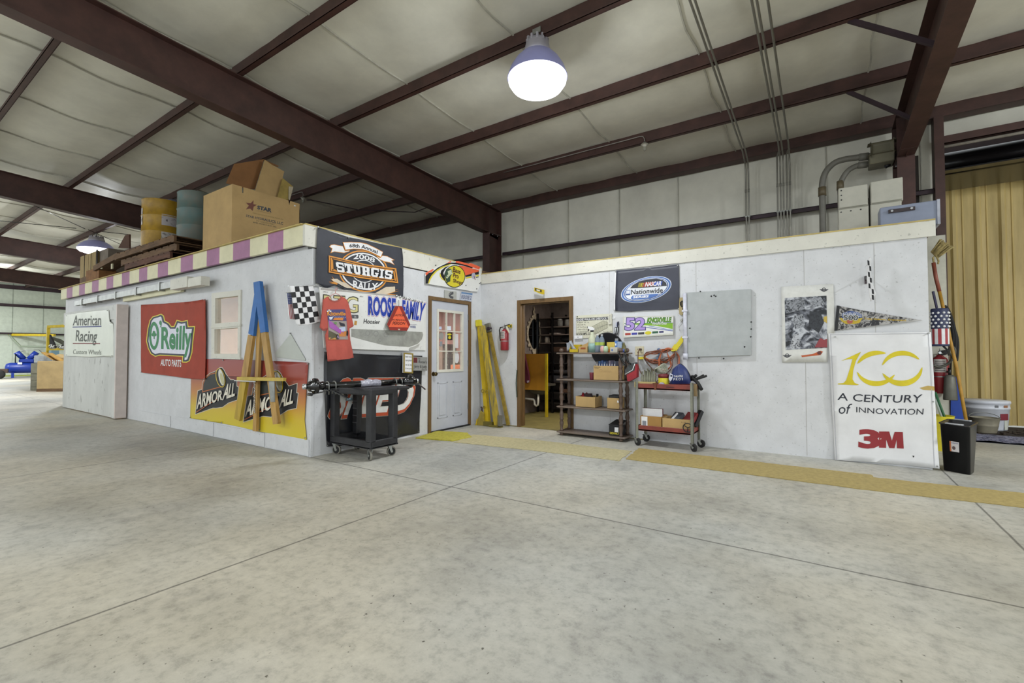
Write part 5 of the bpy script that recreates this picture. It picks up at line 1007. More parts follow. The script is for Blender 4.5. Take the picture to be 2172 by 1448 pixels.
for P0, sg in ((A, -1), (B, 1)):
    d = dr*sg
    h = thing('hub', '', None, (0, 0, 0)); del h['label']; h.parent = ax
    MB().lathe([(.036, -.02), (.05, 0), (.045, .03), (.05, .06), (.085, .07), (.088, .10), (.06, .105), (.055, .15), (.03, .155), (.028, .19)], P0, d, M_AX, 24).build('drum', h, world=True)
    MB().lathe([(.031, .185), (.031, .215), (.02, .216), (.02, .2)], P0, d, M_CHROME, 16).build('end_cap', h, world=True)
    o = d.orthogonal().normalized(); p = d.cross(o)
    for k in range(5): t = 2*math.pi*k/5+.4; q = P0+d*.10+(o*math.cos(t)+p*math.sin(t))*.066; MB().cyl(q, q+d*.045, .006, m=M_CHROME, seg=8).build('wheel_stud', h, world=True)
    for off in (-.05, -.13):
        c = P0+d*off; o1 = Vector((0, 0, 1)); p1 = d.cross(o1)
        pts = [c+p1*.044-o1*.10]+[c+p1*.044*math.cos(t)+o1*.044*math.sin(t) for t in [math.pi*k/8 for k in range(9)]]+[c-p1*.044-o1*.10]
        if sg > 0: pts = [q if q.z > .83 else Vector((q.x, q.y, .83)) for q in pts]
        MB().tube(pts, .006, M_ZINC).build('u_bolt', ax, world=True)
    c = P0+d*-.09; z = Vector((0, 0, -.055 if sg < 0 else -.02))
    if sg < 0:
        MB().bar(c+z-d*.0-Vector((.06, 0, 0)), c+z+Vector((.07, 0, 0)), .12, .012, M_AX).build('spring_plate', ax, world=True)
        MB().bar(c+z+Vector((.05, 0, -.006)), c+z+Vector((.20, .10, -.10)), .04, .012, M_AX).build('spring_arm', ax, world=True); q = c+z+Vector((.20, .10, -.10)); MB().cyl(q-dr*.03, q+dr*.03, .016, m=mat('dull_steel', '#4b5a62', .4, .7)).build('spring_bush', ax, world=True)
        MB().bar(c+z, c+z+Vector((-.05, -.22, -.035)), .035, .012, M_AX).build('spring_arm', ax, world=True); q = c+z+Vector((-.05, -.22, -.035)); MB().cyl(q-Vector((.03, 0, 0)), q+Vector((.03, 0, 0)), .017, m=M_AX).build('spring_bush', ax, world=True)
    else:
        MB().bar(c+Vector((.04, .02, -.03)), c+Vector((.20, .17, -.03)), .04, .012, M_AX).build('spring_arm', ax, world=True); MB().bar(c+Vector((.20, .17, -.03)), c+Vector((.27, .22, -.10)), .04, .012, M_AX).build('spring_arm', ax, world=True)
c = A+(B-A)*.55; b = MB(); b.sheet(lambda u, v: c+dr*(-.13+.26*u)+(Vector((0, 0, 1))*math.sin(2*math.pi*v)+dr.cross(Vector((0, 0, 1)))*math.cos(2*math.pi*v))*(.037+.012*math.sin(math.pi*u)*(1+.5*math.sin(9*v+14*u))) if math.sin(2*math.pi*v) > -.5 else c+dr*(-.13+.26*u)+Vector((0, 0, -.034))+dr.cross(Vector((0, 0, 1)))*math.cos(2*math.pi*v)*.04, 16, 16, mat('plastic_wrap', '#a9a8b4', .15, var=.2, scale=30)); b.build('plastic_wrap', ax, world=True)
# mats on the floor
def flatmat(name, label, pts, m, h=.008, ragged=.012, cat='mat', seed=1):
    r = random.Random(seed); L = [onZ(*p, 0) for p in pts]; out = []
    for a, c in zip(L, L[1:]+L[:1]):
        n = max(1, int((c-a).length/.05)); d = (c-a)/n; nn = Vector((-d.y, d.x, 0)).normalized()
        for k in range(n): out.append(a+d*k+nn*r.uniform(-ragged, ragged))
    b = MB(); b.prism([(p.x, p.y, .001) for p in out], (0, 0, h), m); b.solo(name, label, cat, (L[0].x, L[0].y, .001))
flatmat('floor_mat', 'yellow foam mat on the floor in front of the half-glass door', [(881, 930), (928, 915), (991, 919), (1000, 928), (960, 936)], mat('yellow_mat', '#b5ac3e', .85, var=.12, scale=30, bump=.3), .014, .006, seed=3)
flatmat('floor_runner', 'pale cream floor runner ending at the wooden shelf unit', [(962, 938), (1004, 922), (1120, 932), (1340, 957), (1313, 978), (1150, 958)], mat('cream_runner', '#b3aa84', .85, var=.1, scale=25, specks=.35), .006, .01, seed=4)
flatmat('floor_runner', 'long tan floor runner along the foot of the long white wall', [(1328, 974), (1355, 951), (1560, 975), (1850, 1008), (1852, 1013), (2172, 1047), (2400, 1072), (2400, 1108), (2172, 1077), (1860, 1042), (1560, 1003)], mat('tan_runner', '#a3915a', .85, var=.1, scale=25, specks=.45), .006, .009, seed=5)
# ================================================================ wooden shelf unit
su = thing('shelf_unit', 'dark wooden shelf unit with turned posts against the long white wall', 'shelf unit', (-2.76, 6.28, 0)); M_DW = mat('dark_turned_wood', '#5d4b40', .45, var=.15, scale=5, stretch=(2, 2, .6)); M_DS = mat('shelf_board', '#6f6156', .5, var=.12, scale=3, stretch=(.6, 5, 5))
SX0, SX1, SY0, SY1 = -3.25, -2.29, 6.15, 6.42; SZ = [.065, .435, .835, 1.228]
for z in SZ: MB().box((SX0-.05, SY0-.035, z-.022), (SX1+.05, SY1+.02, z), M_DS, .006).build('shelf', su, world=True)
for x in (SX0+.02, SX1-.02):
    for y in (SY0, SY1-.02):
        b = MB()
        for z0_, z1_ in zip(SZ, SZ[1:]):
            h = z1_-.022-z0_; b.lathe([(r, z0_+h*t) for r, t in ((.024, 0), (.028, .06), (.018, .12), (.026, .25), (.032, .36), (.022, .46), (.03, .5), (.03, .53), (.022, .57), (.032, .68), (.024, .82), (.018, .9), (.028, .95), (.024, 1))], (x, y, 0), m=M_DW, seg=14)
        b.build('post', su, world=True)
        MB().ball((x, y, 1.228+.032), .034, M_DW, 14).build('finial', su, world=True); MB().ball((x, y, .024), .03, M_DW, 12, (1, 1, .8)).build('foot', su, world=True)
def SP(p, y): u, v = Y4[0]+p[0]*Y4[2], Y4[1]+p[1]*Y4[2]; return onY(u, v, y)
zt = 1.229
def X4(x, y): return SP((x, 1040), y).x
t = thing('storage_bin', 'small yellow plastic bin holding a clear bag on the top shelf', 'bin', (X4(370, 6.26), 6.26, zt)); b = MB(); w = (X4(485, 6.26)-X4(255, 6.26))/2
b.box((-w, -.06, 0), (w, .08, .006)); b.box((-w, .074, 0), (w, .08, .12)); b.box((-w, -.06, 0), (w, -.054, .05))
for s_ in (-1, 1): b.prism([(s_*w, -.06, 0), (s_*w, .08, 0), (s_*w, .08, .12), (s_*w, 0, .11), (s_*w, -.06, .05)], (-.005*s_, 0, 0))
b.build('bin_body', t, M_YEL)
b = MB(); b.sheet(lambda u, v: Vector((t.location.x-.05+.17*(u-.5)*(1-.5*v)-.05*v, 6.25+.04*math.sin(6*u), zt+.02+.14*v+.015*math.sin(9*u+4*v)+.02*u)), 12, 8, mat('clear_bag', '#c3c8cf', .2, alpha=.55)); o = b.solo('plastic_bag', 'crumpled clear plastic bag in the yellow bin', 'bag'); o.modifiers.new('t', 'SOLIDIFY').thickness = .004
x0, x1 = X4(492, 6.26), X4(718, 6.26); t = thing('carton', 'open brown carton with a raised lid on the top shelf', 'box', ((x0+x1)/2, 6.26, zt)); b = MB(); w = (x1-x0)/2
b.box((-w, -.06, 0), (w, .06, .09), M_CARD); b.build('carton_body', t); b = MB(); b.prism([(-w, .05, .09), (w, .05, .095), (w, .05, .13), (w*.6, .05, .165), (w*.2, .05, .14), (-w, .05, .105)], (0, .006, 0), M_CARD); b.build('lid', t); b = MB(); b.box((-w*.5, -.063, .05), (w*.6, -.06, .075), flat('#8f4a22')); b.build('label', t)
x = X4(795, 6.25); t = thing('spray_bottle', 'tall spray bottle half full of pale blue liquid on the top shelf', 'bottle', (x, 6.25, zt)); k = .056
MB().lathe([(k, 0), (k, .13), (k*.96, .135)], (0, 0, 0), m=mat('blue_liquid', '#8fb0a8', .2), seg=20).build('liquid', t); MB().lathe([(k*.96, .13), (k, .14), (k*.95, .2), (k*.6, .245), (k*.5, .26), (k*.45, .30)], (0, 0, 0), m=mat('milky_plastic', '#b9bda4', .35), seg=20).build('bottle_body', t)
b = MB(); b.lathe([(.024, .30), (.024, .325)], (0, 0, 0), m=K, seg=14); b.prism([(-.02, -.015, .325), (.03, -.015, .325), (.045, -.015, .34), (.0, -.015, .375), (-.06, -.015, .385), (-.06, -.015, .36)], (0, .03, 0), WH); b.bar((-.045, 0, .36), (-.06, 0, .315), .014, .01, K); b.cyl((-.06, 0, .372), (-.075, 0, .372), .012, m=K, seg=10); b.build('spray_head', t)
for x, l, y in ((935, 'water bottle on the top shelf next to the spray bottle', 6.27), (1045, 'water bottle on the top shelf in front of the black tray', 6.30)):
    t = thing('water_bottle', l, 'bottle', (X4(x, y), y, zt), 0, 'water bottles on the top shelf'); r = .043; MB().lathe([(r*.9, 0), (r, .012), (r*.92, .05), (r, .09), (r, .16), (r*.8, .2), (r*.35, .235), (r*.32, .245)], (0, 0, 0), m=mat('clear_water', '#93a0ae', .08, alpha=.62), seg=20).build('bottle_body', t); MB().lathe([(r*1.01, .105), (r*1.01, .15)], (0, 0, 0), m=flat('#9db04a'), seg=20, cap=False).build('label', t); MB().lathe([(r*.38, .245), (r*.38, .262)], (0, 0, 0), m=WH, seg=14).build('cap', t)
for x, c, l in ((1068, '#c79a92', 'small pink round tub on the top shelf'), (1145, '#a9bfa0', 'small pale green round tub on the top shelf')): MB().lathe([(.028, 0), (.036, .03), (.036, .06), (.028, .085), (.012, .095)], (X4(x, 6.19), 6.19, zt), m=flat(c), seg=16).solo('tub', l, 'tub')
def bx(x0, x1, y0, y1, z0, z1, m): return MB().box((x0, y0, z0), (x1, y1, z1), m, .002)
b = bx(X4(1185, 6.28), X4(1385, 6.28), 6.26, 6.34, zt, zt+.15, flat('#c2ab48')); b.box((X4(1185, 6.26), 6.258, zt+.0), (X4(1270, 6.26), 6.26, zt+.05), flat('#c07a3a')); b.solo('carton', 'yellow carton on the top shelf beside the round tubs', 'box')
b = bx(X4(1375, 6.28), X4(1440, 6.28), 6.27, 6.33, zt+.0, zt+.165, flat('#4d76b8')); b.box((X4(1385, 6.268), 6.266, zt+.10), (X4(1420, 6.268), 6.268, zt+.13), WH); b.solo('carton', 'blue and white upright carton on the top shelf', 'box')
b = bx(X4(1445, 6.3), X4(1565, 6.3), 6.28, 6.36, zt, zt+.155, flat('#8ea0b8')); b.solo('carton', 'pale blue carton at the back of the top shelf near the end finial', 'box')
b = bx(X4(1268, 6.2), X4(1455, 6.2), 6.18, 6.25, zt, zt+.075, flat('#b9b5a8')); b.box((X4(1290, 6.18), 6.178, zt+.02), (X4(1330, 6.18), 6.18, zt+.05), flat('#5a76a8')); b.solo('carton', 'low grey carton at the front of the top shelf', 'box')
MB().lathe([(.03, 0), (.036, .02), (.03, .09), (.014, .12), (.014, .14)], (X4(1545, 6.3)+.03, 6.32, zt), m=mat('olive_glass', '#5f5a36', .2), seg=14).solo('bottle', 'short olive bottle on the top shelf beside the pale blue carton', 'bottle')
MB().lathe([(.02, 0), (.02, .05)], (X4(1600, 6.3), 6.3, zt), m=flat('#3a4a8c'), seg=12).solo('cap', 'small blue cap on the top shelf between the end finials', 'cap')
q = SP((1180, 985), 6.45); b = MB(); b.lathe([(.0, 0), (.235, 0), (.25, .008), (.258, .022), (.245, .022), (.232, .012), (.0, .012)], (q.x, 6.474, q.z), (0, -1, 0), mat('black_tray', '#1b1c20', .5), 40, cap=False); b.box((q.x+.12, 6.455, q.z+.13), (q.x+.17, 6.46, q.z+.165), flat('#8f9294'), M=None); b.solo('round_tray', 'large round black tray leaning on the wall behind the shelf unit', 'tray')
def P3_(p, y): return onY(Y3[0]+p[0]*Y3[2], Y3[1]+p[1]*Y3[2], y)
def carton(name, label, x0, x1, y0, y1, z0, h, m=M_CARD, t=.006, txt=None, flap=None, group=None):
    r = thing(name, label, 'box', ((x0+x1)/2, (y0+y1)/2, z0), 0, group); b = MB(); b.box((x0, y0, z0), (x1, y1, z0+t), m)
    for lo, hi in (((x0, y0), (x1, y0+t)), ((x0, y1-t), (x1, y1)), ((x0, y0+t), (x0+t, y1-t)), ((x1-t, y0+t), (x1, y1-t))): b.box((lo[0], lo[1], z0), (hi[0], hi[1], z0+h), m)
    b.build('box_body', r, world=True)
    if txt:
        for tt, a0, b0, a1, b1, c in txt:
            bv, f = text2d(tt); xs = [v[0] for v in bv]; ys = [v[1] for v in bv]; mb = MB(); bm = bmesh.new()
            vs = [bm.verts.new((x0+(x1-x0)*(a0+(a1-a0)*(v[0]-min(xs))/(max(xs)-min(xs))), y0-.001, z0+h*(b0+(b1-b0)*(v[1]-min(ys))/(max(ys)-min(ys))))) for v in bv]
            for q in f: bm.faces.new([vs[i] for i in q])
            mb._merge(bm, c).build('lettering', r, world=True)
    return r
x0, x1 = P3_((447, 500), 6.18).x, P3_((738, 500), 6.18).x
carton('cardboard_box', 'open cardboard box of paperbacks marked by hand on the second shelf', x0, min(x1, SX1-.055), 6.16, 6.40, .836, .205, txt=[('Dump', .25, .5, .72, .75, flat('#a5875a')), ('Diamond', .03, .86, .28, .95, flat('#3b2f20')), ('& Ginger', .05, .78, .22, .86, flat('#3b2f20'))])
for k, (c, l) in enumerate((('#6c6a6c', 'grey'), ('#3f5f8c', 'mid blue'), ('#35538a', 'deep blue'), ('#4f6a92', 'slate blue'), ('#2f3d5c', 'navy'), ('#7d7488', 'mauve'), ('#4a4a66', 'violet grey'), ('#55586a', 'steel grey'))):
    xx = x0+.02+.038*k; b = bx(xx, xx+.032, 6.2, 6.36, .845, 1.10+.008*(k % 3), flat(c)); b.box((xx+.008, 6.198, .97), (xx+.022, 6.2, 1.07), flat('#c3c0c4')); b.solo('paperback', f'{l} paperback standing in the open box, ' + ('first' if k == 0 else 'last' if k == 7 else 'number %d' % (k+1)) + ' along the row', 'book', group='paperbacks in the open box')
q = P3_((420, 575), 6.2); t = thing('mug', 'maroon mug with a dark handle on the second shelf', 'mug', (q.x, 6.2, .836)); MB().lathe([(.027, 0), (.03, .01), (.034, .09), (.036, .105), (.031, .105), (.028, .012)], (0, 0, 0), m=flat('#6e2733'), seg=18).build('cup', t); MB().tube([(.03+.033*math.cos(a), 0, .05+.05*math.sin(a)) for a in [-1.4+2.8*k/9 for k in range(10)]], .005, K).build('handle', t)
x0, x1 = P3_((232, 830), 6.17).x, P3_((460, 830), 6.17).x; carton('cardboard_box', 'open cardboard box with red cloth on the third shelf', x0, x1, 6.16, 6.41, .436, .155)
b = MB(); b.sheet(lambda u, v: Vector((x0+.0+.17*u, 6.22+.1*v, .50+.14*math.sin(math.pi*(.15+.8*u))*(.6+.4*v)+.02*math.sin(14*u+5*v))), 12, 6, mat('red_cloth_bag', '#9a1f2c', .7, var=.2)); o = b.solo('work_glove', 'red and white cloth glove sticking out of the box on the third shelf', 'glove'); o.modifiers.new('t', 'SOLIDIFY').thickness = .012
b = MB(); b.prism([(x0+.10, 6.24, .45), (x0+.23, 6.24, .45), (x0+.19, 6.24, .63), (x0+.10, 6.24, .625)], (0, .08, 0), flat('#33191c')); b.solo('pouch', 'dark red pouch behind the cloth glove on the third shelf', 'pouch')
MB().cyl((x0+.28, 6.30, .445), (x0+.28, 6.30, .625), .018, m=K).solo('tube', 'black tube standing in the box on the third shelf', 'tube')
x0, x1 = P3_((595, 850), 6.17).x, P3_((770, 850), 6.17).x; carton('cardboard_box', 'full cardboard box under black cloth at the end of the third shelf', x0, min(x1, SX1-.058), 6.19, 6.39, .436, .155)
b = MB(); b.box((x0+.012, 6.2, .50), (min(x1, SX1-.058)-.012, 6.38, .63), mat('black_nylon', '#141416'), .02, seg=2); b.solo('folded_cloth', 'folded black cloth filling the end box on the third shelf', 'cloth')
b = bx(x1-.07, x1-.01, 6.186, 6.189, .53, .56, WH); b.solo('paper_label', 'white label on the cardboard box at the end of the third shelf', 'label')
x0, x1 = P3_((615, 1220), 6.17).x, P3_((742, 1220), 6.17).x; t = thing('tool_box', 'black tool carton with yellow lettering on the bottom shelf', 'box', ((x0+x1)/2, 6.26, .066)); b = MB(); b.box((x0, 6.19, .066), (x1+.02, 6.37, .205), K, .003); b.build('box_body', t, world=True); b = MB(); b.prism([(x0-.005, 6.186, .21), (x1+.02, 6.186, .205), (x1+.05, 6.33, .27), (x0+.06, 6.33, .275)], (0, 0, .006), flat('#2b2b2c')); b.build('lid', t, world=True)
for tt, a0, a1, z0_, z1_, c in (('DEWALT', x0+.015, x1-.005, .085, .115, YEL),):
    bv, f = text2d(tt, .03); xs = [v[0] for v in bv]; ys = [v[1] for v in bv]; bm = bmesh.new(); vs = [bm.verts.new((a0+(a1-a0)*(v[0]-min(xs))/(max(xs)-min(xs)), 6.188, z0_+(z1_-z0_)*(v[1]-min(ys))/(max(ys)-min(ys)))) for v in bv]
    for q in f: bm.faces.new([vs[i] for i in q])
    MB()._merge(bm, c).build('lettering', t, world=True)
MB().box((x0+.085, 6.187, .12), (x0+.14, 6.189, .185), WH).build('label', t, world=True)
# red lunch bag hanging from the end posts
t = thing('shoulder_bag', 'red and grey shoulder bag hanging by black straps from the shelf unit', 'bag', (-2.2, 6.2, .8)); M_BR = mat('red_nylon', '#96202a', .6, var=.12)
g = lambda p, y: P3_(p, y)
b = MB(); b.prism([g(p, 6.12) for p in ((812, 470), (860, 400), (930, 380), (945, 470), (905, 530), (815, 530))], (0, .10, 0), mat('grey_nylon', '#43484a', .6, var=.1)); b.build('flap', t, world=True)
b = MB(); b.prism([g(p, 6.115) for p in ((830, 525), (925, 475), (935, 400), (950, 450), (948, 555), (860, 605), (838, 600))], (0, .09, 0), M_BR); b.build('bag_body', t, world=True); b = MB(); b.tube([g(p, 6.11) for p in ((810, 522), (900, 470), (928, 395))], .005, WH); b.build('piping', t, world=True)
for P in (((735, 250), (745, 300), (790, 380), (830, 430)), ((808, 260), (825, 320), (850, 380), (880, 400))):
    MB().tube([g(p, 6.10) for p in P], [.012, .016, .016, .014], M_DARK, 6).build('strap', t, world=True)
# ================================================================ red steel cart
rc = thing('tool_cart', 'red steel two-tray cart with angle iron legs under the coiled orange cord', 'cart', (-1.7, 6.2, 0)); M_RC = mat('worn_red_steel', '#7d3428', .5, var=.14, scale=6, specks=.2); M_ANG = mat('dull_angle_iron', '#7f8073', .5, .3, var=.15, scale=8)
CX0, CX1, CY0, CY1 = -2.06, -1.33, 6.02, 6.40
tray(MB(), CX0+.02, CX1-.02, CY0+.01, CY1-.01, .745, .82, .012, M_RC, .003).build('top_tray', rc, world=True); tray(MB(), CX0+.02, CX1-.02, CY0+.01, CY1-.01, .20, .27, .012, M_RC, .003).build('lower_tray', rc, world=True)
b = MB(); b.box((CX0+.40, CY0+.004, .785), (CX0+.5, CY0+.009, .79), K); b.build('handle_slot', rc, world=True)
b = MB(); b.box((CX0+.25, CY0-.004, .74), (CX0+.275, CY0+.01, .83), mat('rusty_clip', '#6b3a22', .7)); b.box((CX0+.23, CY0-.002, .815), (CX0+.29, CY0+.03, .83), MATS['rusty_clip']); b.build('clip', rc, world=True)
for x, s1 in ((CX0, 1), (CX1, -1)):
    for y, s2 in ((CY0, 1), (CY1, -1)):
        b = MB(); b.box((min(x, x+s1*.035), min(y, y+s2*.004), .10), (max(x, x+s1*.035), max(y, y+s2*.004), .865 if s1 > 0 else .85)); b.box((min(x, x+s1*.004), min(y, y+s2*.035), .10), (max(x, x+s1*.004), max(y, y+s2*.035), .865 if s1 > 0 else .85)); b.build('leg', rc, M_ANG, world=True)
for x, y, a in ((CX0+.02, CY0+.02, -.5), (CX1-.0, CY0+.01, -.7), (CX0+.03, CY1-.03, .8), (CX1+.02, CY1-.04, -.2)): caster(rc, x, y, .05, .104, a)
zr = .764
b = bx(P3_((930, 600), 6.08).x, P3_((1165, 600), 6.08).x, 6.05, 6.14, zr, zr+.075, mat('pale_wood_block', '#b5a26a', .7, var=.1)); b.solo('wood_block', 'pale wooden block lying at the edge of the red cart top', 'block')
gx = [1015, 1045, 1078, 1105, 1135, 1160, 1060, 1095, 1125]
for k, x in enumerate(gx):
    y = 6.17 if k < 6 else 6.28; q = P3_((x, 560), y); h = .21+.02*(k*7 % 3)
    t = thing('glass_bottle', 'small empty glass bottle in the cluster on the red cart', 'bottle', (q.x, y, zr), 0, 'glass bottles on the red cart'); MB().lathe([(.018, 0), (.021, .01), (.021, h*.55), (.011, h*.75), (.010, h), (.012, h)], (0, 0, 0), m=mat('dusty_glass', '#a9aa98', .12, alpha=.5), seg=14).build('bottle_body', t)
q = P3_((1268, 600), 6.16); t = thing('tub', 'yellow plastic tub with a dark red lid on the red cart', 'tub', (q.x, 6.16, zr)); MB().lathe([(.062, 0), (.066, .01), (.068, .13), (.066, .135)], (0, 0, 0), m=YEL, seg=24).build('tub_body', t); MB().lathe([(.071, .135), (.071, .165), (.06, .18), (.03, .185)], (0, 0, 0), m=flat('#6b2226'), seg=24).build('lid', t)
b = MB(); b.lathe([(.02, -.02), (.038, -.02), (.038, .02), (.02, .02)], (P3_((1240, 600), 6.05).x, 6.065, zr+.04), (0, 1, 0), mat('tape_roll', '#9a94a8', .5), 18); b.solo('tape_roll', 'small grey tape roll in front of the yellow tub', 'tape')
b = MB(); c0 = P3_((1235, 480), 6.2)
for k in range(7): b.tube([c0+Vector((.09*math.cos(t+k*.3)*(1-.06*k), .04*math.sin(t*2+k), .035*math.sin(t+.5*k)+.01*k)) for t in [2*math.pi*j/18 for j in range(18)]], .006, mat('pale_twine', '#a9ab9a', .8), 5, True)
b.solo('twine_bundle', 'loose pale twine bundle behind the yellow tub', 'twine')
# blue drawstring bag
bg_ = thing('drawstring_bag', 'navy drawstring bag with white print standing on the red cart', 'bag', (0, 0, 0)); y_ = 6.12
def BQ(p, y=6.10): return onY(Q4[0]+p[0]*Q4[2], Q4[1]+p[1]*Q4[2], y)
prof = [(1165, 330, 1120), (1000, 335, 1130), (850, 370, 1100), (700, 405, 1040), (600, 430, 990), (500, 530, 900), (440, 620, 830), (400, 670, 770), (385, 680, 765)]
L = [(BQ((a, y)), BQ((c, y))) for y, a, c in prof]; n = len(L)
bg_.location = ((L[0][0].x+L[0][1].x)/2, y_+.04, L[0][0].z)
def bagf(u, v):
    f = v*(n-1); i = min(n-2, int(f)); w = f-i; A_ = L[i][0].lerp(L[i+1][0], w); C_ = L[i][1].lerp(L[i+1][1], w); t = 2*math.pi*u; hw = (C_.x-A_.x)/2; d = .085*(1-.75*v**2)*(.6+.4*min(1, v*8))
    pl = 1+.16*v*v*math.sin(9*t)+.05*math.sin(3*t+5*v)
    return Vector(((A_.x+C_.x)/2-hw*math.cos(t), y_+.05-d*math.sin(t)*pl, A_.z+(C_.z-A_.z)*(.5-.5*math.cos(t))))
b = MB(); b.sheet(bagf, 48, 20, mat('navy_nylon', '#27356b', .45, var=.12, scale=8)); b.build('bag_body', bg_, world=True)
def onbag(p):
    q = BQ(p); # nearest on front
    best = min(((bagf(.5-.5*(i/40)+.0 if False else i/80, j/20)-q).length*1.0, i/80, j/20) for i in range(0, 41) for j in range(21)); f = bagf(best[1], best[2]); d = (q-EYE).normalized(); return q+d*((f.y-q.y)/d.y)-d*.006
def bagtext(t, quad, m, part):
    bv, _ = text2d(t); x0_, x1_ = min(v[0] for v in bv), max(v[0] for v in bv); z0_, z1_ = min(v[1] for v in bv), max(v[1] for v in bv); v, f = text2d(t, .02); TL, TR, BR, BL = map(Vector, quad); bm = bmesh.new(); vs = []
    for x, z in v: a, c = (x-x0_)/(x1_-x0_), (z-z0_)/(z1_-z0_); q = (BL*(1-a)+BR*a)*(1-c)+(TL*(1-a)+TR*a)*c; vs.append(bm.verts.new(onbag((q.x, q.y))))
    for q in f: bm.faces.new([vs[i] for i in q])
    MB()._merge(bm, m).build(part, bg_, world=True)
bagtext('THEATRE', [(525, 835), (870, 825), (870, 895), (525, 905)], WH, 'lettering'); bagtext('P R O S', [(520, 935), (880, 930), (880, 1010), (515, 1030)], WH, 'lettering')
bm = bmesh.new(); vs = [bm.verts.new(onbag(p)) for p in ((380, 770), (400, 745), (490, 800), (490, 900), (445, 1000), (405, 1060), (340, 980), (335, 920))]; bm.faces.new(vs); MB()._merge(bm, flat('#cfd2e2')).build('emblem', bg_, world=True)
bm = bmesh.new(); vs = [bm.verts.new(onbag(p)-Vector((0, .003, 0))) for p in ((405, 800), (470, 825), (465, 890), (395, 870))]; bm.faces.new(vs); MB()._merge(bm, NAVY).build('emblem', bg_, world=True)
MB().tube([bagf(.25, 1)]+[BQ(p, 6.16) for p in ((860, 430), (1050, 640), (1150, 820), (1160, 1000))], .006, K).build('drawstring', bg_, world=True)
# black foam tubes poking out of the cart
for P, r, l in (([(1150, 1000, 6.25), (1260, 960, 6.25), (1400, 1060, 6.2), (1500, 1200, 6.15), (1590, 1370, 6.1)], .022, 'long bent black foam tube hanging over the end of the red cart'), ([(1180, 1000, 6.3), (1420, 960, 6.3), (1680, 830, 6.28)], .017, 'black foam tube pointing up beside the navy bag'), ([(1250, 1010, 6.22), (1550, 930, 6.22), (1790, 850, 6.2)], .014, 'thin black foam tube pointing out past the red cart'), ([(1150, 900, 6.34), (1250, 870, 6.34), (1330, 880, 6.34), (1395, 820, 6.33)], .018, 'short curled black foam tube behind the navy bag')):
    b = MB(); b.tube([BQ((p[0], p[1]), p[2]) for p in P], r, M_RUBBER, 10); b.solo('foam_tube', l, 'tube')
b = MB(); b.box((CX1-.02, CY0+.06, .68), (CX1+.03, CY0+.10, .83), flat('#8a7450')); b.solo('glove', 'tan work glove tucked at the end of the red cart', 'glove')
# boxes on the lower tray
R5 = Z(1330, 840, 180, 2005)
def P5_(p, y): return onY(R5[0]+p[0]*R5[2], R5[1]+p[1]*R5[2], y)
x0, x1 = P5_((320, 600), 6.06).x, P5_((815, 600), 6.06).x; r = carton('cardboard_box', 'brown cardboard box with a white shipping label on the lower cart tray', x0, x1, 6.05, 6.34, .22, .175, mat('tan_cardboard', '#a07a42', .8, var=.05))
b = MB(); b.box((x0+.015, 6.046, .225), (x0+.095, 6.049, .385), WH); b.build('shipping_label', r, world=True); b = MB(); b.box((x0+.03, 6.044, .24), (x0+.08, 6.046, .33), flat('#7d8088')); b.build('label_print', r, world=True)
b = bx(P5_((370, 400), 6.15).x, P5_((835, 400), 6.15).x, 6.14, 6.152, .25, .485, WH); b.box((P5_((370, 400), 6.15).x, 6.153, .25), (P5_((850, 400), 6.15).x, 6.165, .49), flat('#5c2a2e')); b.solo('clipboard', 'white papers on a dark red board standing in the box on the cart', 'clipboard')
x0, x1 = P5_((835, 600), 6.05).x, min(P5_((1560, 600), 6.05).x, CX1-.045); r = carton('cardboard_box', 'wide cardboard box of parts on the lower cart tray', x0, x1, 6.05, 6.34, .22, .165, txt=[('4-1 GAL.', .68, .74, .88, .84, flat('#5c4a30'))])
q = P5_((1190, 400), 6.2); b = MB(); b.bar((q.x-.05, 6.12, .30), (q.x+.02, 6.26, .43), .13, .05, flat('#3d4248')); b.bar((q.x-.09, 6.10, .29), (q.x-.0, 6.24, .42), .02, .06, WH); b.solo('filter_box', 'dark grey filter box in the wide cardboard box', 'box')
q = P5_((1440, 420), 6.2); b = MB(); b.bar((q.x-.02, 6.12, .29), (q.x+.05, 6.28, .44), .14, .05, flat('#7a2c2c')); b.solo('manual', 'red folder in the wide cardboard box', 'folder'); b = MB(); b.bar((q.x+.08, 6.2, .29), (q.x+.14, 6.3, .48), .05, .05, K); b.solo('spray_can', 'black can in the wide cardboard box', 'can')
q = P5_((1420, 740), 6.0); b = MB(); b.tube([(q.x+.055*math.cos(t), 6.026, .29+.055*math.sin(t)) for t in [2*math.pi*k/16 for k in range(16)]], .006, K, 6, True)
for a in (.5, 2.6, 4.7): b.tube([(q.x, 6.026, .29), (q.x+.055*math.cos(a), 6.026, .29+.055*math.sin(a))], .005, K)
b.solo('hand_wheel', 'small black hand wheel on the front of the wide cardboard box', 'wheel')
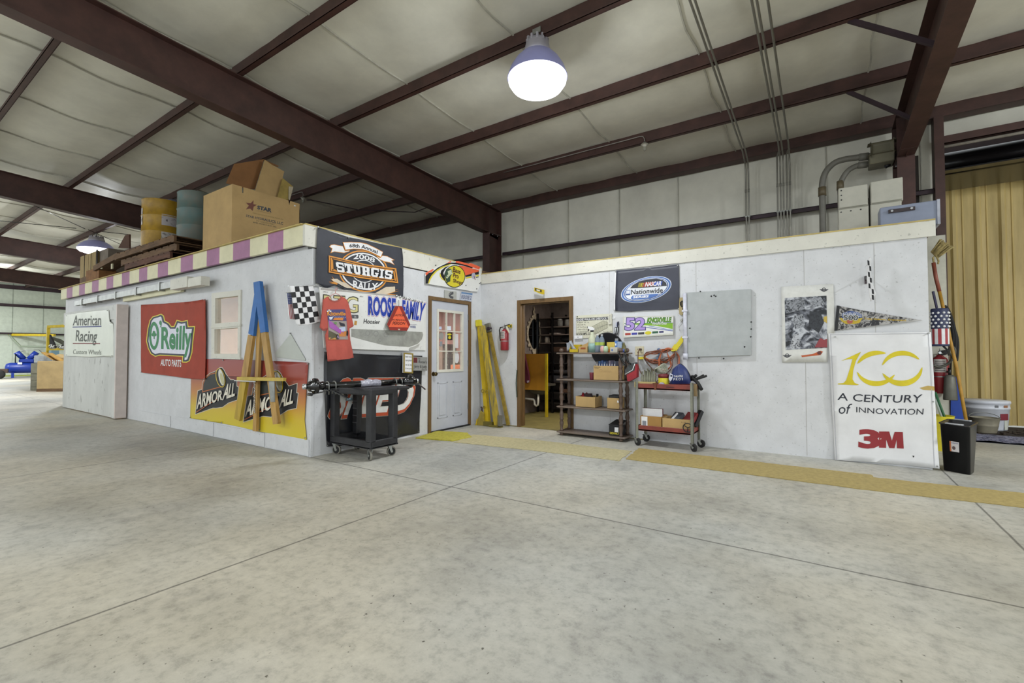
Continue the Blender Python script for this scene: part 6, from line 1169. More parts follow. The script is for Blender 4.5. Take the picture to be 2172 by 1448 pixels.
# outlet and coiled cord
s = Sheet('C', Y5, .012); ot = thing('wall_outlet', 'cream double outlet with a black plug beside the coiled cord', 'outlet', s.P((270, 645)))
pr(s, [(180, 462), (365, 455), (362, 640), (178, 648)], .012, .012, flat('#c9c0a3')).build('cover_plate', ot, world=True)
for x, y in ((235, 520), (235, 590), (330, 600)): MB().ball(s.P((x, y), .012), .006, K, 8, (.6, .5, 1.6)).build('socket', ot, world=True)
b = MB(); b.box(tuple(s.P((270, 545), .012)-Vector((.0, .03, 0))), tuple(s.P((325, 505), .012)), K, .004); b.solo('plug', 'black plug of the orange cord in the cream outlet', 'plug')
M_OC = mat('orange_cord', '#b5613a', .5, var=.12, scale=20); M_BC = mat('brown_cord', '#6b3820', .5, var=.12, scale=20)
hk = thing('cord_hook', 'large yellow steel hook holding the coiled orange cord', 'hook', s.P((1040, 570))); pr(s, [(1205, 228), (1232, 270), (1232, 350), (1080, 560), (1050, 545), (1020, 585), (955, 535), (1045, 405), (1065, 420)], .06, .02, YEL).build('plate', hk, world=True); b = MB(); b.bar(s.P((1010, 545), 0), s.P((1010, 545), .11), .05, .02, YEL); b.build('peg', hk, world=True)
b = pr(s, [(268, 690), (405, 680), (412, 730), (272, 745)], .09, .02, YEL); b.bar(s.P((290, 715), .08), s.P((290, 715), 0), .05, .03, YEL); b.solo('cord_hook', 'small yellow hook at the far end of the coiled cord', 'hook')
cdn = thing('extension_cord', 'coiled orange and brown extension cord on yellow hooks above the red cart', 'cord', s.P((800, 1000))); rr = random.Random(11)
def spl(pts, n=10):
    out = []
    for i in range(len(pts)-1):
        p0, p1, p2, p3 = [Vector(pts[max(0, min(len(pts)-1, i+k))]) for k in (-1, 0, 1, 2)]
        for k in range(n): t = k/n; out.append(.5*((2*p1)+(p2-p0)*t+(2*p0-5*p1+4*p2-p3)*t*t+(3*p1-p0-3*p2+p3)*t**3))
    return out+[Vector(pts[-1])]
def cord(pts, m, off=.06, r=.0055, nm='strand'):
    P = spl([s.P(p, off+.012*math.sin(i*2.1)) for i, p in enumerate(pts)], 8); MB().tube(P, r, m, 6).build(nm, cdn, world=True)
for k in range(9):
    j = lambda a: rr.uniform(-a, a); cord([(378+j(8), 680+j(20)), (450+j(25), 615+j(35)), (640+j(30), 590+j(50)), (820+j(20), 560+j(45)), (990, 530+j(15)), (1050, 580+j(20)), (1000+j(20), 690+j(45)), (850+j(20), 770+j(60)), (650+j(30), 790+j(55)), (480+j(30), 770+j(40)), (385+j(10), 710+j(20)), (378, 690)], M_BC if k % 3 else M_OC, .05+.006*k)
for k in range(3): cord([(1000, 530), (900+10*k, 490+8*k), (780, 560+10*k), (700+12*k, 720), (690+15*k, 850), (740, 960-12*k), (830, 1000-14*k), (930, 940-10*k), (975-10*k, 850), (930-12*k, 700), (880, 590), (930, 520)], M_OC, .075+.006*k)
for x in (1105, 1130, 1150): cord([(1030, 560), (1080, 590), (x-5, 680), (x, 780), (x, 850)], M_OC if x > 1110 else M_BC, .05)
cord([(300, 520), (255, 560), (240, 720), (255, 900), (310, 1050), (410, 1125)], M_BC, .05); cord([(375, 730), (470, 860), (560, 960), (610, 1040), (640, 1080)], M_BC, .05); cord([(990, 740), (1000, 850), (960, 960), (860, 1060), (700, 1190), (640, 1240)], M_BC, .08); cord([(560, 1130), (680, 1080), (800, 1030), (900, 1030)], flat('#8f9184'), .09)
b = MB(); q = s.P((695, 525), .05); b.ball(q, .022, flat('#5a6a8a'), 10, (1, 1, .8)); b.cyl(q-Vector((0, 0, .02)), q-Vector((0, -.0, .12)), .012, m=flat('#6c7c94'), seg=10); b.ball(q-Vector((.02, 0, .13)), .026, flat('#566a80'), 10, (.9, .8, 1.2)); b.bar(q, q+Vector((0, .05, 0)), .012, .012, M_ZINC); b.solo('air_fitting', 'blue-grey air fitting on the wall behind the coiled cord', 'fitting')
# ================================================================ ceiling fixtures
def high_bay(x, y, zp, label):
    t = thing('high_bay_lamp', label, 'lamp', (x, y, zp-.7)); z0 = zp-.70
    b = MB(); b.lathe([(.345, .17), (.34, .12), (.30, .06), (.20, .01), (.05, -.01)], (0, 0, 0), m=mat('lit_lens', '#f4f4fb', .4, emit=2.6, var=0), seg=40, cap=False); b.lathe([(.05, -.01), (.001, -.012)], (0, 0, 0), m=MATS['lit_lens'], seg=40, cap=False); b.build('lens', t)
    b = MB(); b.lathe([(.352, .165), (.35, .18), (.32, .27), (.265, .36), (.2, .43), (.15, .46)], (0, 0, 0), m=mat('acrylic_reflector', '#8688b4', .35, emit=.10, var=.02), seg=40, cap=False); o = b.build('reflector', t)
    b = MB(); b.lathe([(.16, .44), (.155, .50), (.14, .56), (.135, .57), (.135, .60)], (0, 0, 0), m=mat('cast_grey', '#a5a2ac', .4, .3, var=.05), seg=24)
    for k in range(12): a = 2*math.pi*k/12; b.box((.09, -.014, .57), (.135, .014, .64), MATS['cast_grey'], .003, Matrix.Rotation(a, 4, 'Z'))
    b.build('ballast_housing', t); b = MB(); b.cyl((0, 0, .60), (0, 0, .665), .03, m=mat('dark_fitting', '#55535a', .5)); b.tube([(.02, 0, .66), (.02, 0, .70), (0, 0, .72), (-.02, 0, .70), (-.02, 0, .66)], .006, M_ZINC); b.build('hanger', t)
    MB().box((-.055, -.02, .70), (.055, -.004, .765), M_ZINC).build('mounting_plate', t)
    return t
high_bay(-2.74, YW0-PSP*3+.0, purlin_z(3)+.09, 'large lit high-bay lamp hanging from a purlin over the concrete floor')
lp = high_bay(-18.5, YW0-PSP*3, purlin_z(3)+.03, 'lit high-bay lamp seen past the tan crate on the deck'); lp.scale = (1.3, 1.3, .85); lp.location.z = 4.28
def socket(px, py, i, label, run):
    z = purlin_z(i); y = YW0-PSP*i-.05; q = onY(px, py, y); t = thing('bulb_socket', label, 'lamp', (q.x, y, z-.11))
    b = MB(); b.lathe([(.045, .09), (.05, .10), (.03, .12), (.02, .135)], (0, 0, 0), m=M_ZINC, seg=16); b.lathe([(.065, .085), (.06, .095), (.03, .06), (.022, .045)], (0, 0, 0), m=mat('porcelain', '#c9c7bb', .3), seg=18, cap=False); b.build('socket', t); MB().ball((0, 0, .015), .03, mat('clear_bulb', '#b5b3a5', .1, alpha=.7), 12, (1, 1, 1.3)).build('bulb', t)
    b = MB(); P = [Vector((0, 0, .13)), Vector((0, 0, .18)), Vector((-.03, .0, .235)), Vector((-.10, .0, .245))]+[Vector((-.3-run*k/6, .0, .245)) for k in range(7)]; b.tube(P, .009, mat('pale_conduit', '#9a958f', .4, .5)); b.build('conduit', t)
socket(1367.5, 322, 1, 'bare bulb in a porcelain socket with conduit under the purlin nearest the back wall', 2.6)
socket(643, 424, 2, 'bare bulb socket hanging above the big cardboard carton', .5)
P1 = [onY(650, 424, 6.15), onY(660, 424, 6.25), onY(760, 445, 7.1), onY(880, 450, 7.66), onY(965, 417, 7.66)]; b = MB(); b.tube(P1, .012, M_STEELD, 6); b.solo('conduit', 'dark flexible conduit from the bare bulb above the carton to the next purlin', 'conduit')
def conduit(x, label, group, top=True, zb=2.60):
    P = []
    if top: P = [Vector((x, y, purlin_z((YW0-y)/PSP)-.018)) for y in (-2, 0, 2, 4, 6, 8, 8.7)]+[Vector((x, 8.80, 4.70)), Vector((x, 9.08, 4.60)), Vector((x, 9.13, 4.45))]
    else: P = [Vector((x+.05, 9.16, 4.72)), Vector((x+.02, 9.14, 4.70)), Vector((x, 9.13, 4.62))]
    P += [Vector((x, 9.13, 4.2)), Vector((x, 9.13, 3.4)), Vector((x, 9.13, zb))]
    t = thing('conduit', label, 'conduit', (x, 9.13, zb), 0, group); MB().tube(P, .0135, mat('steel_conduit', '#8d8b82', .4, .6, var=.06), 8).build('pipe', t, world=True)
    for z in (4.12,): MB().cyl((x, 9.13, z-.03), (x, 9.13, z+.03), .017, m=M_GREYP, seg=10).build('coupling', t, world=True)
    MB().box((x-.018, 9.11, 3.645), (x+.018, 9.222, 3.665), M_ZINC).build('strap', t, world=True)
for x in (-1.08, -1.035): conduit(x, 'thin steel conduit in the pair running from the ceiling down the back wall', 'pair of thin conduits')
for x, tp in ((-.59, False), (-.545, True), (-.50, True), (-.45, False), (-.405, True)): conduit(x, 'thin steel conduit in the bundle of five reaching down the back wall' if tp else 'short thin conduit in the bundle of five, starting at the eave', 'bundle of five conduits', tp)
# electrical gear on the office roof
W1_ = Z(1700, 250, 472, 2172)
def W1(p, y): return onY(W1_[0]+p[0]*W1_[2], W1_[1]+p[1]*W1_[2], y)
for P, r, l in (([(205, 1105), (203, 900), (202, 720), (203, 640), (222, 560), (260, 495), (330, 435), (420, 405), (520, 390), (670, 372)], .046, 'thick grey conduit bending into the junction box, outer of the two'), ([(375, 1060), (373, 760), (378, 660), (402, 590), (450, 520), (510, 480), (570, 462), (660, 452)], .04, 'thick grey conduit bending into the junction box, inner of the two')):
    t = thing('conduit', l, 'conduit', W1(P[0], 9.0)); q = [W1(p, 9.0) for p in P]; q[0].z = 2.61; q[1].x = q[0].x = q[2].x; MB().tube(spl(q, 5), r, M_GREYP, 16).build('pipe', t, world=True)
    c = q[2]; MB().cyl(c-Vector((0, 0, .07)), c+Vector((0, 0, .07)), r*1.22, m=mat('brown_coupling', '#6b6048', .5), seg=18).build('coupling', t, world=True)
    d = (q[-2]-q[-1]).normalized(); MB().cyl(q[-1]+d*.02, q[-1]+d*.14, r*1.22, m=M_GREYP, seg=18).build('coupling', t, world=True)
a, c = W1((655, 385), 8.95), W1((915, 330), 8.95); t = thing('junction_box', 'large grey-green junction box at the top of the thick conduits', 'junction box', (a.x, 8.95, a.z)); M_JB = mat('grey_green_box', '#77735f', .5, var=.05)
za = W1((655, 490), 8.95).z; z1_ = W1((655, 315), 8.95).z; MB().box((a.x, 8.80, za+.01), (c.x-.02, 9.13, z1_-.10), M_JB, .012).build('box_body', t, world=True); MB().box((a.x+.02, 8.88, z1_-.14), (c.x-.03, 8.80, z1_+.03), M_JB, .04, seg=3).build('cover', t, world=True); MB().cyl((c.x-.12, 9.0, za-.01), (c.x-.06, 9.0, za+.02), .03, m=K).build('plug', t, world=True)
M_EB = mat('pale_grey_enamel', '#b3b1a4', .45, var=.04)
for l, x0, x1, z0_, z1_, kn in (('pale grey electrical cabinet on the office roof, lower one beside the thick conduits', .205, .515, 2.606, 3.055, 1), ('pale grey electrical cabinet stacked on top, beside the thick conduits', .21, .51, 3.057, 3.33, 1), ('pale grey electrical cabinet on the office roof behind the blue-grey panel', .53, .83, 2.606, 3.06, 0), ('plain pale grey electrical cabinet stacked on top beside the steel column', .535, .845, 3.062, 3.345, 0)):
    t = thing('electrical_cabinet', l, 'electrical cabinet', ((x0+x1)/2, 7.35, z0_)); MB().box((x0, 7.21, z0_), (x1, 7.5, z1_), M_EB, .006).build('cabinet_body', t, world=True); MB().box((x0+.004, 7.19, z0_+.01), (x1-.004, 7.209, z1_-.006), M_EB, .006).build('front_cover', t, world=True)
    if kn:
        for k in range(3): MB().cyl((x0+.03+(.1*k if z0_ < 3 else 0), 7.186, z1_-.04-(0 if z0_ < 3 else .06*k)), (x0+.03+(.1*k if z0_ < 3 else 0), 7.19, z1_-.04-(0 if z0_ < 3 else .06*k)), .008, m=K, seg=10).build('knockout', t, world=True)
y = 6.66; p4 = [W1(p, y) for p in ((765, 880), (1335, 795), (1335, 975), (765, 1035))]; x0, x1, z1_ = p4[0].x, p4[1].x, (p4[0].z+p4[1].z)/2; t = thing('metal_case', 'long blue-grey metal case with a black handle on the edge of the office roof', 'case', ((x0+x1)/2, y, 2.606))
MB().box((x0, y, 2.606), (x1, y+.25, z1_), mat('blue_grey_metal', '#7f879a', .4, var=.05), .008).build('case_body', t, world=True); MB().box((x1-.012, y-.012, 2.606), (x1+.012, y+.25, z1_+.004), mat('pale_edge', '#a5a9b5', .4)).build('edge_flange', t, world=True)
h0, h1 = W1((850, 908), y-.02), W1((1110, 880), y-.02); zc = (h0.z+h1.z)/2; MB().box((h0.x, y-.02, zc-.02), (h1.x, y-.0, zc+.018), mat('dark_handle', '#33292c', .5)).build('handle', t, world=True)
for x in (h0.x+.03, h1.x-.03): MB().cyl((x, y-.026, zc), (x, y-.02, zc), .012, m=M_CHROME, seg=12).build('screw', t, world=True)
# ================================================================ tools by the big doorway
def R7(p, y): return onY(1960+p[0]*.15198, 620+p[1]*.15198, y)
def W2(p, y): return onY(1930+p[0]*.29693, 490+p[1]*.29693, y)
MB().box((1.30, 9.10, 0), (1.53, 9.13, 2.95), mat('white_board_dirty', '#c3c1b2', .6, var=.06)).solo('white_board', 'narrow white board standing beside the dark doorway post', 'board')
b = MB(); q = [W2(p, 8.82) for p in ((168, 225), (185, 330), (210, 430), (250, 600), (290, 790), (330, 960), (372, 1190))]; d = q[-1]-q[-2]; k = (q[-1].z-.01)/-d.z; 
t = thing('broom', 'corn broom with a yellow wooden handle stored upside down by the doorway post', 'broom', q[-1]+d*k); MB().tube(q[:3], .024, mat('red_handle', '#8a4a38', .5), 10).build('handle_grip', t, world=True); MB().tube(q[2:]+[q[-1]+d*k], .021, mat('yellow_handle', '#b3862f', .5, var=.12), 10).build('handle', t, world=True)
b = MB(); rr = random.Random(5); hb, ht = W2((175, 185), 8.80), W2((262, 80), 8.80)
for k in range(60):
    u = k/59; a0 = W2((150+45*u, 150+45*u), 8.80); a1 = W2((215+95*u+rr.uniform(-8, 8), 60+55*u+rr.uniform(-8, 8)), 8.80+rr.uniform(-.05, .05)); b.tube([a0, (a0+a1)/2+Vector((0, rr.uniform(-.02, .02), 0)), a1], .008, mat('broom_straw', '#a08f5c', .8, var=.2, scale=30), 4)
b.build('bristles', t, world=True); MB().tube([W2(p, 8.80) for p in ((170, 222), (165, 190), (185, 165), (205, 215), (200, 235))], .012, MATS['broom_straw'], 6).build('binding', t, world=True)
c = R7((222, 490), 8.6); t = thing('flag_sleeve', 'stars and stripes fabric sleeve hanging beside the broom', 'sleeve', (c.x, 8.6, R7((215, 750), 8.6).z)); H = R7((215, 225), 8.6).z-t.location.z; r = .095
b = MB(); b.lathe([(r, 0), (r*1.02, H*.05), (r*.97, H*.055), (r*.97, H*.45), (r*.98, H*.46), (r, H*.98), (r*.9, H)], (0, 0, 0), m=flat('#2d3352'), seg=32); b.build('sleeve_body', t)
b = MB(); n = 16
for k in range(n): b.sheet(lambda u, v: Vector((r*math.cos(2*math.pi*(k+u)/n), r*math.sin(2*math.pi*(k+u)/n), H*(.05+.41*v))), 2, 1, flat('#9c3238') if k % 2 else WH)
b.build('stripes', t); b = MB()
for k in range(10):
    for j in range(5): a = 2*math.pi*(k+.5*(j % 2))/10; z = H*(.52+.09*j); b.ball((r*math.cos(a), r*math.sin(a), z), .016, WH, 6, (1, 1, 1))
b.build('stars', t); MB().bar(W2((165, 430), 8.6), W2((192, 550), 8.6), .06, .02, flat('#2f2b4a')).build('strap', t, world=True)
c = R7((222, 1000), 9.0); zb = R7((225, 1405), 9.0).z; e = extinguisher('fire_extinguisher', 'large dark red fire extinguisher with a hose by the doorway, below the flag sleeve', c.x, 9.0, zb, .095, R7((225, 870), 9.0).z-zb, 9.10, 1)
b = MB(); c = R7((362, 1270), 8.84); zb = R7((362, 1500), 8.84).z; zt_ = R7((362, 1150), 8.84).z; b.lathe([(.075, 0), (.078, .01), (.062, zt_-zb-.04), (.04, zt_-zb)], (c.x, 8.84, zb), m=mat('dull_grey_can', '#66655c', .5, .3, var=.12), seg=22); b.cyl((c.x, 8.84, zt_-.02), (c.x, 8.84, zt_+.10), .018, m=M_DARK); b.bar((c.x, 9.10, zt_+.04), (c.x, 8.83, zt_+.04), .03, .03, mat('aged_brass', '#6a5c3c')); b.solo('air_horn_can', 'grey tapered canister hanging next to the large dark red extinguisher', 'canister')
for P, rr_, l, y in (([(285, 185), (330, 240), (385, 380), (430, 560), (440, 700), (425, 800), (400, 740), (410, 600), (380, 450), (320, 300), (300, 220)], .022, 'black hose hanging in a long loop beside the broom handle', 9.11), ([(375, 420), (440, 560), (470, 720), (455, 940), (440, 900), (450, 740)], .018, 'thinner black hose strap hanging behind the long loop', 9.12), ([(130, 1010), (200, 1040), (280, 1025), (350, 980), (410, 900), (430, 810), (395, 760), (350, 800), (350, 880)], .017, 'grey hose curling around the large extinguisher', 8.885), ([(235, 700), (265, 745), (330, 815), (250, 830), (320, 850), (240, 870)], .012, 'thin dark cable tangle under the flag sleeve', 8.6)):
    b = MB(); b.tube(spl([R7(p, y) for p in P], 6), rr_, M_RUBBER if 'grey' not in l else mat('grey_hose', '#55534a', .6), 8); b.solo('hose', l, 'hose')
def foot(pts, y, z0=.0): return [W2(p, y) for p in pts]
t = thing('blue_scoop', 'blue plastic scoop shovel standing behind the black bin', 'shovel', W2((350, 1480), 9.08)); t.location.z = 0
O = foot([(318, 1040), (336, 1040), (372, 1195), (388, 1210), (406, 1370)], 9.08)+[Vector((W2((412, 1470), 9.08).x, 9.08, .0)), Vector((W2((290, 1470), 9.08).x, 9.08, .0))]+foot([(292, 1205), (304, 1195)], 9.08)
b = MB(); b.prism(O, (0, .012, 0), mat('blue_plastic', '#16409c', .45, var=.06)); b.build('blade', t, world=True)
for p0, p1, c, l in (((180, 1150), (248, 1330), '#1f5a35', 'dark green rod standing in the yellow pail'), ((180, 1200), (228, 1330), '#9aa39a', 'pale rod standing in the yellow pail')):
    a, e_ = W2(p0, 8.0), W2(p1, 8.0); b = MB(); b.tube([a, e_, e_+(e_-a)*1.0], .014, flat(c)); b.solo('rod', l, 'rod')
c = W2((205, 1400), 7.9); t = thing('pail', 'yellow pail half hidden behind the white banner and the black bin', 'pail', (c.x, 7.9, 0)); MB().lathe([(.13, 0), (.15, W2((205, 1320), 7.9).z), (.155, W2((205, 1320), 7.9).z+.01)], (0, 0, 0), m=YEL, seg=24, cap=False).build('pail_body', t)
# black waste bin
t = thing('waste_bin', 'black plastic waste bin with grey handles at the end of the long wall', 'bin', (1.15, 6.52, 0)); A = [Vector((1.035, 6.525, .004)), Vector((1.215, 6.395, .004)), Vector((1.285, 6.60, .004)), Vector((1.105, 6.73, .004))]; zt_ = .475
B = [onZ(R1[0]+p[0]*R1[2], R1[1]+p[1]*R1[2], zt_) for p in ((112, 895), (700, 970), (850, 888))]; B.append(B[0]+B[2]-B[1])
b = MB(); bm = bmesh.new(); rings = []
def rnd_ring(P, z, rad):
    out = []
    for i in range(4):
        p, a, c = P[i], P[i-1], P[(i+1) % 4]; u, w = (a-p).normalized()*rad, (c-p).normalized()*rad
        for k in range(5): f = k/4; out.append(bm.verts.new(Vector((*(p+u*(1-f)**2+w*f**2)[:2], z))))
    return out
for P, z, rad in ((A, .004, .03), (B, zt_, .04), ([B[0]+(B[0]-B[2])*.04, B[1]+(B[1]-B[3])*.04, B[2]+(B[2]-B[0])*.04, B[3]+(B[3]-B[1])*.04], zt_+.004, .045), ([B[0]+(B[0]-B[2])*.04, B[1]+(B[1]-B[3])*.04, B[2]+(B[2]-B[0])*.04, B[3]+(B[3]-B[1])*.04], zt_+.014, .045), ([B[0]-(B[0]-B[2])*.05, B[1]-(B[1]-B[3])*.05, B[2]-(B[2]-B[0])*.05, B[3]-(B[3]-B[1])*.05], zt_+.012, .035), ([A[i]*.85+(A[0]+A[2])*.075 for i in range(4)], .03, .03)): rings.append(rnd_ring(P, z, rad))
for a, c in zip(rings, rings[1:]):
    for k in range(20): bm.faces.new((a[k], a[(k+1) % 20], c[(k+1) % 20], c[k])).smooth = True
bm.faces.new(rings[0][::-1]); bm.faces.new(rings[-1]); b._merge(bm, mat('black_bin_plastic', '#18181a', .3, var=.15)); b.build('bin_body', t, world=True)
for i, j in ((0, 1), (3, 2)): p, q = B[i], B[j]; MB().bar(p.lerp(q, .22)+Vector((0, 0, .018)), p.lerp(q, .78)+Vector((0, 0, .018)), .035, .012, mat('grey_handle', '#a9acb0', .4), bev=.003).build('handle', t, world=True)
def face(a, h): return A[0].lerp(A[1], a)*(1-h)+B[0].lerp(B[1], a)*h
n = (A[1]-A[0]).cross(Vector((0, 0, 1))).normalized()*.004
for lo, hi, c, nm in ((.32, .64, '#c9c4c4', 'label'), (.32, .37, '#b5683c', 'label_band')):
    b = MB(); b.prism([face(x, z)+n*(1 if nm == 'label' else 1.4) for x, z in ((lo, .44), (hi, .44), (hi, .66), (lo, .66))], n*.3, flat(c)); b.build(nm, t, world=True)
b = MB(); b.prism([face(.46+.06*math.cos(a), .52+.04*math.sin(a))+n*1.5 for a in [2*math.pi*k/14 for k in range(14)]], n*.3, flat('#5a4a4a')); b.build('label_emblem', t, world=True)
bv, f = text2d('Rubbermaid'); xs = [v[0] for v in bv]; ys = [v[1] for v in bv]; bm = bmesh.new(); vs = [bm.verts.new(face(.39+.22*(v[0]-min(xs))/(max(xs)-min(xs)), .615+.03*(v[1]-min(ys))/(max(ys)-min(ys)))+n*1.8) for v in bv]
for q in f: bm.faces.new([vs[i] for i in q])
MB()._merge(bm, flat('#2f3a7c')).build('lettering', t, world=True)
# tub, pail, bottle, rug beyond
t = thing('plastic_tub', 'large white plastic tub standing against the yellow metal wall', 'tub', (2.16, 10.45, .01)); R = .30
b = MB(); b.lathe([(R*.86, 0), (R*.88, .02), (R*.97, .33), (R*1.0, .335), (R, .355), (R*.985, .36), (R*.985, .41), (R*1.02, .415), (R*1.02, .445), (R, .46), (R*.3, .465)], (0, 0, 0), m=mat('white_bucket', '#d3d6de', .45, var=.04), seg=40); b.build('tub_body', t)
def wrap(a0, a1, z0_, z1_, m, nm, rr=R*1.0): b = MB(); b.sheet(lambda u, v: Vector((rr*math.cos(a0+(a1-a0)*u), rr*math.sin(a0+(a1-a0)*u), z0_+(z1_-z0_)*v)), 8, 1, m); b.build(nm, t)
wrap(-1.35, -1.2, .365, .40, flat('#6b6d70'), 'label'); wrap(-.95, -.7, .365, .40, flat('#9a6a4a'), 'label'); wrap(-1.1, -.62, .17, .27, flat('#7c2030'), 'label', R*.97); wrap(-.85, -.6, .02, .17, flat('#c9cbc0'), 'label', R*.93)
t = thing('metal_pail', 'galvanised metal pail in front of the white plastic tub', 'pail', (2.07, 9.98, .01)); MB().lathe([(.13, 0), (.132, .01), (.15, .10), (.153, .105), (.152, .115), (.168, .22), (.175, .225), (.165, .222), (.128, .02), (.0, .015)], (0, 0, 0), m=mat('dull_pail', '#a39c88', .45, .3, var=.1), seg=32, cap=False).build('pail_body', t); MB().tube([(.17*math.cos(a), .10*math.sin(a)+.02, .225+.06*math.sin(a)) for a in [math.pi*k/12 for k in range(13)]], .004, M_ZINC, 6).build('bail_handle', t)
b = MB(); rr = random.Random(9)
def rug(u, v): x = 1.56+3.2*u; y = 8.87+.78*v; return Vector((x, y, .012+.018*abs(math.sin(9*x+5*y)*math.sin(4*x-11*y))))
b.sheet(rug, 70, 18, blotch('blue_white_rug', '#2b3257', '#8d90a8', 26, .42, .56)); b.sheet(lambda u, v: Vector((1.56+3.2*u, 8.87+.78*v, .002)), 4, 2, NAVY); b.solo('rag_rug', 'blue and white rag rug across the sill of the big doorway', 'rug')
b = MB()
for k in range(420):
    x, y = rr.uniform(1.6, 4.6), rr.gauss(9.98, .26); 
    if y > 10.86 or y < 9.68 or math.hypot(x-2.16, y-10.45) < .36 or math.hypot(x-2.07, y-9.98) < .22: continue
    a = rr.uniform(0, 6.3); s_ = rr.uniform(.015, .05); b.prism([(x+s_*math.cos(a+t), y+s_*math.sin(a+t), .012) for t in (0, 1.6, 2.9, 4.4)], (0, 0, rr.uniform(.006, .03)), mat('dead_leaves', '#3f342a', .9, var=.3, scale=30))
b.box((1.4, 9.67, .001), (4.8, 10.88, .011), mat('dark_soil', '#2b241e', .9, var=.2)); o = b.solo('leaf_litter', 'dark leaf litter on the ground along the yellow metal wall', 'leaves'); o['kind'] = 'stuff'
# ================================================================ on the deck over the side wall
def pallet(x0, x1, y0, y1, z0, label, nb=7, m=M_WOODD):
    t = thing('pallet', label, 'pallet', ((x0+x1)/2, (y0+y1)/2, z0))
    for y in (y0, (y0+y1)/2-.02, y1-.04): MB().box((x0, y, z0+.016), (x1, y+.04, z0+.105), m).build('stringer', t, world=True)
    for k in range(nb): w = (x1-x0)/nb; MB().box((x0+w*k, y0, z0+.106), (x0+w*k+w*.82, y1, z0+.124), m).build('deck_board', t, world=True)
    for k in range(3): w = (x1-x0-.1)/2; MB().box((x0+w*k, y0, z0), (x0+w*k+.1, y1, z0+.015), m).build('bottom_board', t, world=True)
    return t
zd = 2.736
M_RW = mat('red_brown_wood', '#5f3f30', .8, var=.2, scale=3, stretch=(1, 6, 6), bump=.3)
pallet(-11.5, -9.25, 3.34, 4.7, zd, 'bottom pallet of the stack of four under the drums', 9)
pallet(-11.45, -9.3, 3.30, 4.7, zd+.126, 'second pallet from the bottom of the stack of four under the drums', 9, M_RW); pallet(-11.8, -9.15, 3.34, 4.75, zd+.252, 'third pallet from the bottom of the stack of four under the drums', 9)
pallet(-11.95, -9.1, 3.28, 4.8, zd+.378, 'top pallet of the stack of four, carrying the drums', 10); zp = zd+.378+.125
MB().box((-11.88, 3.95, zp+.001), (-11.25, 4.55, zp+.3), M_RW).solo('timber_block', 'timber block on the top pallet under the navy drum', 'block')
def drum(x, y, z, r, h, m, label, band=None):
    t = thing('steel_drum', label, 'drum', (x, y, z)); P = [(r*.97, 0), (r, .01)]
    for f in (.335, .665): P += [(r, h*(f-.02)), (r*1.025, h*(f-.006)), (r*1.025, h*(f+.006)), (r, h*(f+.02))]
    P += [(r, h-.015), (r*1.02, h-.01), (r*1.02, h), (r*.97, h), (r*.96, h-.02)]
    MB().lathe(P, (0, 0, 0), m=m, seg=40).build('drum_body', t); MB().lathe([(.03, h-.02), (.03, h+.006)], (r*.5, -.1, 0), m=M_ZINC, seg=12).build('bung', t); return t
M_DY = mat('yellow_drum_paint', '#b08a22', .45, var=.08, scale=5, col2='#8a6a20'); M_DT = mat('teal_drum_paint', '#4a6a68', .5, var=.1, scale=3, col2='#6d6a5e'); M_DN = mat('navy_drum_paint', '#2a2f44', .5, var=.1, scale=4, col2='#5a5048')
t = drum(-10.72, 3.67, zp, .33, .93, M_DY, 'yellow steel drum with white paper labels on the top pallet'); cam_a = math.atan2(-3.67, 10.72)
for a0, a1, z0_, z1_, c in ((-.05, .72, .43, .64, '#b3acae'), (-.05, .95, .06, .30, '#b9b3ae'), (-1.35, -1.15, .43, .75, '#c9c3c0')):
    b = MB(); b.sheet(lambda u, v: Vector((.336*math.cos(cam_a+a0+(a1-a0)*u), .336*math.sin(cam_a+a0+(a1-a0)*u), z0_+(z1_-z0_)*v)), 10, 2, blotch('old_label_%d' % (z0_*100+a0*10), '#4a4548', c, 9, .3, .42)); b.build('label', t)
drum(-9.66, 3.86, zp, .32, .93, M_DT, 'faded teal steel drum beside the big cardboard carton'); drum(-11.56, 4.25, zp+.301, .31, .93, M_DN, 'dark navy steel drum between the yellow and teal drums')
# big carton
pallet(-8.22, -7.2, 3.32, 4.42, zd, 'pale new pallet under the big cardboard carton', 6, M_WOOD)
bx_ = thing('large_carton', 'big open cardboard carton with a brown star print on a pallet', 'carton', (-7.7, 3.87, zd+.126)); X1_, X0_, Y0_, Y1_, zb = -7.24, -8.18, 3.34, 4.41, zd+.126; ztp = 3.735
V2 = Z(400, 300, 300, 2172)
def onX1(p, X=X1_): return onX(V2[0]+p[0]*V2[2], V2[1]+p[1]*V2[2], X)
b = MB(); t_ = .008
b.box((X0_, Y0_, zb), (X1_, Y1_, zb+t_)); b.box((X0_, Y0_, zb), (X0_+t_, Y1_, ztp)); b.box((X0_, Y1_-t_, zb), (X1_, Y1_, ztp-.02)); b.box((X0_, Y0_, zb), (X1_-t_, Y0_+t_, ztp)); b.box((X1_-t_, Y0_, zb), (X1_, Y1_, ztp-.10)); b.build('carton_body', bx_, m=M_CARD, world=True)
yy = lambda p: onX1(p).y
b = MB(); O = [(X1_-t_, Y0_, ztp-.10), (X1_-t_, Y0_, ztp), (X1_-t_, yy((820, 680)), ztp), (X1_-t_, yy((822, 780)), ztp-.09), (X1_-t_, yy((842, 780)), ztp-.09), (X1_-t_, yy((845, 685)), ztp), (X1_-t_, yy((1535, 890)), ztp-.005), (X1_-t_, yy((1545, 970)), ztp-.085), (X1_-t_, yy((1565, 890)), ztp-.005), (X1_-t_, Y1_, ztp-.01), (X1_-t_, Y1_, ztp-.10)]; b.prism(O, (t_, 0, 0), M_CARD); b.build('upper_edge', bx_, world=True)
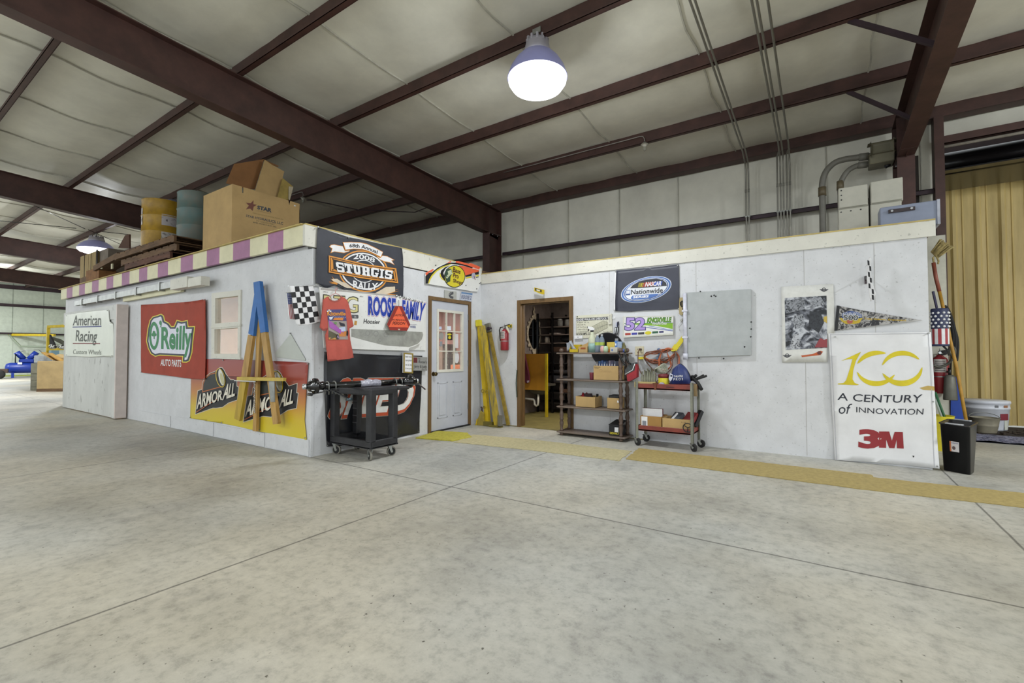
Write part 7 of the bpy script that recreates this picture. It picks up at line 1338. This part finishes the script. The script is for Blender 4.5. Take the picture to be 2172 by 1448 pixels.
def flp(pts, X, m, nm='flap'): b = MB(); b.prism([onX1(p, X) for p in pts], (-.008, 0, 0), m); b.build(nm, bx_, world=True)
flp([(575, 640), (700, 345), (1160, 270), (1020, 730), (900, 730)], -7.55, M_CARDIN); flp([(1170, 280), (1270, 350), (1470, 460), (1360, 860), (1020, 760)], -7.42, M_CARD); flp([(1445, 560), (1610, 695), (1555, 900), (1360, 870)], -7.36, mat('cardboard_dim', '#a08a48', .8)); flp([(1540, 690), (1610, 695), (1555, 900), (1535, 880)], -7.34, mat('cardboard_edge', '#b9ad92', .8)); flp([(1170, 280), (1280, 330), (1390, 375), (1370, 390), (1270, 352)], -7.56, MATS['cardboard_inside'])
def xtext(tt, quad, m, part='lettering', bold=0.):
    bv, _ = text2d(tt); x0_, x1_ = min(v[0] for v in bv), max(v[0] for v in bv); z0_, z1_ = min(v[1] for v in bv), max(v[1] for v in bv); v, f = text2d(tt, bold); TL, TR, BR, BL = map(Vector, quad); bm = bmesh.new(); vs = []
    for x, z in v: a, c = (x-x0_)/(x1_-x0_), (z-z0_)/(z1_-z0_); q = (BL*(1-a)+BR*a)*(1-c)+(TL*(1-a)+TR*a)*c; vs.append(bm.verts.new(onX1((q.x, q.y), X1_+.0012)))
    for q in f: bm.faces.new([vs[i] for i in q])
    MB()._merge(bm, m).build(part, bx_, world=True)
T2 = flat('#3a4148')
xtext('STAR', [(1062, 985), (1270, 1030), (1265, 1085), (1058, 1035)], T2, bold=.06); xtext('HYDRAULICS', [(1050, 1055), (1258, 1100), (1256, 1114), (1048, 1068)], flat('#6b5a30')); xtext('PERFORMANCE UNDER PRESSURE', [(990, 1090), (1455, 1190), (1455, 1208), (988, 1106)], flat('#7a6a38')); xtext('STAR HYDRAULICS, LLC', [(885, 1122), (1452, 1240), (1448, 1285), (882, 1160)], T2, bold=.02); xtext('2727 CLINTON STREET', [(1035, 1205), (1320, 1265), (1318, 1285), (1033, 1225)], flat('#5a5438')); xtext('RIVER GROVE, IL 60171, USA', [(995, 1232), (1352, 1305), (1350, 1325), (992, 1250)], flat('#4a4838'), bold=.02)
st = [(880, 940), (955, 948), (998, 900), (995, 962), (1050, 972), (1000, 1000), (985, 1065), (945, 1030), (880, 1042), (925, 985)]; bm = bmesh.new(); vs = [bm.verts.new(onX1(p, X1_+.0012)) for p in st]
for q in tessellate_polygon([[Vector((p[0], p[1], 0)) for p in st]]): bm.faces.new([vs[i] for i in q])
MB()._merge(bm, flat('#6d3a2c')).build('star_emblem', bx_, world=True)
s_ = onX1((1632, 985), X1_+.002); MB().ball(s_, .014, WH, 8, (.2, 1.3, .8)).build('tape_scrap', bx_, world=True)
# crate and lumber at the far end of the deck
def q5(p, y): return onY(Q5[0]+p[0]*Q5[2], Q5[1]+p[1]*Q5[2], y)
a, c = q5((258, 830), 3.75), q5((500, 700), 3.75); t = thing('wooden_crate', 'tan wooden crate with dark bands at the far end of the deck', 'crate', (a.x, 3.9, a.z-.3)); z0_, z1_ = a.z-.05, q5((258, 560), 3.75).z
MB().box((a.x, 3.75, zd), (c.x+.7, 4.6, z0_), M_WOODD).solo('timber_block', 'dark timber block under the tan wooden crate', 'block')
b = MB(); w = (c.x-a.x)
for k in range(4): b.box((a.x+w*k/4+.01, 3.75, z0_+.002), (a.x+w*(k+1)/4-.01, 3.79, z1_), mat('tan_crate', '#a58f62', .8, var=.1, stretch=(4, 4, 1)))
b.build('slat_panel', t, world=True); MB().box((a.x+.01, 3.79, z0_+.002), (c.x+.62, 4.5, z1_-.01), mat('grey_crate', '#7a6f63', .8, var=.1)).build('crate_body', t, world=True)
for f in (.28, .66): MB().box((a.x+w*f-.012, 3.744, z0_+.002), (a.x+w*f+.012, 3.75, z1_), M_DARK).build('band', t, world=True)
MB().box((c.x-.08, 3.742, z0_+.002), (c.x+.04, 3.75, z1_+.02), M_DARK).build('corner_strip', t, world=True)
pallet(q5((110, 900), 3.5).x, q5((385, 850), 3.5).x-.02, 3.4, 3.72, zd, 'short brown pallet at the very end of the deck', 4, M_RW)
a = q5((385, 830), 3.45); c = q5((800, 740), 3.45); b = MB(); b.box((a.x, 3.40, zd), (a.x+.9, 3.7, a.z+.12), mat('orange_brown_wood', '#8a5f35', .8, var=.15)); b.solo('timber_block', 'orange-brown timber block between the crate and the drum pallets', 'block')
b = MB(); b.bar((a.x+.7, 3.5, a.z+.10), (c.x+.25, 3.5, a.z+.22), .3, .12, M_WOODD); b.solo('old_tarp', 'grey-brown bundle lying on the orange-brown timber', 'bundle')
for x in (590, 735): q = q5((x, 690), 3.42); MB().box((q.x-.04, 3.38, q.z-.06), (q.x+.04, 3.40, q.z+.05), flat('#c9c3a0')).solo('paper_tag', 'pale paper tag on the grey-brown bundle, ' + ('nearer the crate' if x < 600 else 'nearer the drum pallets'), 'tag')
b = MB(); b.prism([q5(p, 4.1) for p in ((795, 430), (890, 255), (950, 240), (950, 440))], (0, .03, 0), mat('rust_board', '#5a3b2b', .8)); o = b.solo('leaning_board', 'rust-brown board leaning behind the yellow drum', 'board')
# ================================================================ far end of the hall
def dp(u, v, d): return EYE + ray(u, v)*d
def z8(p, d): return dp(p[0]*.16575, 600+p[1]*.16575, d)
t = thing('air_compressor', 'blue air compressor with a horizontal tank near the far wall', 'compressor', (-34.0, 5.9, 0), math.radians(80)); M_CB = mat('compressor_blue', '#16348f', .35, var=.06)
b = MB(); b.lathe([(.06, -.78), (.2, -.74), (.27, -.6), (.27, .6), (.2, .74), (.06, .78)], (0, 0, .5), (1, 0, 0), M_CB, 24); b.build('tank', t)
for x in (-.5, .5): MB().box((x-.05, -.22, 0), (x+.05, .22, .27), M_CB).build('tank_foot', t)
b = MB(); b.box((-.3, -.18, .76), (.25, .18, .95), M_CB, .04); b.build('crankcase', t)
for s_ in (-1, 1): b = MB(); b.cyl((-.03+s_*.08, 0, .93), (-.03+s_*.36, 0, 1.3), .12, .13, M_CB, 16); b.build('pump_cylinder', t)
MB().cyl((.34, .0, .92), (.72, 0, .92), .15, m=M_DARK, seg=20).build('motor', t); MB().lathe([(.24, -.02), (.25, 0), (.24, .02)], (-.42, .0, 1.0), (1, 0, 0), M_DARK, 24).build('flywheel', t)
MB().tube([(-.4, 0, 1.25), (-.1, -.1, 1.4), (.4, -.1, 1.42), (.6, -.1, 1.2)], .02, M_ZINC).build('air_line', t); MB().box((-.34, -.276, .68), (-.18, -.272, .78), WH).build('label', t); MB().box((.35, -.285, .45), (.55, -.27, .58), WH).build('label', t)
t = thing('engine_cart', 'low brown engine cart with a black wheel beside the compressor', 'cart', (-33.2, 4.2, 0), math.radians(78)); b = MB(); b.box((-.9, -.3, .28), (.9, .3, .48), mat('brown_frame', '#4a3a32', .7, var=.15)); b.build('frame', t)
for x in (-.7, .62): MB().lathe([(.10, -.06), (.22, -.06), (.22, .06), (.10, .06)], (x, -.3, .22), (0, 1, 0), M_RUBBER, 20).build('wheel', t)
MB().cyl((-.1, 0, .48), (.45, 0, .74), .18, m=M_DARK, seg=16).build('engine', t); MB().box((-.9, -.2, .48), (-.4, .2, .86), M_DARK, .05).build('motor_cover', t); MB().box((-.95, -.1, .86), (-.72, .1, 1.2), K, .06).build('air_filter', t)
b = MB(); q0 = z8((0, 655), 25.0); q1 = z8((700, 668), 25.0); b.bar(z8((120, 662), 25), q1, .12, .12, M_YEL); b.solo('yellow_rail', 'long yellow rail along the far wall', 'rail')
b = MB(); b.tube([z8((120, 665), 24.75), z8((190, 740), 24.7), z8((260, 810), 24.7), z8((400, 812), 24.7), z8((600, 815), 24.7)], .05, flat('#8f9a86')); b.solo('air_pipe', 'pale pipe dropping from the yellow rail along the far wall', 'pipe')
# pallets, cabinet and yellow frame nearer to the sliding door
c = z8((545, 1355), 15.6); t = thing('parts_cabinet', 'grey metal parts cabinet with drawers beside the cardboard crates', 'cabinet', (c.x, c.y, 0), .75); M_PC = mat('stained_grey_cabinet', '#7c7a68', .6, var=.14, scale=4); MB().box((-.18, -.25, 0), (.18, .25, .9), M_PC, .01).build('cabinet_body', t)
for z in (.12, .34, .56): MB().box((-.15, -.265, z), (.15, -.25, z+.16), M_PC, .005).build('drawer', t)
MB().box((-.14, -.2, .905), (.14, .2, 1.16), mat('pale_tool_case', '#a3a8ab', .5), .02).solo('tool_case', 'pale grey tool case on top of the grey parts cabinet', 'case'); o = COL.objects[-1]; o.location = (c.x, c.y, .905); o.rotation_euler = (0, 0, .75)
c = z8((640, 1355), 15.9); t = thing('stacked_crate', 'tall grey-brown crate behind the grey parts cabinet', 'crate', (c.x-1.2, c.y+.75, 0), .75); MB().box((-.28, -.3, .1), (.28, .3, 1.05), mat('grey_brown_crate', '#7d6d55', .8, var=.12), .01).build('crate_body', t); MB().box((-.3, -.3, 0), (.3, .3, .1), M_WOODD).build('skid', t)
c = z8((760, 1350), 15.2); t = thing('stacked_crate', 'tan cardboard gaylord crate on a skid next to the sliding door', 'crate', (c.x, c.y, 0), .75); MB().box((-.36, -.4, .09), (.36, .4, .98), mat('tan_gaylord', '#b39a6c', .8, var=.08, scale=3), .01).build('crate_body', t); MB().box((-.36, -.4, 0), (.36, .4, .09), M_WOODD).build('skid', t)
for a_, e_, l in (((560, 890), (710, 985), 'tan board leaning over the crates, lower one'), ((640, 900), (800, 1000), 'tan board leaning over the crates, upper one')):
    b = MB(); b.bar(z8(a_, 15.0), z8(e_, 15.0), .16, .03, mat('tan_board_wood', '#b08a48', .7)); b.solo('loose_board', l, 'board')
b = MB(); b.ball(z8((770, 955), 15.4), .17, mat('tan_gaylord', '#b39a6c'), 12, (1.1, 1, .7)); b.solo('kraft_paper', 'crumpled kraft paper on top of the tan crate', 'paper')
b = MB(); a_ = z8((690, 905), 16.6); b.box((a_.x-.17, a_.y-.1, a_.z-.12), (a_.x+.17, a_.y+.1, a_.z+.12), flat('#6a8a96')); b.solo('blue_carton', 'small blue-grey carton among the crates beside the yellow stand', 'carton')
t = thing('yellow_stand', 'yellow steel stand with black panels standing behind the crates', 'stand', z8((625, 1200), 17.6)); t.location.z = 0
a_, e_ = z8((620, 560), 17.6), z8((900, 545), 17.6)
b = MB(); b.bar(a_, e_, .10, .10, M_YEL); b.build('top_rail', t, world=True); b = MB(); b.bar(a_, Vector((a_.x, a_.y, 0)), .09, .09, M_YEL, (1, 0, 0)); b.build('post', t, world=True); b = MB(); b.bar(Vector((e_.x, e_.y, a_.z)), Vector((e_.x, e_.y, 0)), .09, .09, M_YEL, (1, 0, 0)); b.build('post', t, world=True); b = MB(); b.bar(z8((610, 850), 17.6), z8((900, 840), 17.6), .09, .09, M_YEL); b.build('lower_rail', t, world=True)
b = MB(); b.prism([z8(p, 17.5) for p in ((632, 660), (700, 800), (650, 840), (635, 840))], (0, .05, 0), K); b.build('side_panel', t, world=True); b = MB(); b.prism([z8(p, 17.75) for p in ((660, 690), (760, 720), (880, 800), (880, 830), (680, 730))], (0, .05, 0), flat('#55584c')); b.build('sloped_panel', t, world=True)
for k, (p, r) in enumerate((((680, 812), .13), ((800, 818), .12))): b = MB(); b.ball(z8(p, 17.28), r, blotch('white_black_helmet%d' % k, '#1f2022', '#c9cbc4', 6, .45, .5), 12, (1.2, 1, .7)); b.solo('helmet', 'black and white helmet on the yellow stand, ' + ('nearer the far wall' if k == 0 else 'nearer the sliding door'), 'helmet')
# bracing wires under the far ceiling
w6 = lambda p, d: dp(p[0]*.20718, 340+p[1]*.20718, d)
for a_, e_, l in (((-40, 285), (870, 700), 'thin dark brace cable sloping down toward the far lamp, upper one'), ((-40, 615), (780, 695), 'thin dark brace cable under the far ceiling, flatter one'), ((905, 710), (1260, 870), 'thin dark brace cable from the far lamp to the leaning board'), ((980, 722), (1330, 760), 'thin dark brace cable running from the far lamp behind the yellow drum')):
    dd = lambda p: (4.93-HCAM)*980/(750-340-p[1]*.20718)
    b = MB(); b.tube([w6(a_, min(17, dd(a_))), w6(e_, min(17, dd(e_)))], .01, M_DARK, 6); b.solo('brace_cable', l, 'cable')
# ================================================================ inside the lit office
def box_in(name, l, c, lo, hi, col): MB().box(lo, hi, flat(col) if isinstance(col, str) else col, .004).solo(name, l, c)
MB().box((-8.0, 5.2, 2.385), (-6.8, 5.5, 2.42), mat('office_tube', '#fff1df', .4, emit=3, var=0)).solo('ceiling_light', 'lit ceiling light inside the office behind the window', 'ceiling light')
t = thing('drawer_cabinet', 'grey drawer cabinet inside the office behind the half-glass door', 'cabinet', (-7.2, 7.6, .01)); MB().box((-7.6, 7.4, .01), (-6.75, 7.85, 1.42), flat('#6b6260')).build('cabinet_body', t, world=True)
for k in range(5):
    for j in range(2): b = MB(); b.box((-6.75, 7.41+.22*j, .12+.25*k), (-6.74, 7.61+.22*j, .33+.25*k), flat('#857a76')); o = b.build('drawer', t, world=True); MB().box((-6.74, 7.47+.22*j, .21+.25*k), (-6.73, 7.55+.22*j, .24+.25*k), WH).build('drawer_label', t, world=True)
box_in('desk', 'brown desk inside the office behind the half-glass door', 'desk', (-6.3, 6.6, .01), (-5.5, 7.3, .76), '#7a4f35'); box_in('red_binder', 'red binder box seen through the small window', 'box', (-8.9, 5.0, 1.15), (-8.2, 5.3, 1.75), '#a03a44'); box_in('side_cabinet', 'tall pale cabinet seen through the small window', 'cabinet', (-9.4, 4.7, .01), (-8.0, 5.6, 1.145), '#6b6a5c'); box_in('window_shelf', 'green-brown clutter box on the cabinet behind the small window', 'box', (-9.35, 4.72, 1.147), (-8.95, 5.1, 1.4), '#5f6040')
MB().box((-6.0, 6.8, .765), (-5.6, 7.1, 1.0), flat('#b06a4a'), .01).solo('cardboard_box', 'orange-brown carton on the desk inside the office', 'box')
for k in range(6):
    b = MB(); x = -8.6+.55*k; b.sheet(lambda u, v: Vector((x+.5*u, 9.0+.03*math.sin(u*18), 1.0+1.35*v)), 14, 2, mat('pink_curtain', '#c9a3a6', .8, var=.05)); o = b.solo('curtain', 'pale pink curtain panel at the back of the lit office', 'curtain', group='pink office curtains'); o.modifiers.new('t', 'SOLIDIFY').thickness = .004
